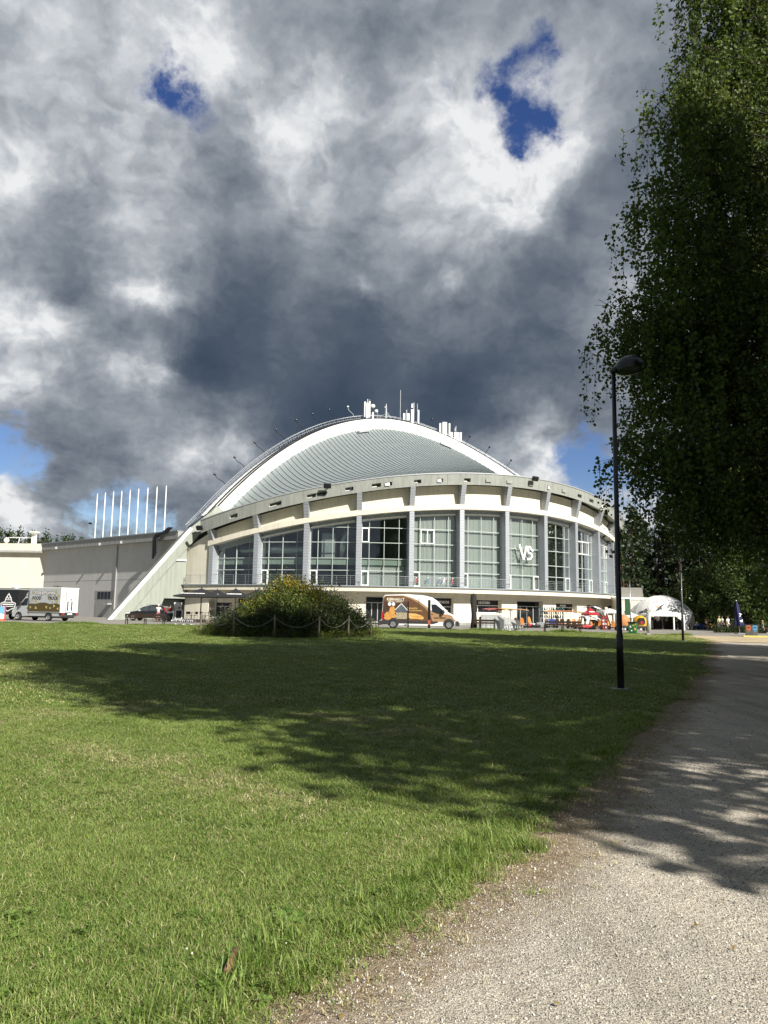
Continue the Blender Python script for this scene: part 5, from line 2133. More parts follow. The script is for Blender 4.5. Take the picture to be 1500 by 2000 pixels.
for k in range(620):
    a, r = g.uniform(0, 6.283), 4.5 * math.sqrt(g.random())
    x, y, z = r * math.cos(a), r * math.sin(a), mound_z(r, a)
    f = max(0, 1 - (r / 4.5) ** 2)
    h = (.42 + .75 * f ** .8) * g.uniform(.5, 1.5)
    if x < -1.2:
        h *= .72
    if x > 1.0 and r > 2.2:
        h *= 1.15
    kind = (2 if g.random() < .8 else 0) if (f > .62 and abs(x + .2) < 2.2) else (g.choice([0, 0, 0, 1, 2]) if x > -1.5 else g.choice([0, 1, 1, 2]))
    n = int(60 + 130 * h)
    rr = .14 + .26 * h * g.uniform(.5, 1)
    q = g.normal(size=(n, 3)) * np.array([rr, rr, h * .30]) + np.array([x, y, z + h * .45])
    q[:, 0] += (q[:, 2] - z) * g.normal(0, .12)
    sets[kind].append(q)
    if g.random() < .34:
        nn = int(g.integers(4, 18))
        tq = np.array([x, y, z + h * .95]) + g.normal(size=(nn, 3)) * np.array([rr * .8, rr * .8, .14])
        w = 3 if (f > .55 and abs(x) < 2.6 and g.random() < .9) else g.choice([4, 5, 6, 6])
        sets[w].append(tq)
    if g.random() < .5:
        e = np.array([x + g.normal(0, .2), y + g.normal(0, .2), z + h * g.uniform(1.1, 1.6)])
        stems.tube([(x, y, z), tuple((np.array([x, y, z]) + e) / 2 + g.normal(0, .05, 3)), tuple(e)], [.012, .009, .004], 3, False)
        m = int(10 + 14 * g.random())
        t = g.uniform(.45, 1, m)[:, None]
        sets[int(g.choice([0, 1, 6]))].append(np.array([x, y, z]) * (1 - t) + e * t + g.normal(size=(m, 3)) * .05)
for k in range(85):         # the yellow head on the crest
    x, y = g.uniform(-1.2, 2.3), g.normal(-.3, .7)
    z = mound_z(math.hypot(x, y), math.atan2(y, x)) + g.uniform(.65, 1.45) * (1.15 - .12 * abs(x))
    sets[3].append(np.array([x, y, z]) + g.normal(size=(int(g.integers(12, 34)), 3)) * np.array([.2, .2, .16]))
stems.build('stem', DARKBARK, mound)
for k, (nm, m_, sz) in enumerate((('dark_foliage', SHRUB[0], .13), ('grey_foliage', SHRUB[1], .10), ('green_foliage', SHRUB[2], .12), ('yellow_blossom', YELLOW, .10), ('pale_blossom', PALEFL, .07), ('blue_blossom', BLUEFL, .06), ('dry_stalk', REDST, .09))):
    o = leaves(nm, np.concatenate(sets[k]), sz, m_, mound, .55, -.3, 30 + k)
    o['kind'] = 'stuff'
# long grass round its foot
q = []
for k in range(420):
    a, r = g.uniform(0, 6.283), 4.75 + g.normal(0, .35)
    q.append(np.array([r * math.cos(a), r * math.sin(a), .12]) + g.normal(size=(26, 3)) * np.array([.16, .16, .12]))
o = leaves('foot_grass', np.concatenate(q), .16, SHRUB[2], mound, .16, -1.5, 44)
o['kind'] = 'stuff'
# posts and rope
POSTW = mat('weathered_post', (.20, .17, .13), .85, var=.3, vscale=8)
ROPE = mat('pale_rope', (.26, .245, .21), .9, var=.2, vscale=30)
angs = [-152, -116, -90, -64, -43, -15, 30, 75, 120, 165]
tops = []
for k, d in enumerate(angs):
    a = R(d)
    x, y = MC.x + (MR + .35) * math.cos(a), MC.y + (MR + .35) * math.sin(a)
    z = float(gz(x, y))
    h = 1.2
    lx, ly = random.uniform(-.05, .05), random.uniform(-.05, .05)
    p = MB().tube([(0, 0, -.2), (lx * .5, ly * .5, h * .5), (lx, ly, h)], [.055, .05, .045], 8).build('fence_post', POSTW, None, True)
    p.location = (x, y, z)
    tag(p, ['leaning wooden rope post at the cafe side end of the flower mound', 'wooden rope post at the front of the mound towards the cafe', 'wooden rope post at the middle of the mound front', 'wooden rope post at the front of the mound towards the van', 'wooden rope post near the van end of the mound front', 'wooden rope post at the van side end of the flower mound',
            'wooden rope post behind the van side of the mound', 'wooden rope post hidden behind the middle of the mound, van side', 'wooden rope post hidden behind the middle of the mound, cafe side', 'wooden rope post behind the cafe side of the mound'][k], 'post', 'posts of the rope fence')
    tops.append(Vector((x + lx, y + ly, z + h - .12)))
b = MB()
for p, q in zip(tops, tops[1:] + tops[:1]):
    b.tube([p.lerp(q, t) - Vector((0, 0, .52 * 4 * t * (1 - t))) for t in lsp(0, 1, 13)], .018, 6)
tag(b.build('rope', ROPE, None, True), 'pale rope sagging from post to post round the flower mound', 'rope')


# ------------------------------------------------------------------ vehicles
CARGLASS = mat('car_glass', (.015, .018, .02), .05, spec=.9, coat=.5)
TYRE = mat('tyre_rubber', (.015, .015, .015), .85)
RIM = mat('wheel_rim', (.55, .56, .58), .3, .8)
PLASTIC = mat('black_plastic', (.025, .025, .027), .55)
LAMPRED = mat('lamp_red', (.45, .02, .02), .2, coat=.6)
LAMPCLEAR = mat('lamp_clear', (.62, .64, .66), .12, coat=.8)
CHROME = mat('chrome', (.7, .7, .7), .15, 1.0)


def wheel(par, x, y, r, w=.22, side=-1):
    o = MB(T(x, y, r) @ RX(R(90))).lathe([(r * .62, -w / 2), (r * .92, -w / 2), (r, -w * .32), (r, w * .32), (r * .92, w / 2), (r * .62, w / 2), (r * .62, -w / 2)], 24).build('wheel', TYRE, par, True)
    b = MB(T(x, y + side * w * .42, r) @ RX(R(90)))
    b.lathe([(0, .03), (r * .14, .03), (r * .16, 0), (r * .60, .0), (r * .64, .03), (r * .64, -.03), (0, -.03)], 20)
    for k in range(5):
        b.box(-.035 * r / .36, .035 * r / .36, r * .1, r * .6, -.0, .035, RZ(2 * math.pi * k / 5))
    b.build('rim', RIM, o, False)
    MB(T(x, y + side * w * .36, r) @ RX(R(90))).lathe([(0, .0), (r * .6, 0), (r * .6, -.02), (0, -.02)], 20).build('hub_recess', PLASTIC, o)
    return o


def decal(par, name, poly, m, w, k=1.004, side=-1):
    return MB().prism(poly, side * k, side * (k - .012), None, w).build(name, m, par)


# brown and white panel van with bakery pictures
vp = stand(818, 65.5)
van = thing('panel_van', 'brown and white panel van with pastry pictures parked in front of the arena', 'van', tuple(vp), R(-3))
VW = lambda z: 1.03 - .05 * z
OUTV = [(-3.30, .30), (-3.36, .42), (-3.34, .62), (-3.14, .66), (-3.10, 1.2), (-3.02, 2.55), (-2.86, 2.76), (-1.0, 2.84), (.4, 2.76), (1.1, 2.60), (1.45, 2.38), (2.42, 1.40), (2.95, 1.12), (3.20, .86), (3.33, .55), (3.33, .34), (3.18, .22), (-3.1, .22)]
VANWHITE = mat('van_white', (.72, .73, .73), .3, coat=.5)
MB().prism(OUTV, -1, 1, None, VW).build('body', VANWHITE, van, bevel=.07, seg=3)
BROWN = [mat('wrap_dark_wood', (.06, .032, .020), .45, var=.5, vscale=4), mat('wrap_brown', (.115, .058, .026), .4), mat('wrap_tan', (.33, .20, .105), .4), mat('wrap_plank', (.12, .065, .038), .45, var=.5, vscale=6)]
vd = lambda nm, poly, m, k=1.006: decal(van, nm, poly, m, VW, k)
vd('side_wrap', [(-3.05, .68), (2.2, .58), (3.0, .62), (3.12, .85), (2.9, 1.06), (2.35, 1.22), (1.75, 1.22), (1.15, 1.42), (.6, 1.85), (0, 2.28), (-.6, 2.55), (-1.3, 2.74), (-2.8, 2.70), (-2.98, 2.5)], BROWN[2])
vd('side_wrap', [(-3.04, .69), (1.15, .60), (.95, 1.2), (.5, 1.72), (-.1, 2.15), (-.7, 2.46), (-1.4, 2.68), (-2.8, 2.66), (-2.96, 2.48)], BROWN[1], 1.009)
vd('side_wrap', [(-3.03, .70), (-.95, .66), (-.95, 2.16), (-2.93, 2.16)], BROWN[0], 1.012)
vd('plank_band', [(-2.9, 2.17), (-.95, 2.17), (-.95, 2.5), (-1.5, 2.64), (-2.75, 2.62), (-2.86, 2.45)], BROWN[3], 1.012)
vd('house_outline', [(-1.95, 1.36), (-.98, 1.36), (-.98, 1.46), (-1.46, 2.02), (-1.95, 1.5)], mat('slate_print', (.10, .12, .14), .4, var=.6, vscale=9), 1.015)
stv = lambda pts, wd_, m, k: [MB().prism([(x0 - dz, z0 + dx), (x1 - dz, z1 + dx), (x1 + dz, z1 - dx), (x0 + dz, z0 - dx)], -k, -k + .01, None, VW).build('gable_line', m, van)
                              for (x0, z0), (x1, z1) in zip(pts[:-1], pts[1:]) for dx, dz in [((x1 - x0) / math.hypot(x1 - x0, z1 - z0) * wd_, (z1 - z0) / math.hypot(x1 - x0, z1 - z0) * wd_)]]
stv([(-2.0, 1.5), (-1.46, 2.06), (-.95, 1.5)], .022, WHITETXT, 1.018)
vd('food_photo', [(-1.9, .78), (-.98, .78), (-.98, 1.32), (-1.9, 1.32)], mat('salad_print', (.36, .31, .22), .5, var=.8, vscale=14), 1.015)
PASTRY = [mat('pastry_gold', (.55, .27, .07), .5, var=.45, vscale=10), mat('pastry_light', (.62, .40, .13), .5, var=.4, vscale=12)]


def blob(cx, cz, rx, rz, n=14, wob=.12, s=0):
    return [(cx + rx * math.cos(6.283 * i / n) * (1 + wob * math.sin(i * 2.3 + s)), cz + rz * math.sin(6.283 * i / n) * (1 + wob * math.cos(i * 1.7 + s))) for i in range(n)]


for i, (cx, cz, rx, rz) in enumerate([(-2.62, 1.0, .26, .34), (-2.2, 1.02, .30, .28), (-2.25, 1.36, .28, .22), (-2.22, 1.62, .22, .20), (-2.6, .86, .30, .16)]):
    vd('pastry_picture', blob(cx, cz, rx, rz, s=i), PASTRY[0], 1.016 + .002 * i)
vd('pastry_picture', [(-.85, 1.26), (-.3, 1.24), (.2, 1.1), (.45, .9), (.3, .76), (-.25, .82), (-.7, .8), (-.92, .95)], PASTRY[1], 1.016)
vd('pastry_picture', blob(-.1, .98, .45, .09), PASTRY[0], 1.019)
VT = lambda x, z, k=1.02: T(x, -VW(z) * k, z) @ RX(R(92.8))
CREAMTXT = mat('cream_lettering', (.72, .66, .52), .5)
text('lettering', 'KIBINAS.LT', .30, VT(-1.95, 2.40), CREAMTXT, van, bold=.008)
text('lettering', 'Užsuk į kibininę', .20, VT(-1.95, 2.22), CREAMTXT, van, bold=.003)
text('lettering', 'Užkandžiai', .20, VT(-.55, 1.68), PASTRY[1], van, bold=.004, align='CENTER')
text('lettering', 'iš prisiminimų', .20, VT(-.30, 1.50), PASTRY[1], van, bold=.004)
text('lettering', 'kepti kibinai', .20, VT(1.75, .92), BROWN[0], van, bold=.004)
for x in (-2.45, -2.13):
    vd('round_badge', blob(x, 2.0 + .0, .14, .14, 16, 0), WHITETXT, 1.02)
vd('side_moulding', [(-3.1, .42), (1.2, .40), (1.6, .52), (1.6, .62), (-3.08, .68)], PLASTIC, 1.020)
MB().prism([(-3.38, .26), (-3.40, .62), (-2.6, .66), (-2.6, .28)], -1.01, 1.01, None, VW).build('rear_bumper', PLASTIC, van, bevel=.04)
MB().prism([(2.98, .24), (3.0, .66), (3.26, .72), (3.39, .5), (3.37, .26)], -1.01, 1.01, None, VW).build('front_bumper', PLASTIC, van, bevel=.05)
vd('side_window', [(1.05, 2.02), (1.42, 2.02), (2.18, 1.40), (2.05, 1.24), (1.5, 1.26), (1.1, 1.42)], CARGLASS, 1.016)
MB().add([(1.52, -.84, 2.30), (2.40, -.90, 1.45), (2.40, .90, 1.45), (1.52, .84, 2.30)], [(0, 1, 2, 3)]).build('windscreen', CARGLASS, van).location = (.02, 0, .03)
MB(T(2.02, -1.10, 1.38)).box(-.09, .09, -.16, .1, -.14, .18).build('wing_mirror', PLASTIC, van, bevel=.04)
vd('door_handle', [(1.0, 1.18), (1.2, 1.18), (1.2, 1.23), (1.0, 1.23)], PLASTIC, 1.02)
vd('headlight', [(2.72, 1.12), (2.98, 1.0), (3.14, .78), (3.0, .74), (2.85, .9)], LAMPCLEAR, 1.014)
vd('tail_light', [(-3.12, .75), (-3.0, .75), (-2.98, 1.35), (-3.07, 1.35)], LAMPRED, 1.02)
vd('door_seam', [(-.02, .66), (.02, .66), (.02, 2.5), (-.02, 2.5)], PLASTIC, 1.012)
for x in (-2.13, 2.50):
    for s in (-1, 1):
        MB().prism([(x + .47 * math.cos(a), .40 + .47 * math.sin(a)) for a in lsp(0, 2 * math.pi, 25)[:-1] if .40 + .47 * math.sin(a) > .2], s * 1.022, s * 1.0, None, VW).build('wheel_arch', PLASTIC, van)
        wheel(van, x, s * .94, .36, .24, s)

# grey box truck turned into a food truck
tp = stand(91, 74)
truck = thing('food_truck', 'grey and white box food truck with pizza slices painted on its side', 'food truck', tuple(tp), R(-24))
TG = mat('truck_grey', (.42, .44, .45), .35, coat=.4)
TWH = mat('truck_white', (.74, .75, .75), .4)
one = lambda z: 1.0
MB().box(-1.30, 2.75, -1.06, 1.06, .78, 3.08).build('box_body', TWH, truck, bevel=.03)
MB().box(-1.28, 2.72, -1.075, -1.062, .82, 3.02).build('side_panel', TG, truck)
MB().box(-1.32, 2.77, -1.085, 1.085, 3.03, 3.12).build('roof_edge', TWH, truck)
CAB = [(-1.32, .42), (-1.32, 2.32), (-1.85, 2.34), (-2.05, 2.2), (-2.72, 1.45), (-3.25, 1.25), (-3.5, 1.0), (-3.56, .7), (-3.56, .38), (-3.3, .3)]
cw = lambda z: .98 - .06 * max(z - 1.0, 0)
MB().prism(CAB, -1, 1, None, cw).build('cab', TG, truck, bevel=.06, seg=3)
MB().prism([(-1.33, 2.3), (-1.33, 3.0), (-1.5, 2.95), (-2.0, 2.36)], -.9, .9).build('wind_deflector', TG, truck, bevel=.04)
decal(truck, 'side_window', [(-1.62, 1.45), (-1.62, 2.12), (-1.98, 2.08), (-2.42, 1.55), (-2.3, 1.42)], CARGLASS, cw, 1.012)
MB().add([(-2.12, -.84, 2.15), (-2.74, -.9, 1.47), (-2.74, .9, 1.47), (-2.12, .84, 2.15)], [(0, 1, 2, 3)]).build('windscreen', CARGLASS, truck).location = (-.03, 0, .03)
MB(T(-2.35, -1.1, 1.6)).box(-.08, .08, -.12, .08, -.22, .2).build('wing_mirror', PLASTIC, truck, bevel=.03)
decal(truck, 'door_handle', [(-1.6, 1.15), (-1.42, 1.15), (-1.42, 1.22), (-1.6, 1.22)], PLASTIC, cw, 1.014)
decal(truck, 'headlight', [(-3.3, 1.02), (-3.5, .92), (-3.54, .72), (-3.4, .74)], LAMPCLEAR, cw, 1.012)
MB().box(-1.3, 2.7, -1.0, 1.0, .45, .77).build('side_skirt', TG, truck)
TD = lambda nm, poly, m, k=1.080: decal(truck, nm, poly, m, one, k)
OLIVE = mat('print_olive', (.085, .065, .022), .5)
PIZZA = mat('print_pizza', (.52, .42, .12), .5)
INK = mat('print_ink', (.02, .02, .022), .5)
TD('hill_print', [(-1.27, .86), (2.70, .86), (2.70, 1.52), (2.2, 1.66), (1.4, 1.58), (.8, 1.72), (.2, 1.70), (-.4, 1.60), (-1.27, 1.62)], OLIVE)
g = np.random.default_rng(5)
for i, (x, z, s, a) in enumerate([(-1.05, 1.25, .20, .3), (-.35, 1.2, .24, 1.6), (1.0, 1.28, .22, .8), (1.5, 1.2, .18, 2.4), (1.95, 1.4, .24, .2), (2.45, 1.15, .20, 1.1), (-.8, 2.65, .20, 2.0), (-.9, 1.95, .18, .6), (-.35, 1.85, .16, 2.8), (2.1, 2.72, .20, 1.2), (2.45, 2.3, .2, .3), (1.45, 1.98, .16, 2.2), (2.25, 1.85, .2, .9), (1.3, 2.42, .16, 1.7)]):
    tri = [(x + s * math.cos(a + k), z + s * math.sin(a + k)) for k in (0, 2.0, 4.2)]
    TD('pizza_print', tri, INK, 1.084)
    TD('pizza_print', [(x + (p - x) * .78, z + (q - z) * .78) for p, q in tri], PIZZA, 1.088)
for i, (x, z, r) in enumerate([(-.45, 2.85, .07), (2.0, 2.4, .06), (-1.15, 1.78, .06), (.05, 2.0, .06), (.25, 2.35, .05), (1.6, 2.72, .05), (1.7, 1.75, .05), (-.65, 1.78, .04)]):
    TD('olive_print', blob(x, z, r, r, 10, 0), INK, 1.084)
text('lettering', 'Pizza Pumba', .52, T(.75, -1.088, 2.62) @ RX(R(90)), INK, truck, bold=.03)
text('lettering', 'Pizza Pumba', .52, T(.75, -1.096, 2.62) @ RX(R(90)), WHITETXT, truck, bold=.0)
text('lettering', 'FOOD', .40, T(-.28, -1.09, 2.12) @ RX(R(90)), INK, truck, bold=.008)
text('lettering', 'TRUCK', .40, T(1.75, -1.09, 2.12) @ RX(R(90)), INK, truck, bold=.008)
for y0, y1 in ((-.42, .0), (.012, .44)):
    d = MB().box(2.752, 2.79, y0, y1, .84, 2.98).build('rear_door', TWH, truck)
    yc = (y0 + y1) / 2 + .0
    MB(T(2.795, yc * 1.1, 1.35) @ RY(R(90))).lathe([(0, .0), (.07, 0), (.07, .01), (0, .012)], 14).build('door_vent', INK, d)
    MB().prism([(yc * 1.1 + .075 * math.cos(t), 1.42 + (.38 if math.sin(t) > 0 else -.38) + .075 * math.sin(t)) for t in lsp(0, 6.283, 17)[:-1]], -2.80, -2.794, RZ(R(90))).build('door_vent', INK, d)
MB().box(2.78, 2.82, -.03, .06, 1.42, 1.5).build('door_lock', PLASTIC, truck)
TD2 = MB(T(2.80, .12, 2.0) @ RY(R(90))).lathe([(0, 0), (.1, 0), (.1, .01), (0, .01)], 4).build('warning_mark', INK, truck)
for y0, y1 in ((-.02, -.028), (-.46, -.452), (.48, .472)):
    MB().box(2.752, 2.796, min(y0, y1), max(y0, y1), .84, 3.0).build('door_seam', PLASTIC, truck)
MB().box(2.65, 2.86, -1.05, 1.05, .58, .76).build('rear_bumper', PLASTIC, truck)
for y in (-.92, .72):
    MB().box(2.862, 2.88, y, y + .24, .60, .74).build('tail_light', LAMPRED, truck)
MB().box(2.862, 2.876, -.28, .28, .61, .73).build('number_plate', WHITETXT, truck)
MB().tube([(.9, .2, 3.12), (.9, .2, 3.28)], .03, 6).box(.6, 1.2, -.1, .5, 3.26, 3.30).build('roof_vent', PLASTIC, truck)
MB().box(-3.4, 2.6, -.8, .8, .3, .5).build('chassis', PLASTIC, truck)
for x in (-2.62, 1.30):
    for s in (-1, 1):
        MB().prism([(x + .44 * math.cos(a), .38 + .44 * math.sin(a)) for a in lsp(0, math.pi, 14)], s * (1.082 if x > 0 else .995), s * .9).build('wheel_arch', PLASTIC, truck)
        wheel(truck, x, s * .96, .36, .24, s)

# black food trailer behind it
bp = stand(12, 78)
trail = thing('food_trailer', 'black food trailer with a white ornament behind the grey food truck', 'food trailer', tuple(bp), R(-14))
MB().box(-2.6, 2.1, -1.05, 1.05, .55, 3.0).build('body', mat('trailer_black', (.015, .015, .018), .35, coat=.3), trail, bevel=.04)
MB().box(-2.64, 2.14, -1.07, 1.07, 2.95, 3.04).build('roof_edge', LIGHTMET, trail)
MB(T(.9, 0, 3.04)).lathe([(.0, .32), (.42, .28), (.48, .18), (.3, .12), (.3, 0)], 16).build('roof_vent', WFRAME, trail, True)


def line_print(par, pts, w, m, y, name='ornament'):
    b = MB()
    for (x0, z0), (x1, z1) in zip(pts[:-1], pts[1:]):
        L = math.hypot(x1 - x0, z1 - z0)
        b.box(-w * .4, L + w * .4, -.006, .006, -w / 2, w / 2, T(x0, y, z0) @ RY(-math.atan2(z1 - z0, x1 - x0)))
    return b.build(name, m, par)


for cx in (.95, -1.5):
    line_print(trail, [(cx - .75, 1.15), (cx - .85, 1.6), (cx - .4, 1.75), (cx - .3, 2.1), (cx, 2.55), (cx + .3, 2.1), (cx + .4, 1.75), (cx + .85, 1.6), (cx + .75, 1.15), (cx + .3, 1.0), (cx, .82), (cx - .3, 1.0), (cx - .75, 1.15)], .08, WHITETXT, -1.062)
    line_print(trail, [(cx - .35, 1.95), (cx - .15, 2.25), (cx, 2.05), (cx + .15, 2.25), (cx + .35, 1.95), (cx - .35, 1.95)], .06, WHITETXT, -1.064)
    for z in (1.3, 1.5, 1.7):
        line_print(trail, [(cx - .6, z), (cx + .6, z)], .07 if z != 1.5 else .12, WHITETXT, -1.066)
for s in (-1, 1):
    wheel(trail, -.2, s * .98, .33, .2, s)
MB().tube([(2.1, 0, .5), (3.2, 0, .5)], .06, 6).build('drawbar', PLASTIC, trail)
bd = stand(-2.5, 70)
ab = thing('pavement_board', 'small blue and red board standing beside the black food trailer', 'sign', tuple(bd), R(20))
MB().box(-.42, .42, -.03, .03, .15, 1.25).build('panel', mat('board_blue', (.12, .35, .62), .5), ab)
MB().prism([(-.42, .2), (.42, .2), (.42, .55), (-.42, .8)], -.036, -.031).build('print', WHITETXT, ab)
MB().bar((.46, 0, .0), (.46, 0, 1.35), .1).build('frame', mat('board_red', (.55, .05, .03), .5), ab)
MB().box(-.4, .4, -.25, .25, 0, .12).build('foot', mat('board_orange', (.65, .16, .04), .5), ab)

# black estate car at the foot of the buttress
cp = stand(291, 84)
car = thing('estate_car', 'black estate car parked at the foot of the grey buttress', 'car', tuple(cp), R(-6))
CO = [(-2.32, .38), (-2.36, .62), (-2.2, .86), (-1.3, 1.02), (-1.0, 1.08), (-.3, 1.52), (.3, 1.64), (1.2, 1.66), (1.75, 1.58), (2.02, 1.42), (2.2, 1.05), (2.32, .92), (2.34, .5), (2.25, .34), (-2.2, .3)]
kw = lambda z: .94 if z < .95 else .94 - .22 * (z - .95)
CARB = mat('car_black', (.010, .011, .013), .12, spec=.7, coat=.9)
MB().prism(CO, -1, 1, None, kw).build('body', CARB, car, bevel=.06, seg=3)
cd = lambda nm, poly, m, k=1.006: decal(car, nm, poly, m, kw, k)
SKYGL = mat('car_side_glass', (.05, .06, .065), .03, spec=1.0, coat=.6)
cd('side_window', [(-.82, 1.10), (-.22, 1.48), (.28, 1.56), (.28, 1.10)], SKYGL)
cd('side_window', [(.36, 1.10), (.36, 1.57), (1.1, 1.56), (1.2, 1.12)], SKYGL)
cd('side_window', [(1.27, 1.13), (1.18, 1.55), (1.62, 1.50), (1.85, 1.34), (1.9, 1.18)], SKYGL)
cd('window_trim', [(-.9, 1.06), (1.95, 1.12), (1.95, 1.14), (-.9, 1.085)], CHROME, 1.012)
MB().add([(-.32, -.72, 1.50), (-1.02, -.84, 1.09), (-1.02, .84, 1.09), (-.32, .72, 1.50)], [(0, 1, 2, 3)]).build('windscreen', SKYGL, car).location = (-.03, 0, .02)
cd('headlight', [(-2.25, .84), (-1.75, .92), (-1.8, .76), (-2.28, .70)], LAMPCLEAR, 1.012)
cd('fog_lamp', [(-2.2, .42), (-1.98, .58), (-2.0, .42)], LAMPCLEAR, 1.012)
cd('tail_light', [(1.9, 1.45), (2.05, 1.40), (2.28, .98), (2.14, .98)], LAMPRED, 1.016)
MB().box(2.28, 2.345, -.9, -.6, .8, 1.0).build('tail_light', LAMPRED, car)
MB(T(-.72, -1.0, 1.1)).box(-.1, .1, -.1, .06, -.08, .08).build('wing_mirror', LAMPCLEAR, car, bevel=.03)
cd('door_handle', [(-.05, .94), (.2, .95), (.2, .98), (-.05, .97)], CHROME, 1.012)
cd('sill', [(-1.1, .32), (1.1, .32), (1.1, .42), (-1.1, .42)], PLASTIC, 1.008)
MB().bar((-.1, -.66, 1.68), (1.5, -.66, 1.72), .05).bar((-.1, .66, 1.68), (1.5, .66, 1.72), .05).build('roof_rail', PLASTIC, car)
for x in (-1.42, 1.36):
    for s in (-1, 1):
        MB().prism([(x + .41 * math.cos(a), .36 + .41 * math.sin(a)) for a in lsp(-.35, math.pi + .35, 16)], s * 1.012, s * .9, None, kw).build('wheel_arch', PLASTIC, car)
        wheel(car, x, s * .87, .35, .22, s)


# ------------------------------------------------------------------ people and bicycles
SKIN = mat('skin', (.46, .28, .20), .55)
HAIRM = {'dark': mat('hair_dark', (.03, .02, .015), .6), 'fair': mat('hair_fair', (.30, .21, .10), .6), 'white': mat('helmet_white', (.78, .76, .74), .4)}
CLOTH = {}


def cloth(c):
    if c not in CLOTH:
        CLOTH[c] = mat('cloth_%d' % len(CLOTH), c, .85)
    return CLOTH[c]


def skin_mesh(name, V, E, rad, m, par, root=0, sub=1):
    me = bpy.data.meshes.new(name)
    me.from_pydata(V, E, [])
    me.materials.append(m)
    o = link(name, me, par)
    o.modifiers.new('skin', 'SKIN').use_smooth_shade = True
    if not me.skin_vertices:
        bm_attr = me.attributes
    sv = me.skin_vertices[0].data
    for i, r in enumerate(rad):
        sv[i].radius = (r, r) if not isinstance(r, tuple) else r
        sv[i].use_root = i == root
    if sub:
        s = o.modifiers.new('smooth', 'SUBSURF')
        s.levels = s.render_levels = sub
    return o


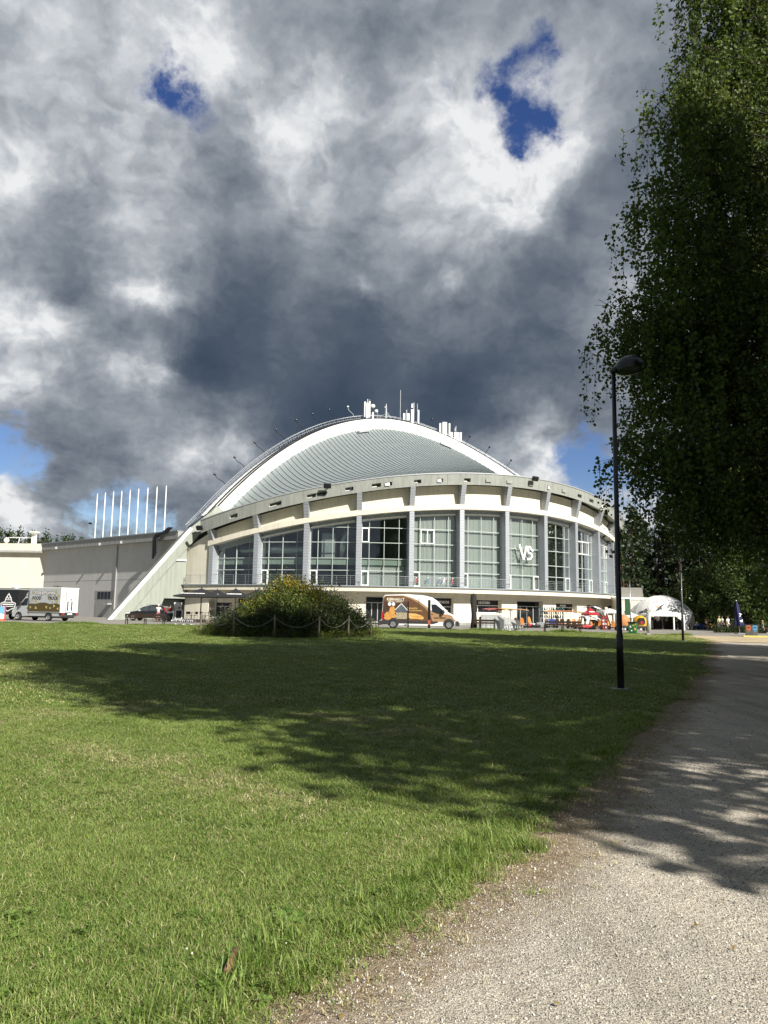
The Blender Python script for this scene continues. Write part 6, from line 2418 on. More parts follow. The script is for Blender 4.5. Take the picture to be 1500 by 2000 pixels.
def person(label, loc, rz, h=1.75, shirt=(.7, .7, .7), legs=(.03, .04, .08), hair='dark', pose='stand', sleeves=.5, long_legs=1.0, group=None, reach=0.0, bend=0.0, skirt=False):
    t = thing('person', label, 'person', tuple(loc), rz, group)
    k = h / 1.75
    S = lambda *p: tuple(v * k for v in p)
    sit = pose == 'sit'
    ride = pose == 'ride'
    hip = .95 if not (sit or ride) else (.52 if sit else .98)
    lean = bend
    def up(z, y=0.0, x=0.0):            # torso points, bent forward (towards -y) at the hip
        d = z - hip
        return S(x, y - d * math.sin(lean), hip + d * math.cos(lean))
    th = hip - .95
    P = {'pelvis': S(0, 0, hip), 'belly': up(hip + .18), 'chest': up(hip + .40), 'neck': up(hip + .54), 'chin': up(hip + .60, -.01), 'head': up(hip + .72, -.015), 'crown': up(hip + .80, -.005)}
    for n_, s in (('l', -1), ('r', 1)):
        P[n_ + 'sho'] = up(hip + .47, 0, .19 * s)
        sh = Vector(P[n_ + 'sho'])
        if reach:
            e = sh + Vector((.03 * s, -.20 - .05 * reach, -.16)) * k
            w = e + Vector((-.02 * s, -.22, -.05 + .12 * reach)) * k
        else:
            e = sh + Vector((.06 * s, .02, -.28)) * k
            w = e + Vector((.02 * s, -.08, -.25)) * k
        P[n_ + 'elb'], P[n_ + 'wri'] = tuple(e), tuple(w)
        d = (w - e).normalized()
        P[n_ + 'pal'] = tuple(w + d * .07 * k)
        P[n_ + 'hip'] = S(.10 * s, 0, hip - .04)
        if sit:
            P[n_ + 'kne'], P[n_ + 'ank'], P[n_ + 'toe'] = S(.12 * s, -.42, .52), S(.12 * s, -.40, .09), S(.13 * s, -.56, .04)
        elif ride:
            P[n_ + 'kne'], P[n_ + 'ank'], P[n_ + 'toe'] = S(.12 * s, -.34, .78 if s > 0 else .62), S(.12 * s, -.18, .42 if s > 0 else .20), S(.13 * s, -.32, .38 if s > 0 else .16)
        else:
            st = .10 * s
            P[n_ + 'kne'], P[n_ + 'ank'], P[n_ + 'toe'] = S(.11 * s, -.02 + st * .4, .50), S(.11 * s, .03 + st, .08), S(.13 * s, -.12 + st, .035)
    names_ = list(P)
    ix = {n_: i for i, n_ in enumerate(names_)}
    rad = {'pelvis': .125, 'belly': .115, 'chest': .135, 'neck': .058, 'chin': .075, 'head': .095, 'crown': .06, 'sho': .062, 'elb': .042, 'wri': .030, 'pal': .034, 'hip': .085, 'kne': .055, 'ank': .040, 'toe': .035}
    E = [('pelvis', 'belly'), ('belly', 'chest'), ('chest', 'neck'), ('neck', 'chin'), ('chin', 'head'), ('head', 'crown')]
    for s in 'lr':
        E += [('chest', s + 'sho'), (s + 'sho', s + 'elb'), (s + 'elb', s + 'wri'), (s + 'wri', s + 'pal'), ('pelvis', s + 'hip'), (s + 'hip', s + 'kne'), (s + 'kne', s + 'ank'), (s + 'ank', s + 'toe')]
    V = [P[n_] for n_ in names_]
    Rd = [rad.get(n_, rad.get(n_[1:])) * k for n_ in names_]
    E = [(ix[a], ix[b]) for a, b in E]
    for s, sg in (('l', -1), ('r', 1)):     # four fingers and a thumb on every hand
        w, p = Vector(P[s + 'wri']), Vector(P[s + 'pal'])
        d = (p - w).normalized()
        side = Vector((1, 0, 0))
        for f in range(4):
            a = p + d * .035 * k + side * (f - 1.5) * .019 * k
            b_ = a + (d * (.055 + .012 * (f in (1, 2))) + Vector((0, -.02, -.01))) * k
            V += [tuple(a), tuple(b_)]
            Rd += [.010 * k, .008 * k]
            E += [(ix[s + 'pal'], len(V) - 2), (len(V) - 2, len(V) - 1)]
        a = w.lerp(p, .5) - side * sg * .035 * k
        V += [tuple(a), tuple(a + d * .05 * k)]
        Rd += [.011 * k, .009 * k]
        E += [(ix[s + 'wri'], len(V) - 2), (len(V) - 2, len(V) - 1)]
    skin_mesh('body', V, E, Rd, SKIN, t)
    # face: nose, eyes, mouth, ears
    hd = Vector(P['head'])
    fb = MB()
    fb.ball(hd + Vector((0, -.100 * k, -.02 * k)), .012 * k, .02 * k, .02 * k, 6)
    fb.ball(hd + Vector((-.092 * k, 0, -.01 * k)), .012 * k, .02 * k, .03 * k, 6).ball(hd + Vector((.092 * k, 0, -.01 * k)), .012 * k, .02 * k, .03 * k, 6)
    fb.build('face', SKIN, t, True)
    fb = MB()
    for s in (-1, 1):
        fb.ball(hd + Vector((.034 * s * k, -.088 * k, .012 * k)), .012 * k, .008 * k, .008 * k, 6)
    fb.ball(hd + Vector((0, -.088 * k, -.055 * k)), .024 * k, .008 * k, .006 * k, 6)
    fb.build('eyes', HAIRM['dark'], t, True)
    hb = MB()
    hb.lathe([(.108 * k * math.sin(a), .115 * k * math.cos(a)) for a in lsp(.02, 1.75, 8)], 14, T(*(hd + Vector((0, .012 * k, .015 * k)))) @ RX(R(-16)))
    hb.build('hair', HAIRM[hair], t, True)
    # clothes follow the body
    vs = ['belly', 'chest', 'neck', 'lsho', 'rsho', 'lelb', 'relb']
    v = [Vector(P[n_]) for n_ in vs]
    v[2] = v[1].lerp(v[2], .55)
    v[5], v[6] = v[3].lerp(v[5], sleeves * 1.6 if sleeves < .6 else 1), v[4].lerp(v[6], sleeves * 1.6 if sleeves < .6 else 1)
    ee = [(0, 1), (1, 2), (1, 3), (1, 4), (3, 5), (4, 6)]
    rr = [.135, .15, .075, .078, .078, .06, .06]
    v.append(Vector(P['pelvis']).lerp(Vector(P['belly']), .05))
    ee.append((7, 0))
    rr.append(.142)
    if sleeves > .8:
        for s in (0, 1):
            v.append(Vector(P['lr'[s] + 'wri']))
            ee.append((5 + s, len(v) - 1))
            rr.append(.042)
    skin_mesh('shirt', [tuple(q) for q in v], ee, [q * k for q in rr], cloth(shirt), t, 1)
    v = [Vector(P[n_]) for n_ in ('pelvis', 'lhip', 'rhip', 'lkne', 'rkne')]
    ee = [(0, 1), (0, 2), (1, 3), (2, 4)]
    rr = [.135, .10, .10, .072, .072]
    if long_legs >= 1:
        v += [Vector(P['lank']), Vector(P['rank'])]
        ee += [(3, 5), (4, 6)]
        rr += [.058, .058]
    else:
        v[3], v[4] = v[1].lerp(v[3], long_legs), v[2].lerp(v[4], long_legs)
        rr[3] = rr[4] = .085
    skin_mesh('trousers', [tuple(q) for q in v], ee, [q * k for q in rr], cloth(legs), t, 0)
    sb = MB()
    for s in 'lr':
        a, b_ = Vector(P[s + 'ank']), Vector(P[s + 'toe'])
        sb.ball((a + b_) / 2 + Vector((0, 0, -.012 * k)), .048 * k, .13 * k, .045 * k, 8)
    sb.build('shoes', DARKMET if hair != 'fair' else WHITETXT, t, True)
    return t


def bicycle(label, loc, rz, frame=(.05, .05, .06), r=.34):
    t = thing('bicycle', label, 'bicycle', tuple(loc), rz)
    fm = mat('bike_frame', frame, .4)
    for x in (-.52, .52):
        w = MB(T(x, 0, r) @ RX(R(90))).lathe([(r - .02, -.018), (r, 0), (r - .02, .018), (r - .04, 0), (r - .02, -.018)], 24).build('wheel', TYRE, t, True)
        b = MB(T(x, 0, r) @ RX(R(90)))
        for q in range(8):
            b.bar((0, 0, 0), ((r - .03) * math.cos(q * .785), (r - .03) * math.sin(q * .785), 0), .008)
        b.build('spokes', CHROME, w)
    b = MB()
    bb, st_, hd_ = (.0, 0, .30), (-.15, 0, .78), (.36, 0, .78)
    for p, q in ((bb, st_), (bb, hd_), (st_, hd_), (bb, (-.52, 0, r)), (st_, (-.52, 0, r)), (hd_, (.52, 0, r)), (hd_, (.32, 0, .95))):
        b.tube([p, q], .02, 6)
    b.build('frame', fm, t)
    MB().tube([(.30, -.28, .98), (.34, 0, .96), (.30, .28, .98)], .015, 6).build('handlebar', CHROME, t)
    MB().ball((-.18, 0, .86), .13, .07, .035, 8).tube([(-.16, 0, .86), (-.15, 0, .78)], .015, 6).build('saddle', PLASTIC, t)
    MB(T(0, -.03, .30) @ RX(R(90))).lathe([(.0, 0), (.09, 0), (.09, .01), (0, .01)], 12).build('crank', CHROME, t)
    return t


p = stand(308, 79)
person('person in white shirt and pink shorts standing by a bicycle beside the black car', p, R(40), 1.72, (.72, .70, .68), (.42, .18, .20), 'white', reach=.4, long_legs=.85)
bicycle('bicycle held by the person in white beside the black car', stand(314, 77.6), R(10))
p = stand(331, 82)
person('person in red shirt standing in front of the garage opening', p, R(160), 1.70, (.45, .05, .07), (.05, .05, .06), 'dark')
p = stand(348.5, 81.5)
person('dark haired person sitting behind the small menu board of the cafe', (p.x, p.y, p.z + .22), R(60), 1.68, (.02, .02, .022), (.03, .03, .04), 'dark', 'sit')
p = stand(1143, 83)
person('person in white shirt and dark trousers bending over beside the red parasol', p, R(-115), 1.78, (.72, .73, .76), (.03, .03, .04), 'dark', reach=.1, bend=.35)
p = stand(1273.5, 92)
person('person in black top and grey trousers standing under the front canopy', p, R(75), 1.78, (.02, .02, .024), (.30, .30, .32), 'dark', reach=.8)
p = stand(1285.5, 92)
person('person in white shirt and navy trousers standing under the front canopy', p, R(-60), 1.74, (.70, .72, .78), (.015, .02, .045), 'dark', reach=.5)
p = stand(1379, 98)
person('cyclist in red top and pale shorts riding near the dark wood', p, R(120), 1.55, (.50, .12, .09), (.62, .60, .52), 'fair', 'ride', long_legs=.7, reach=.9, bend=.3)
bicycle('bicycle ridden by the cyclist in the red top', (p.x - .05, p.y, p.z), R(30))
for px, d, sh, lab, hr in ((1404.5, 88, (.45, .55, .25), 'person in pale green shirt walking near the hedge', 'fair'), (1410.5, 88.5, (.72, .72, .70), 'person in white shirt walking beside the one in pale green', 'dark'), (1421.5, 86, (.76, .76, .74), 'person all in white standing behind the low hedge', 'dark')):
    p = stand(px, d)
    person(lab, p, R(30), 1.66, sh, (.60, .58, .55) if px > 1415 else (.05, .05, .07), hr)
p = stand(1489, 78)
person('person in grey with a fair head sitting at the far right behind the bins', p, R(80), 1.7, (.16, .18, .17), (.03, .03, .04), 'fair', 'sit')


# ------------------------------------------------------------------ street furniture and the things on the square
LAMPBLK = mat('lamp_black', (.008, .008, .010), .35, coat=.3)
LAMPGLS = mat('lamp_glass', (.05, .055, .05), .15, coat=.5)
CONCB = mat('concrete_block', (.33, .32, .30), .9, var=.15, vscale=6)


def lamp(name, label, px, py, dist, group):
    p = stand(px, dist)
    t = thing(name, label, 'street lamp', tuple(p), 0, group)
    MB().tube([(0, 0, 0), (0, 0, 1.1), (0, 0, 1.15), (0, 0, 6.72)], [.072, .072, .057, .043], 12).build('pole', LAMPBLK, t, True)
    MB().box(-.20, .20, -.20, .20, -.1, .045).build('base_block', CONCB, t, bevel=.015)
    b = MB(T(.36, 0, 6.80) @ RY(R(-7)))
    b.lathe([(.325, -.05), (.335, .0), (.305, .11), (.235, .20), (.13, .25), (.01, .27)], 28)
    b.M = ident()
    b.tube([(-.06, 0, 6.70), (.0, 0, 6.74), (.10, 0, 6.78)], [.05, .065, .09], 10)
    hd = b.build('lamp_head', LAMPBLK, t, True)
    b = MB(T(.36, 0, 6.80) @ RY(R(-7)))
    b.lathe([(.315, -.048), (.29, -.09), (.18, -.13), (.01, -.145)], 24)
    b.build('lamp_glass', LAMPGLS, hd, True)
    return t


lamp1 = lamp('street_lamp', 'tall black street lamp with a domed head on the lawn beside the gravel path', 1209.5, 1340, 16.0, 'street lamps along the path')
lamp2 = dup(lamp1, stand(1333, 45.5), R(150), 'black street lamp farther along the path, in front of the white dome tent', 'street lamps along the path')

# benches, seen from behind
WOOD = mat('bench_wood', (.040, .021, .016), .5, var=.35, vscale=5)
IRON = mat('bench_iron', (.020, .017, .016), .5)


def bench(label, x0, x1, dist, double, rz=0.0):
    a, b_ = stand(x0, dist), stand(x1, dist)
    L = (b_ - a).length
    t = thing('park_bench', label, 'bench', tuple((a + b_) / 2), rz, 'dark wooden benches at the edge of the lawn')
    b = MB()
    for k in range(4):
        b.box(-L / 2, L / 2, .08 + k * .115, .17 + k * .115, .42, .455)
    b.build('seat', WOOD, t, bevel=.008)
    b = MB()
    gaps = [(-L / 2, -.03), (.03, L / 2)] if double else [(-L / 2, L / 2)]
    for g0, g1 in gaps:
        for z0, z1 in ((.54, .67), (.72, .87)):
            b.box(g0, g1, -.035, .005, z0, z1, T(0, 0, 0) @ RX(R(6)))
    b.build('backrest', WOOD, t, bevel=.008)
    for x in ([-L / 2 + .05, 0, L / 2 - .05] if double else [-L / 2 + .06, L / 2 - .06]):
        b = MB()
        b.bar((x, .0, .0), (x, -.06, .45), .06).bar((x, -.06, .45), (x, -.10, .86), .05).bar((x, .58, 0), (x, .52, .42), .06).bar((x, -.06, .40), (x, .54, .40), .05)
        b.bar((x, -.05, .64), (x, .50, .64), .05).bar((x, .50, .42), (x, .50, .64), .045)
        b.build('leg', IRON, t)
    return t


bench('long double bench with dark slats standing behind the car and the cyclist, near the truck', 245, 319, 62.5, True, R(3))
bench('short dark bench half hidden by the van side end of the flower mound', 712, 736, 62, False, R(-75))
bench('single dark bench in front of the grey covered table', 923, 967, 61, False, R(-4))
bench('long double bench with dark slats in front of the orange pedal carts', 1064, 1135, 59, True, R(-3))

# black posts and the wrapped banner near the van
for px, d, r, top, lab in ((797, 62.2, .055, 1174, 'thin black post standing in front of the middle of the brown van'), (838, 62.4, .10, 1172, 'thick black post standing in front of the front door of the brown van')):
    p = stand(px, d)
    z = EYE + ray(px, top).z * d - p.z
    t = thing('bollard_post', lab, 'post', tuple(p), 0, 'black posts at the van')
    MB().box(-r, r, -r, r, 0, z).build('post', LAMPBLK, t, bevel=.02)
    MB().box(-r * 2, r * 2, -r * 2, r * 2, 0, .08).build('foot', CONCB, t)
    if r > .08:
        MB().box(-r * 1.02, r * 1.02, -r * 1.06, -r * 1.0, .35, .75).build('sticker', mat('post_sticker', (.35, .09, .05), .5), t)
p = stand(925, 66)
t = thing('rolled_banner', 'tall rolled black banner standing between the van and the covered table', 'banner', tuple(p))
b = MB()
P = []
for i, z in enumerate(lsp(.1, 2.95, 14)):
    P.append([((.24 + .03 * math.sin(z * 3 + 1)) * math.cos(a) * (1 + .12 * math.sin(3 * a + z)) + .03 * math.sin(z * 2), .16 * math.sin(a), z) for a in lsp(0, 6.283, 17)])
b.quadgrid(P)
b.build('cloth', mat('banner_cloth', (.018, .014, .014), .8), t, True)
MB().tube([(0, 0, 0), (0, 0, 3.05)], .03, 6).box(-.3, .3, -.3, .3, 0, .06).build('stand', IRON, t)

# black cafe parasols
PARA = mat('parasol_black', (.016, .017, .020), .8)


def parasol(label, px_c, px_w, y_apex, y_rim, dist, m, frame=IRON, mark=None, rz=.12, cat='parasol', grp='black cafe parasols', square=True, markpos=0.0):
    p = stand(px_c, dist)
    w = px_w * dist / 1500
    za, zr = (EYE + ray(px_c, y).z * dist - p.z for y in (y_apex, y_rim))
    t = thing('parasol', label, cat, tuple(p), rz, grp)
    n = 4 if square else 8
    rr = w / 2 * (1.36 if square else 1.0)
    b = MB()
    rings = []
    for f, dz in ((.02, 0), (.35, .02), (.7, .03), (1.0, 0), (1.0, -.14)):
        ring_ = []
        for k in range(n * 4):
            a = 2 * math.pi * k / (n * 4) + math.pi / n
            c = math.cos(math.pi / n) / math.cos(((a - math.pi / n) % (2 * math.pi / n)) - math.pi / n)
            r = rr * f * c
            ring_.append((r * math.cos(a), r * math.sin(a), za + (zr - za) * f - .10 * math.sin(math.pi * f) * (za - zr) + dz * 0 + (dz if f == 1.0 and dz < 0 else 0)))
        rings.append(ring_ + [ring_[0]])
    b.quadgrid(rings)
    cn = b.build('canopy', m, t)
    MB().tube([(0, 0, 0), (0, 0, za + .12)], .035 * max(1, w / 3), 8).box(-.35, .35, -.35, .35, 0, .08).build('pole', frame, t)
    b = MB()
    for k in range(n):
        a = 2 * math.pi * k / n + math.pi / n
        b.bar((.03 * math.cos(a), .03 * math.sin(a), zr + (za - zr) * .25), (rr * .97 * math.cos(a), rr * .97 * math.sin(a), zr - .02), .03)
    b.build('rib', frame, t)
    if mark:
        apo = rr * math.cos(math.pi / n)
        sl_ = math.atan2(za - zr, apo)
        f = .70
        zz = za + (zr - za) * f - .10 * math.sin(math.pi * f) * (za - zr)
        M = T(markpos, -apo * f - .05, zz + .06) @ RX(sl_)
        text('lettering', mark, w * .085, M, WHITETXT, cn, bold=.02, sx=1.25)
    return t


parasol('largest black parasol standing at the buttress end of the cafe deck', 391, 96, 1149, 1164, 80, PARA, mark='restoranas', rz=.10, markpos=-.6)
parasol('black parasol set back behind the two front parasols of the cafe', 422, 56, 1151, 1165, 85, PARA, mark='kava', rz=.05)
parasol('black parasol with white lettering above the dark cafe counter', 458, 62, 1149, 1165, 81, PARA, mark='restoranas', rz=.06)
parasol('black parasol half hidden by the cafe side of the flower mound', 502, 62, 1150, 1165, 82, PARA, rz=.06)
parasol('black parasol behind the crest of the flower mound', 625, 60, 1150, 1163, 80, PARA, rz=.02)

# cafe deck with chairs, tables and boards
a, b_ = stand(340, 79), stand(482, 79)
dk = MB()
DECK = mat('deck_board', (.050, .032, .026), .7, var=.25, vscale=3)
dk.box(a.x, b_.x, 77.6, 84.5, a.z - .05, a.z + .22)
for k in range(20):
    dk.box(a.x - .01, b_.x + .01, 77.6 + k * .345 + .32, 77.6 + k * .345 + .335, a.z + .215, a.z + .226)
tag(dk.build('cafe_deck', DECK), 'low dark boarded deck under the black parasols', 'deck')
DZ = a.z + .226


def chair(label, px, dist, rz, grp='black cafe chairs on the deck', m=IRON, z=DZ):
    p = stand(px, dist)
    t = thing('cafe_chair', label, 'chair', (p.x, p.y, z), rz, grp)
    MB().box(-.21, .21, -.21, .21, .44, .47).build('seat', m, t, bevel=.015)
    MB().box(-.21, .21, .185, .215, .60, .86, RX(R(-6))).build('backrest', m, t, bevel=.02)
    for x in (-.19, .19):
        for y in (-.19, .19):
            MB().tube([(x, y, .44 if y < 0 else .80), (x * 1.1, y * 1.15, 0)], .014, 5).build('leg', m, t)
    return t


def table(label, px, dist, m=IRON, z=DZ, r=.36):
    p = stand(px, dist)
    t = thing('cafe_table', label, 'table', (p.x, p.y, z), 0, 'round tables of the cafe deck')
    MB().lathe([(0, .72), (r, .72), (r, .75), (0, .75)], 18).build('table_top', m, t)
    MB().tube([(0, 0, 0), (0, 0, .72)], .03, 6).build('pillar', m, t)
    MB().lathe([(0, .03), (.22, .02), (.22, 0)], 14).build('foot', m, t)
    return t


chair('black cafe chair nearest the menu board, turned to the arena', 368, 80, .5)
chair('black cafe chair beside the table under the largest parasol', 379, 80.4, -.7)
table('round black table between the two chairs under the largest parasol', 373.5, 80.8)
chair('black cafe chair by the parasol foot near the tall menu stand', 396, 80, 1.2)
chair('black cafe chair in front of the tall menu stand', 404, 80.2, -1.0)
table('round black table in front of the tall menu stand', 400, 81)
chair('black cafe chair beside the dark counter', 412, 82, 2.2)
p = stand(348, 79.6)
t = thing('menu_board', 'white framed black menu board leaning on the cafe deck by the white panel', 'menu board', (p.x, p.y, DZ), .1)
X = RX(R(-12))
MB().box(-.36, .36, -.02, .02, 0, 1.05, X).build('frame', WFRAME, t, bevel=.01)
MB().box(-.28, .28, -.03, -.021, .12, .96, X).build('slate', BLACK, t)
MB().box(-.36, .36, .36, .40, 0, .9, RX(R(12))).build('rear_frame', WFRAME, t)
p = stand(346, 83)
t = thing('white_cooler', 'tall white cooler cabinet standing between the garage and the cafe', 'cooler', tuple(p), .05)
MB().box(-.36, .36, -.33, .33, .08, 2.0).build('cabinet', WHITE, t, bevel=.03)
MB().box(-.34, .34, -.36, -.332, .14, 1.95).build('door', WHITE, t, bevel=.01)
MB().box(.27, .30, -.40, -.362, .8, 1.3).build('handle', LIGHTMET, t)
MB().box(-.3, .3, -.28, .28, 0, .08).build('plinth', PLASTIC, t)
p = stand(413.5, 82.5)
t = thing('menu_stand', 'tall white menu stand with two pale sheets on the cafe deck', 'menu stand', (p.x, p.y, DZ), -.15)
b = MB()
b.box(-.40, -.30, -.03, .03, 0, 2.2).box(.30, .40, -.03, .03, 0, 2.2).box(-.30, .30, -.03, .03, 2.1, 2.2).box(-.30, .30, -.03, .03, 1.15, 1.25).box(-.30, .30, -.03, .03, .1, .2)
b.build('frame', WFRAME, t)
for z0, z1 in ((1.3, 2.05), (.25, 1.1)):
    MB().box(-.28, .28, -.015, .0, z0, z1).build('sheet', mat('menu_paper', (.55, .55, .42), .8), t)
p = stand(453, 84.5)
t = thing('serving_counter', 'dark serving counter under the parasols in front of the cafe window', 'counter', (p.x, p.y, DZ), 0)
MB().box(-1.9, 1.9, -.3, .3, 0, 1.02).build('front', mat('counter_dark', (.05, .05, .05), .6), t)
MB().box(-2.0, 2.0, -.4, .4, 1.02, 1.09).build('top', BLACK, t, bevel=.01)

p = stand(331, 80.5)
t = thing('litter_bin', 'black litter bin with a white bag by the rear of the black car', 'bin', tuple(p))
MB().lathe([(.0, 0), (.26, 0), (.30, .85), (.27, .86), (.0, .8)], 16).build('bin_body', PLASTIC, t, True)
MB().ball((0, 0, .90), .28, .28, .14, 10).build('bag', WHITETXT, t, True)


# spiral bicycle racks
def spiral_rack(label, px0, px1, dist, loops):
    a, b_ = stand(px0, dist), stand(px1, dist)
    L = (b_ - a).length
    t = thing('bike_rack', label, 'bike rack', tuple((a + b_) / 2), 0, 'low steel bike racks')
    for k in range(loops):
        x0 = -L / 2 + L * k / loops
        b = MB()
        for q in range(4):
            xx = x0 + q * L / loops / 4.4
            b.tube([(xx, -.25, 0), (xx + .05, -.22, .35), (xx + .12, 0, .52), (xx + .22, .22, .35), (xx + .30, .25, 0)], .022, 6)
        b.bar((x0, -.25, .03), (x0 + L / loops * .9, -.25, .03), .05).bar((x0, .25, .03), (x0 + L / loops * .9, .25, .03), .05)
        b.build('hoop', RIM, t, True)
    return t


spiral_rack('low steel bike rack at the edge of the square before the cafe deck', 335, 380, 66, 3)
spiral_rack('low steel bike rack beside the grey covered table', 984, 1024, 61.5, 2)

# grey covered tables
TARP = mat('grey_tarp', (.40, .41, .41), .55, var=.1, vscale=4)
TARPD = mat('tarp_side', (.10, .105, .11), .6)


def tarp(label, px, dist, w, d, h, rz, seed, slope=0.0):
    g = np.random.default_rng(seed)
    p = stand(px, dist)
    t = thing('covered_table', label, 'covered table', tuple(p), rz, 'grey covered tables')
    n = 48
    rows = []
    for j, f in enumerate(lsp(0, 1, 9)):
        row = []
        for k in range(n):
            a = 2 * math.pi * k / n
            c, s = math.cos(a), math.sin(a)
            q = 1 / max(abs(c), abs(s))
            x, y = c * q * w / 2, s * q * d / 2
            fl = 1 + f * (.10 + .07 * math.sin(k * .9 + seed) + .05 * math.sin(k * 2.3))
            z = h * (1 - f) + slope * x * (1 - f)
            row.append((x * fl, y * fl, z + .02))
        rows.append(row + [row[0]])
    b = MB()
    top = [[(x * e, y * e, h + slope * x * e + .02 - .05 * math.sin(e * 9 + x)) for x, y, z in rows[0]] for e in (.02, .4, .75)]
    b.quadgrid(top + rows)
    b.build('tarp', TARP, t)
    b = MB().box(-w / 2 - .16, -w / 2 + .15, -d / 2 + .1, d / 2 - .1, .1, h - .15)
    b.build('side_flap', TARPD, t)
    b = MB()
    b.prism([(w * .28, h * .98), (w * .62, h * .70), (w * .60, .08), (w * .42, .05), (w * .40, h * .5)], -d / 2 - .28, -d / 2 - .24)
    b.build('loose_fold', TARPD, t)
    for x in (-w * .4, w * .4):
        MB().tube([(x, 0, 0), (x, 0, h - .05)], .03, 6).build('leg', IRON, t)
    return t


tarp('taller grey covered table behind the single bench', 959, 64.5, 1.65, 1.0, 1.22, -.08, 3)
tarp('lower grey covered heap sloping down beside the taller covered table', 993, 65.5, 1.5, 1.0, .95, -.05, 8, -.28)

# pedal carts, karts and toys of the rental
ORANGE = mat('orange_shell', (.55, .21, .05), .4, coat=.3)
ORCLOTH = mat('orange_canopy', (.50, .20, .07), .7)
REDP = mat('red_paint', (.42, .028, .035), .35, coat=.4)
YEL = mat('yellow_paint', (.62, .36, .02), .4, coat=.3)
BLUEP = mat('blue_paint', (.02, .06, .26), .4, coat=.3)
TEAL = mat('teal_boot', (.012, .065, .075), .45)
STEEL = mat('steel_tube', (.40, .41, .42), .35, .7)


def seat_shell(par, x, y, z, m=ORANGE, s=1.0):
    b = MB(T(x, y, z) @ Matrix.Diagonal((s, s, s, 1)))
    pr = [(-.20, .0, .0), (-.21, .20, .03), (-.20, .30, .22), (-.17, .38, .55), (-.08, .41, .70)]
    b.quadgrid([[(q, yy, zz) for q in (-abs(xx), 0, abs(xx))] for xx, yy, zz in pr])
    b.quadgrid([[(q, yy - .03, zz - .05) for q in (-abs(xx), 0, abs(xx))] for xx, yy, zz in pr][::-1])
    return b.build('seat', m, par, True)


def kart(label, px, dist, rz, seats=1, canopy=None, cover=None, grp='orange rental karts'):
    p = stand(px, dist)
    t = thing('pedal_kart' if not canopy else 'pedal_cart', label, 'pedal cart', tuple(p), rz, grp)
    W2 = .42 if seats == 1 else .40 * seats
    b = MB()
    b.tube([(-W2, -.75, .25), (-W2, .65, .25), (W2, .65, .25), (W2, -.75, .25), (-W2, -.75, .25)], .03, 6)
    b.tube([(0, -.8, .3), (0, -.35, .75), (0, -.28, .82)], .022, 6)
    b.build('frame', PLASTIC if not canopy else STEEL, t)
    for x in (-W2 - .08, W2 + .08):
        for y in (-.62, .55):
            w = MB(T(x, y, .23) @ RY(R(90))).lathe([(.13, -.06), (.21, -.06), (.23, 0), (.21, .06), (.13, .06), (.13, -.06)], 16).build('wheel', TYRE, t, True)
            MB(T(x, y, .23) @ RY(R(90))).lathe([(0, .04), (.12, .04), (.12, -.04), (0, -.04)], 12).build('rim', ORANGE if not canopy else RIM, w)
    MB(T(0, -.28, .82) @ RX(R(55))).lathe([(.14, -.015), (.16, 0), (.14, .015), (.14, -.015)], 16).build('steering_wheel', PLASTIC, t, True)
    for k in range(seats):
        seat_shell(t, (k - (seats - 1) / 2) * .62, -.05, .30, ORANGE if cover is None else cover)
    if canopy:
        for x in (-W2, W2):
            MB().tube([(x, .62, .25), (x, .60, 1.75)], .022, 6).build('canopy_post', STEEL, t)
            MB().tube([(x, -.55, .25), (x, -.5, 1.72)], .022, 6).build('canopy_post', STEEL, t)
        b = MB()
        b.quadgrid([[(x * (W2 + .18), y, 1.74 + .14 * math.cos(x * 1.5) + (.0 if abs(y) < .9 else -.10)) for x in lsp(-1, 1, 9)] for y in (-.95, -.9, 0, .85, .9)])
        b.build('canopy', canopy, t)
    return t


kart('pedal cart with a flat orange canopy and orange seats nearest the helmet rack', 1090, 84, .15, 3, ORCLOTH, None, 'orange pedal carts with canopies')
kart('pedal cart with a flat orange canopy beside the red parasol', 1111, 83, -.1, 3, ORCLOTH, None, 'orange pedal carts with canopies')
kart('pedal cart under a red canopy behind the taller covered table', 966, 73, .3, 2, REDP, BLUEP, 'rental carts with bright canopies')
kart('pedal cart under a yellow canopy behind the lower covered heap', 990, 74, .25, 2, YEL, None, 'rental carts with bright canopies')
kart('pedal cart with orange seats and a brown canopy next to the glass shop door', 1013, 76, -.2, 2, mat('brown_canopy', (.38, .20, .09), .7), None, 'rental carts with bright canopies')
for px, d, rz, lab in ((1123, 81, .4, 'single orange kart standing between the canopied carts and the red parasol'), (1131, 82, -.3, 'single orange kart right under the rim of the red parasol'), (1158, 80, .5, 'single orange kart in front of the silver bowed frame'), (1170, 81, -.5, 'single orange kart close beside the white and red display rack'),
                       (1190, 82, .4, 'single orange kart on the right of the white and red display rack'), (1197, 81, -.3, 'single orange kart beside the street lamp pole')):
    kart(lab, px, d, rz)
p = stand(1039, 79)
t = thing('toy_scooter', 'ride on toy with a tall orange seat before the glass shop door', 'toy vehicle', tuple(p), .6)
MB().box(-.25, .25, -.5, .5, .18, .42).build('body', WHITETXT, t, bevel=.06)
seat_shell(t, 0, .0, .35, ORANGE, 1.1)
for y in (-.4, .4):
    MB(T(0, y, .18) @ RY(R(90))).lathe([(.05, -.22), (.17, -.22), (.18, 0), (.17, .22), (.05, .22)], 14).build('wheel', TYRE, t, True)


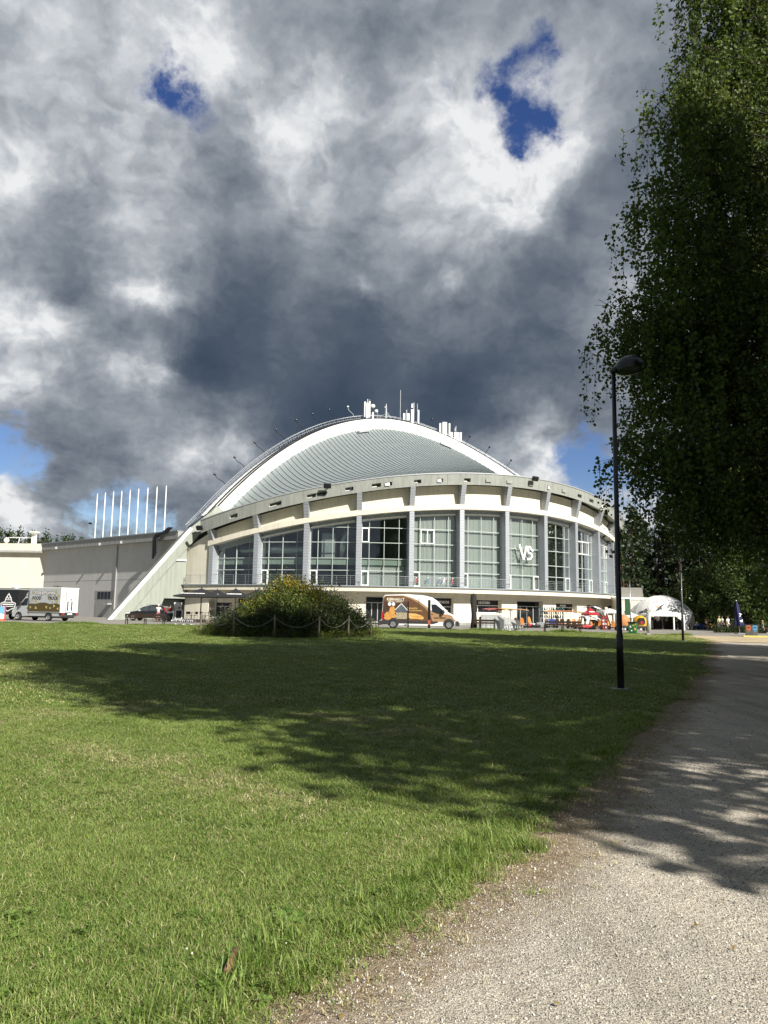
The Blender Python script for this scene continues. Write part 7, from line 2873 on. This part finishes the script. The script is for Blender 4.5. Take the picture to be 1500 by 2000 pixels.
# covered karts beyond the lamp
def hooded(label, px, dist, m, open_front):
    p = stand(px, dist)
    t = thing('hooded_kart', label, 'pedal cart', tuple(p), 0)
    b = MB()
    rows = []
    for z, r in ((.50, .62), (.75, .72), (1.05, .70), (1.3, .58), (1.48, .36), (1.54, .05)):
        rows.append([(r * math.cos(a) * (1 + .05 * math.sin(5 * a + z * 4)), .7 * r * math.sin(a), z + .03 * math.sin(3 * a)) for a in lsp(0, 6.283, 25)])
    b.quadgrid(rows)
    b.build('hood', m, t, True)
    if open_front:
        MB().prism([(-.30, .72), (.30, .72), (.34, 1.0), (.22, 1.32), (-.22, 1.32), (-.34, 1.0)], -.58, -.40).build('opening', DARKMET, t)
        MB().prism([(-.16, .74), (.16, .74), (.12, .98), (-.12, .98)], -.595, -.585).build('badge', REDP, t)
    MB().box(-.55, .55, -.45, .6, .28, .52).build('chassis', PLASTIC, t, bevel=.04)
    for x in (-.55, .55):
        for y in (-.4, .5):
            MB(T(x, y, .22) @ RY(R(90))).lathe([(.08, -.06), (.2, -.06), (.22, 0), (.2, .06), (.08, .06)], 14).build('wheel', TYRE, t, True)
    return t


hooded('kart hidden under a crumpled orange cover behind the green bin', 1217, 76, ORCLOTH, False)
hooded('kart with a bright yellow hood left of the grey bollard', 1250, 78, YEL, True)

# rack of skates and helmets
p = stand(1077, 85.5)
rk = thing('skate_rack', 'tall steel rack full of dark teal skates beside the glass shop door', 'rack', tuple(p), .05)
b = MB()
RKW = 1.35
for x in (-RKW, 0, RKW):
    b.box(x - .025, x + .025, -.2, -.15, 0, 2.05).box(x - .025, x + .025, .15, .2, 0, 2.05)
b.build('upright', STEEL, rk)
for k in range(5):
    MB().box(-RKW, RKW, -.22, .22, .16 + k * .42, .19 + k * .42).build('shelf', STEEL, rk)
sk = MB()
sk.prism([(-.14, .05), (.15, .05), (.16, .14), (.02, .19), (-.02, .33), (-.14, .34)], -.05, .05)
sk.box(-.15, .16, -.02, .02, 0, .05)
sk0 = sk.build('skate', TEAL)
first = True
for k in range(5):
    for q in range(11):
        o = sk0 if first else sk0.copy()
        if not first:
            COL.objects.link(o)
        first = False
        o.location = (p.x - RKW + .14 + q * .245, p.y - .02, p.z + .192 + k * .42)
        o.rotation_euler = (0, 0, -1.57 + rng.uniform(-.5, .5))
        tag(o, 'dark teal skate standing on a shelf of the steel rack', 'skate', 'skates on the steel rack')

# small ride-on toys lined up before the shop door
for i, (px, d, m, lab) in enumerate(((1015, 78, BLUEP, 'small blue ride on toy nearest the lower covered heap'), (1021, 78.4, WHITETXT, 'small white ride on toy second in the line before the shop door'), (1026.5, 78, TEAL, 'small teal ride on toy in the line before the shop door'), (1032, 78.6, REDP, 'small red ride on toy in the line before the shop door'),
                                     (1047, 78.4, PLASTIC, 'small black ride on toy between the orange seat and the white toy jeep'))):
    p = stand(px, d)
    t = thing('ride_on_toy', lab, 'toy vehicle', tuple(p), rng.uniform(-.8, .8), 'small ride on toys')
    MB().prism([(-.32, .14), (-.36, .30), (-.1, .34), (.0, .48), (.12, .34), (.34, .30), (.34, .14)], -.16, .16).build('body', m, t, bevel=.03)
    MB().tube([(.12, 0, .32), (.10, 0, .56)], .015, 6).bar((.10, -.14, .56), (.10, .14, .56), .03).build('handlebar', STEEL, t)
    for x in (-.24, .24):
        for y in (-.17, .17):
            MB(T(x, y, .10) @ RX(R(90))).lathe([(.03, -.03), (.10, -.03), (.10, .03), (.03, .03)], 12).build('wheel', TYRE, t)
p = stand(1060, 80)
t = thing('toy_jeep', 'pale grey toy jeep with a square cab near the skate rack', 'toy vehicle', tuple(p), -.25)
MB().prism([(-.58, .22), (-.60, .52), (-.25, .56), (-.2, .58), (.62, .58), (.62, .22)], -.34, .34).build('body', LIGHTMET, t, bevel=.04)
b = MB()
for x in (-.2, .25, .6):
    for y in (-.3, .3):
        b.bar((x, y, .56), (x, y, 1.0), .05)
b.box(-.24, .64, -.34, .34, 1.0, 1.06)
b.build('roof_frame', LIGHTMET, t)
for x in (-.38, .38):
    for y in (-.34, .34):
        MB(T(x, y, .18) @ RX(R(90))).lathe([(.06, -.07), (.17, -.07), (.18, 0), (.17, .07), (.06, .07)], 14).build('wheel', TYRE, t, True)
p = stand(1075, 81)
t = thing('blue_crate', 'open blue plastic crate full of balls between the toy jeep and the carts', 'crate', tuple(p), .1)
b = MB().box(-.45, .45, -.35, .35, .3, .36)
for x0, x1, y0, y1 in ((-.45, .45, -.35, -.31), (-.45, .45, .31, .35), (-.45, -.41, -.31, .31), (.41, .45, -.31, .31)):
    b.box(x0, x1, y0, y1, .36, .92)
b.build('crate_body', BLUEP, t)
for x in (-.38, .38):
    MB().box(x - .04, x + .04, -.3, .3, 0, .3).build('leg', PLASTIC, t)
p = stand(1144, 79.5)
t = thing('toy_racer', 'low red toy racing car in front of the person in the white shirt', 'toy vehicle', tuple(p), .15)
MB().prism([(-.85, .12), (-.9, .25), (-.3, .38), (0, .50), (.3, .42), (.75, .42), (.8, .15)], -.30, .30).build('body', REDP, t, bevel=.07, seg=3)
MB().prism([(-.05, .48), (.2, .46), (.25, .40), (-.2, .40)], -.2, .2).build('cockpit', DARKMET, t).location = (0, 0, .03)
MB().box(.70, .85, -.35, .35, .52, .56).build('rear_wing', YEL, t)
for x in (-.55, .55):
    for y in (-.33, .33):
        MB(T(x, y, .16) @ RX(R(90))).lathe([(.05, -.07), (.15, -.07), (.16, 0), (.15, .07), (.05, .07)], 14).build('wheel', TYRE, t, True)

# red parasol, bowed frame with a blue cover, display rack, garden gazebo
parasol('red parasol with white lettering in front of the cream shop wall', 1153, 34, 1186, 1199, 80, REDP, STEEL, 'LEDAI', 0, 'parasol', None, False)
p = stand(1160, 83)
t = thing('bowed_frame', 'bowed silver tube frame with a blue sheet behind the red parasol', 'frame', tuple(p), 0)
b = MB()
for y in (-.4, .4):
    b.tube([(-1.5, y, 0), (-1.45, y, 1.2), (-1.0, y, 1.45), (-.2, y, 1.35), (.5, y, 1.05), (.95, y, .55), (1.05, y, 0)], .05, 8)
    b.tube([(-1.0, y, 2.3), (.0, y, 2.42), (.75, y, 2.1), (1.1, y, 1.3), (1.25, y, .0)], .045, 8)
for x, z in ((-1.45, 1.2), (.5, 1.05), (0, 2.42)):
    b.bar((x, -.4, z), (x, .4, z), .05)
b.build('tube_frame', STEEL, t, True)
b = MB()
b.quadgrid([[(x, y, z) for y in lsp(-.36, .36, 3)] for x, z in ((-1.4, .6), (-1.3, 1.15), (-.9, 1.38), (-.2, 1.28), (.45, .98), (.88, .5))])
b.build('blue_sheet', BLUEP, t, True)
MB().prism([(-.6, .3), (.5, .3), (.6, .75), (.2, 1.0), (-.4, 1.0)], .1, .14).build('dark_panel', mat('brown_panel', (.08, .045, .035), .7), t)
p = stand(1180.5, 80)
t = thing('display_rack', 'white and red display rack stacked with plush toys beside the orange karts', 'display rack', tuple(p), -.1)
b = MB()
for x in (-.28, .28):
    b.box(x - .02, x + .02, -.2, .2, 0, 1.15)
for z in (.08, .42, .76, 1.1):
    b.box(-.26, .26, -.2, .2, z, z + .03)
b.build('rack_frame', REDP, t)
PLUSH = mat('plush_white', (.66, .62, .58), .9, var=.2, vscale=12)
g = np.random.default_rng(9)
for z in (.11, .45, .79, 1.13):
    for x in (-.16, .12):
        o = MB().ball((0, 0, .11), .13, .12, .12, 10).ball((0, -.02, .26), .085, .08, .08, 8).ball((-.06, 0, .34), .03, .02, .035, 6).ball((.06, 0, .34), .03, .02, .035, 6).build('plush_toy', PLUSH if g.random() < .8 else REDP, None, True)
        o.location = (p.x + x, p.y - .05, p.z + z)
        tag(o, 'pale plush toy sitting in the white and red display rack', 'plush toy', 'plush toys in the display rack')

CANVAS = mat('white_canvas', (.66, .66, .64), .8, var=.06, vscale=.8)


def gazebo(label, px0, px1, y_rim, y_top, dist, depth, grp=None):
    a, b_ = stand(px0, dist), stand(px1, dist)
    p = (a + b_) / 2
    L = (b_ - a).length
    zr, zt = (EYE + ray((px0 + px1) / 2, y).z * dist - p.z for y in (y_rim, y_top))
    t = thing('gazebo', label, 'gazebo', tuple(p), 0, grp)
    b = MB()
    x, d = L / 2, depth / 2
    b.quadgrid([[(-x, -d, zr), (0, -d, zr), (x, -d, zr), (x, 0, zr), (x, d, zr), (0, d, zr), (-x, d, zr), (-x, 0, zr), (-x, -d, zr)],
                [(-x * .45, -d * .45, zr + (zt - zr) * .45), (0, -d * .45, zr + (zt - zr) * .45), (x * .45, -d * .45, zr + (zt - zr) * .45), (x * .45, 0, zr + (zt - zr) * .45), (x * .45, d * .45, zr + (zt - zr) * .45), (0, d * .45, zr + (zt - zr) * .45), (-x * .45, d * .45, zr + (zt - zr) * .45), (-x * .45, 0, zr + (zt - zr) * .45), (-x * .45, -d * .45, zr + (zt - zr) * .45)],
                [(0, 0, zt)] * 9])
    b.quadgrid([[(-x, -d, zr - .22), (x, -d, zr - .22), (x, d, zr - .22), (-x, d, zr - .22), (-x, -d, zr - .22)], [(-x, -d, zr), (x, -d, zr), (x, d, zr), (-x, d, zr), (-x, -d, zr)]])
    b.build('canopy', CANVAS, t)
    for sx in (-x + .06, x - .06):
        for sy in (-d + .06, d - .06):
            MB().box(sx - .07, sx + .07, sy - .07, sy + .07, 0, zr - .02).build('leg', WFRAME, t)
    return t


gazebo('small white gazebo beside the red parasol and the arena wall', 1174, 1208, 1194, 1188, 88, 3.0)
gazebo('white gazebo just past the street lamp pole, in front of the cream kiosk', 1212, 1244, 1203, 1193, 87, 3.0)
gazebo('white gazebo with tall legs standing before the dome tent', 1257, 1327, 1200, 1191, 90, 3.2)

# cream kiosk with a grey hoarding on its roof
p = stand(1231, 104)
t = thing('kiosk', 'low cream kiosk behind the gazebo, at the end of the arena', 'kiosk', tuple(p), .0)
MB().box(-2.0, 2.0, -1.5, 1.5, -.1, 3.7).build('wall', CREAM, t)
MB().box(-2.1, 2.1, -1.6, 1.6, 3.7, 4.0).build('roof', WHITE, t)
MB().box(-1.2, 1.2, -1.53, -1.505, .9, 2.2).build('window', DARKGLASS, t)
t = thing('hoarding', 'plain grey hoarding standing on the roof of the cream kiosk', 'hoarding', (p.x + .1, p.y - .6, p.z + 4.0), .0)
MB().prism([(-1.45, .05), (1.55, .05), (1.40, 1.32), (-1.5, 1.32)], -.05, .05).build('panel', mat('hoarding_grey', (.21, .205, .185), .7, var=.08, vscale=2), t)
for x in (-1.1, 1.1):
    MB().bar((x, .08, 0), (x, .08, 1.25), .08).build('strut', IRON, t)

# white dome tent with dark and orange stars
p = stand(1291, 97)
tent = thing('dome_tent', 'large white dome tent with grey and orange star marks at the wood edge', 'tent', tuple(p), .1)
TW = 4.25
TENTW = mat('tent_membrane', (.70, .70, .69), .7, var=.04, vscale=.6)


def tent_pt(a, f):
    """a round the tent, f 0 at the rim to 1 at the crown; the rim is cut into arches."""
    lift = 1.9 * abs(math.sin(2.5 * a)) ** .7
    z0 = .05 + lift
    z1 = 4.15
    z = z0 + (z1 - z0) * f
    r = TW * (1 - (max(z, 0) / 4.16) ** 2.1) ** .55
    return Vector((r * math.cos(a), r * math.sin(a), z))


b = MB()
NA = 100
b.quadgrid([[tent_pt(2 * math.pi * k / NA, f) for f in lsp(0, 1, 12)] for k in range(NA + 1)])
tc = b.build('membrane', TENTW, tent)
b = MB()
for k in range(20):
    a0 = 2 * math.pi * k / 20
    for s in (-1, 1):
        P = [tent_pt(a0 + s * .45 * f, f) * 1.004 for f in lsp(0.02, .98, 9)]
        for q, r_ in zip(P[:-1], P[1:]):
            b.bar(q, r_, .03)
b.build('seam', mat('tent_seam', (.52, .52, .51), .7), tent)
STARG = mat('star_grey', (.06, .065, .075), .6)
STARO = mat('star_orange', (.55, .28, .02), .6)


def tpatch(par, c, pts, m, k=1.012):
    b = MB()
    b.add([tent_pt(c[0] + x, min(max(c[1] + z, 0.02), .98)) * k for x, z in pts], [tuple(range(len(pts)))])
    b.build('star_mark', m, par)


for c, s in (((-2.55, .42), 1.0), ((-2.05, .32), .7)):
    tpatch(tent, c, [(-.28 * s, .26 * s), (-.02 * s, .05 * s), (.1 * s, -.16 * s)], STARO)
    tpatch(tent, c, [(-.02 * s, .06 * s), (.30 * s, .30 * s), (.10 * s, -.02 * s)], STARG, 1.014)
    tpatch(tent, c, [(-.05 * s, .02 * s), (-.22 * s, -.2 * s), (.02 * s, -.14 * s)], STARG, 1.014)
    tpatch(tent, c, [(.0, .04 * s), (.16 * s, -.16 * s), (.04 * s, -.14 * s)], STARG, 1.016)
tpatch(tent, (-1.05, .42), [(-.20, .28), (.18, .02), (.22, -.22), (-.02, .0)], STARG)
tpatch(tent, (-1.55, .30), [(-.12, .05), (.10, .09), (.02, .0)], STARG)
b = MB()
for k in range(5):
    a = 2 * math.pi * k / 5
    c = tent_pt(a, 0)
    b.box(-.16, .16, -.16, .16, -.05, .5, T(c.x * .99, c.y * .99, 0))
b.build('foot', WFRAME, tent)
# planters and dark furniture inside the tent
for i, (dx, dy, w) in enumerate(((-2.2, -.6, 1.4), (-.6, .4, 1.6), (1.2, .2, 1.5), (2.3, -1.2, 1.0))):
    o = thing('planter', 'dark planter with a clipped green hedge inside the dome tent', 'planter', (p.x + dx, p.y + dy, p.z), 0, 'planters in the dome tent')
    MB().box(-w / 2, w / 2, -.25, .25, 0, 1.0).build('planter_box', DECK, o)
    g = np.random.default_rng(60 + i)
    n = 500
    q = np.stack([g.uniform(-w / 2, w / 2, n), g.uniform(-.28, .28, n), 1.0 + g.uniform(0, .8, n) ** 1.2], 1)
    leaves('hedge', q, .14, LINDENLEAF, o, .6, 0, 60 + i)

# green notice board on a pole, green bin, grey bollard
GREENP = mat('green_paint', (.020, .135, .045), .45, var=.25, vscale=3)
p = stand(1229, 60.6)
t = thing('notice_board', 'narrow dark green notice board hanging on a grey pole above the green bin', 'notice board', (p.x, p.y, p.z))
MB().tube([(.10, 0, 0), (.10, 0, 4.0)], .045, 8).build('pole', STEEL, t, True)
MB().box(-.30, .06, -.04, .04, 1.45, 2.72).build('board', mat('board_green', (.014, .075, .03), .5), t, bevel=.01)
MB().box(.03, .16, -.05, .05, 3.9, 4.15).build('pole_camera', PLASTIC, t)
p = stand(1235.5, 60)
t = thing('green_bin', 'green litter bin covered with pale stickers beside the street lamp', 'bin', tuple(p), R(-25))
MB().box(-.30, .30, -.28, .28, .02, .86).build('bin_body', GREENP, t, bevel=.03)
MB().box(-.35, .35, -.33, .33, .86, .95).build('lid', PLASTIC, t, bevel=.02)
for i, (x, z, w, h) in enumerate(((-.18, .5, .1, .14), (.02, .62, .14, .1), (.12, .3, .16, .2), (-.1, .22, .1, .1), (.2, .7, .08, .12))):
    MB().box(x, x + w, -.288 - .001 * i, -.281, z, z + h).build('sticker', [WHITETXT, mat('sticker_yellow', (.55, .5, .12), .6), PIZZA][i % 3], t)
p = stand(1267, 57.5)
t = thing('bollard', 'thick pale grey bollard column standing at the edge of the sandy ground', 'bollard', tuple(p))
MB().tube([(0, 0, 0), (0, 0, 1.62)], [.155, .15], 18).build('column', LIGHTMET, t, True)
MB().lathe([(.15, 1.62), (.16, 1.65), (.14, 1.70), (0, 1.72)], 18).build('cap', LIGHTMET, t, True)
MB().box(-.24, .02, -.22, .10, 0, .17).build('foot', CONCB, t)

# closed blue parasol, sorting bins, hedge and seats at the far right
p = stand(1442, 74)
t = thing('closed_parasol', 'closed dark blue parasol with white letters near the sorting bins', 'parasol', tuple(p), .2)
NAVY = mat('parasol_navy', (.012, .016, .085), .7)
b = MB()
rows = []
for z, r in ((.75, .36), (.95, .42), (1.2, .34), (1.6, .27), (2.0, .24), (2.35, .21), (2.7, .15), (2.95, .09), (3.08, .03)):
    rows.append([(r * math.cos(a) * (1 + .22 * math.sin(6 * a + z)) - .07 * (z - 1.5), r * math.sin(a) * (1 + .22 * math.sin(6 * a + z)), z) for a in lsp(0, 6.283, 37)])
b.quadgrid(rows)
cl = b.build('folded_canopy', NAVY, t, True)
MB().tube([(.1, 0, 0), (-.11, 0, 3.15)], .03, 8).box(-.3, .5, -.3, .3, 0, .1).build('pole', STEEL, t)
MB().ball((-.12, 0, 3.16), .06, .06, .04, 8).build('finial', WHITETXT, t, True)
text('lettering', 'T', .42, T(-.0, -.31, 1.75) @ RX(R(90)) @ RZ(R(-14)), WHITETXT, cl, bold=.02)
text('lettering', 'w', .40, T(.05, -.40, 1.25) @ RX(R(90)) @ RZ(R(20)), WHITETXT, cl, bold=.02)
p = stand(1461, 65)
t = thing('sorting_bin', 'pair of grey sorting bins with orange and blue labels beside the dark hedge', 'bin', tuple(p), R(-22))
BING = mat('bin_grey', (.13, .125, .12), .45)
for k, (x, c) in enumerate(((-.0, mat('label_orange', (.60, .17, .06), .5)), (.46, mat('label_blue', (.12, .38, .62), .5)))):
    o = MB().box(x - .22, x + .22, -.45, .45, .03, .94).build('bin_body', BING if k == 0 else mat('bin_grey_light', (.16, .155, .15), .45), t, bevel=.015)
    MB().box(x - .16, x + .16, -.462, -.451, .52, .90).build('label', c, o)
    MB().box(x - .09, x + .09, -.468, -.463, .68, .76).build('slot', BLACK, o)
    MB().box(x - .10, x + .10, -.468, -.463, .40, .48).build('plate', c, o)
MB().box(-.25, .72, -.47, .47, .94, 1.0).build('lid', PLASTIC, t, bevel=.01)
hedge = thing('low_hedge', 'low dark hedge growing behind the closed blue parasol', 'hedge', tuple(stand(1425, 80)))
g = np.random.default_rng(77)
n = 5200
q = np.stack([g.uniform(-1.6, 5.2, n), g.uniform(-.6, .6, n), np.abs(g.normal(0, .42, n))], 1)
q[:, 2] *= 1 + .4 * np.sin(q[:, 0] * 2.3)
leaves('foliage', q, .16, LINDENLEAF, hedge, .6, 0, 77)
b = MB()
for x in lsp(-1.4, 5.0, 14):
    b.tube([(x, 0, 0), (x + .1, .05, .6)], .02, 5)
b.build('stem', DARKBARK, hedge)
for i, (px, d, rz) in enumerate(((1408, 78, .4), (1430, 76, -.6), (1450, 79, 1.0), (1482, 76, .2))):
    c = chair(['dark garden chair at the path end of the low hedge', 'dark garden chair before the hedge, left of the closed parasol', 'dark garden chair between the closed parasol and the bins', 'dark garden chair at the far right behind the sorting bins'][i], px, d, rz, 'dark garden chairs by the hedge', IRON, float(gz(30, 78)))
# a blue toy car and an orange one far off at the wood edge
for px, d, m, lab in ((1366, 97, BLUEP, 'small blue toy car far off at the edge of the wood'), (1386, 99, ORANGE, 'small orange toy car behind the far cyclist')):
    p = stand(px, d)
    t = thing('toy_car', lab, 'toy vehicle', tuple(p), .3)
    MB().prism([(-.75, .15), (-.78, .4), (-.3, .5), (-.15, .72), (.3, .72), (.45, .48), (.75, .42), (.75, .15)], -.35, .35).build('body', m, t, bevel=.05)
    for x in (-.5, .5):
        for y in (-.36, .36):
            MB(T(x, y, .17) @ RX(R(90))).lathe([(.05, -.06), (.16, -.06), (.16, .06), (.05, .06)], 12).build('wheel', TYRE, t)
# yellow and black kerb bar on the ground at the far right
p = stand(1482, 61.5)
b = MB()
b.box(-1.3, 1.6, -.08, .08, 0, .13)
kb = b.build('kerb_bar', mat('kerb_yellow', (.52, .45, .10), .7), None, bevel=.02)
kb.location = (p.x, p.y, p.z)
tag(kb, 'long yellowish kerb bar lying on the ground before the sorting bins', 'kerb')
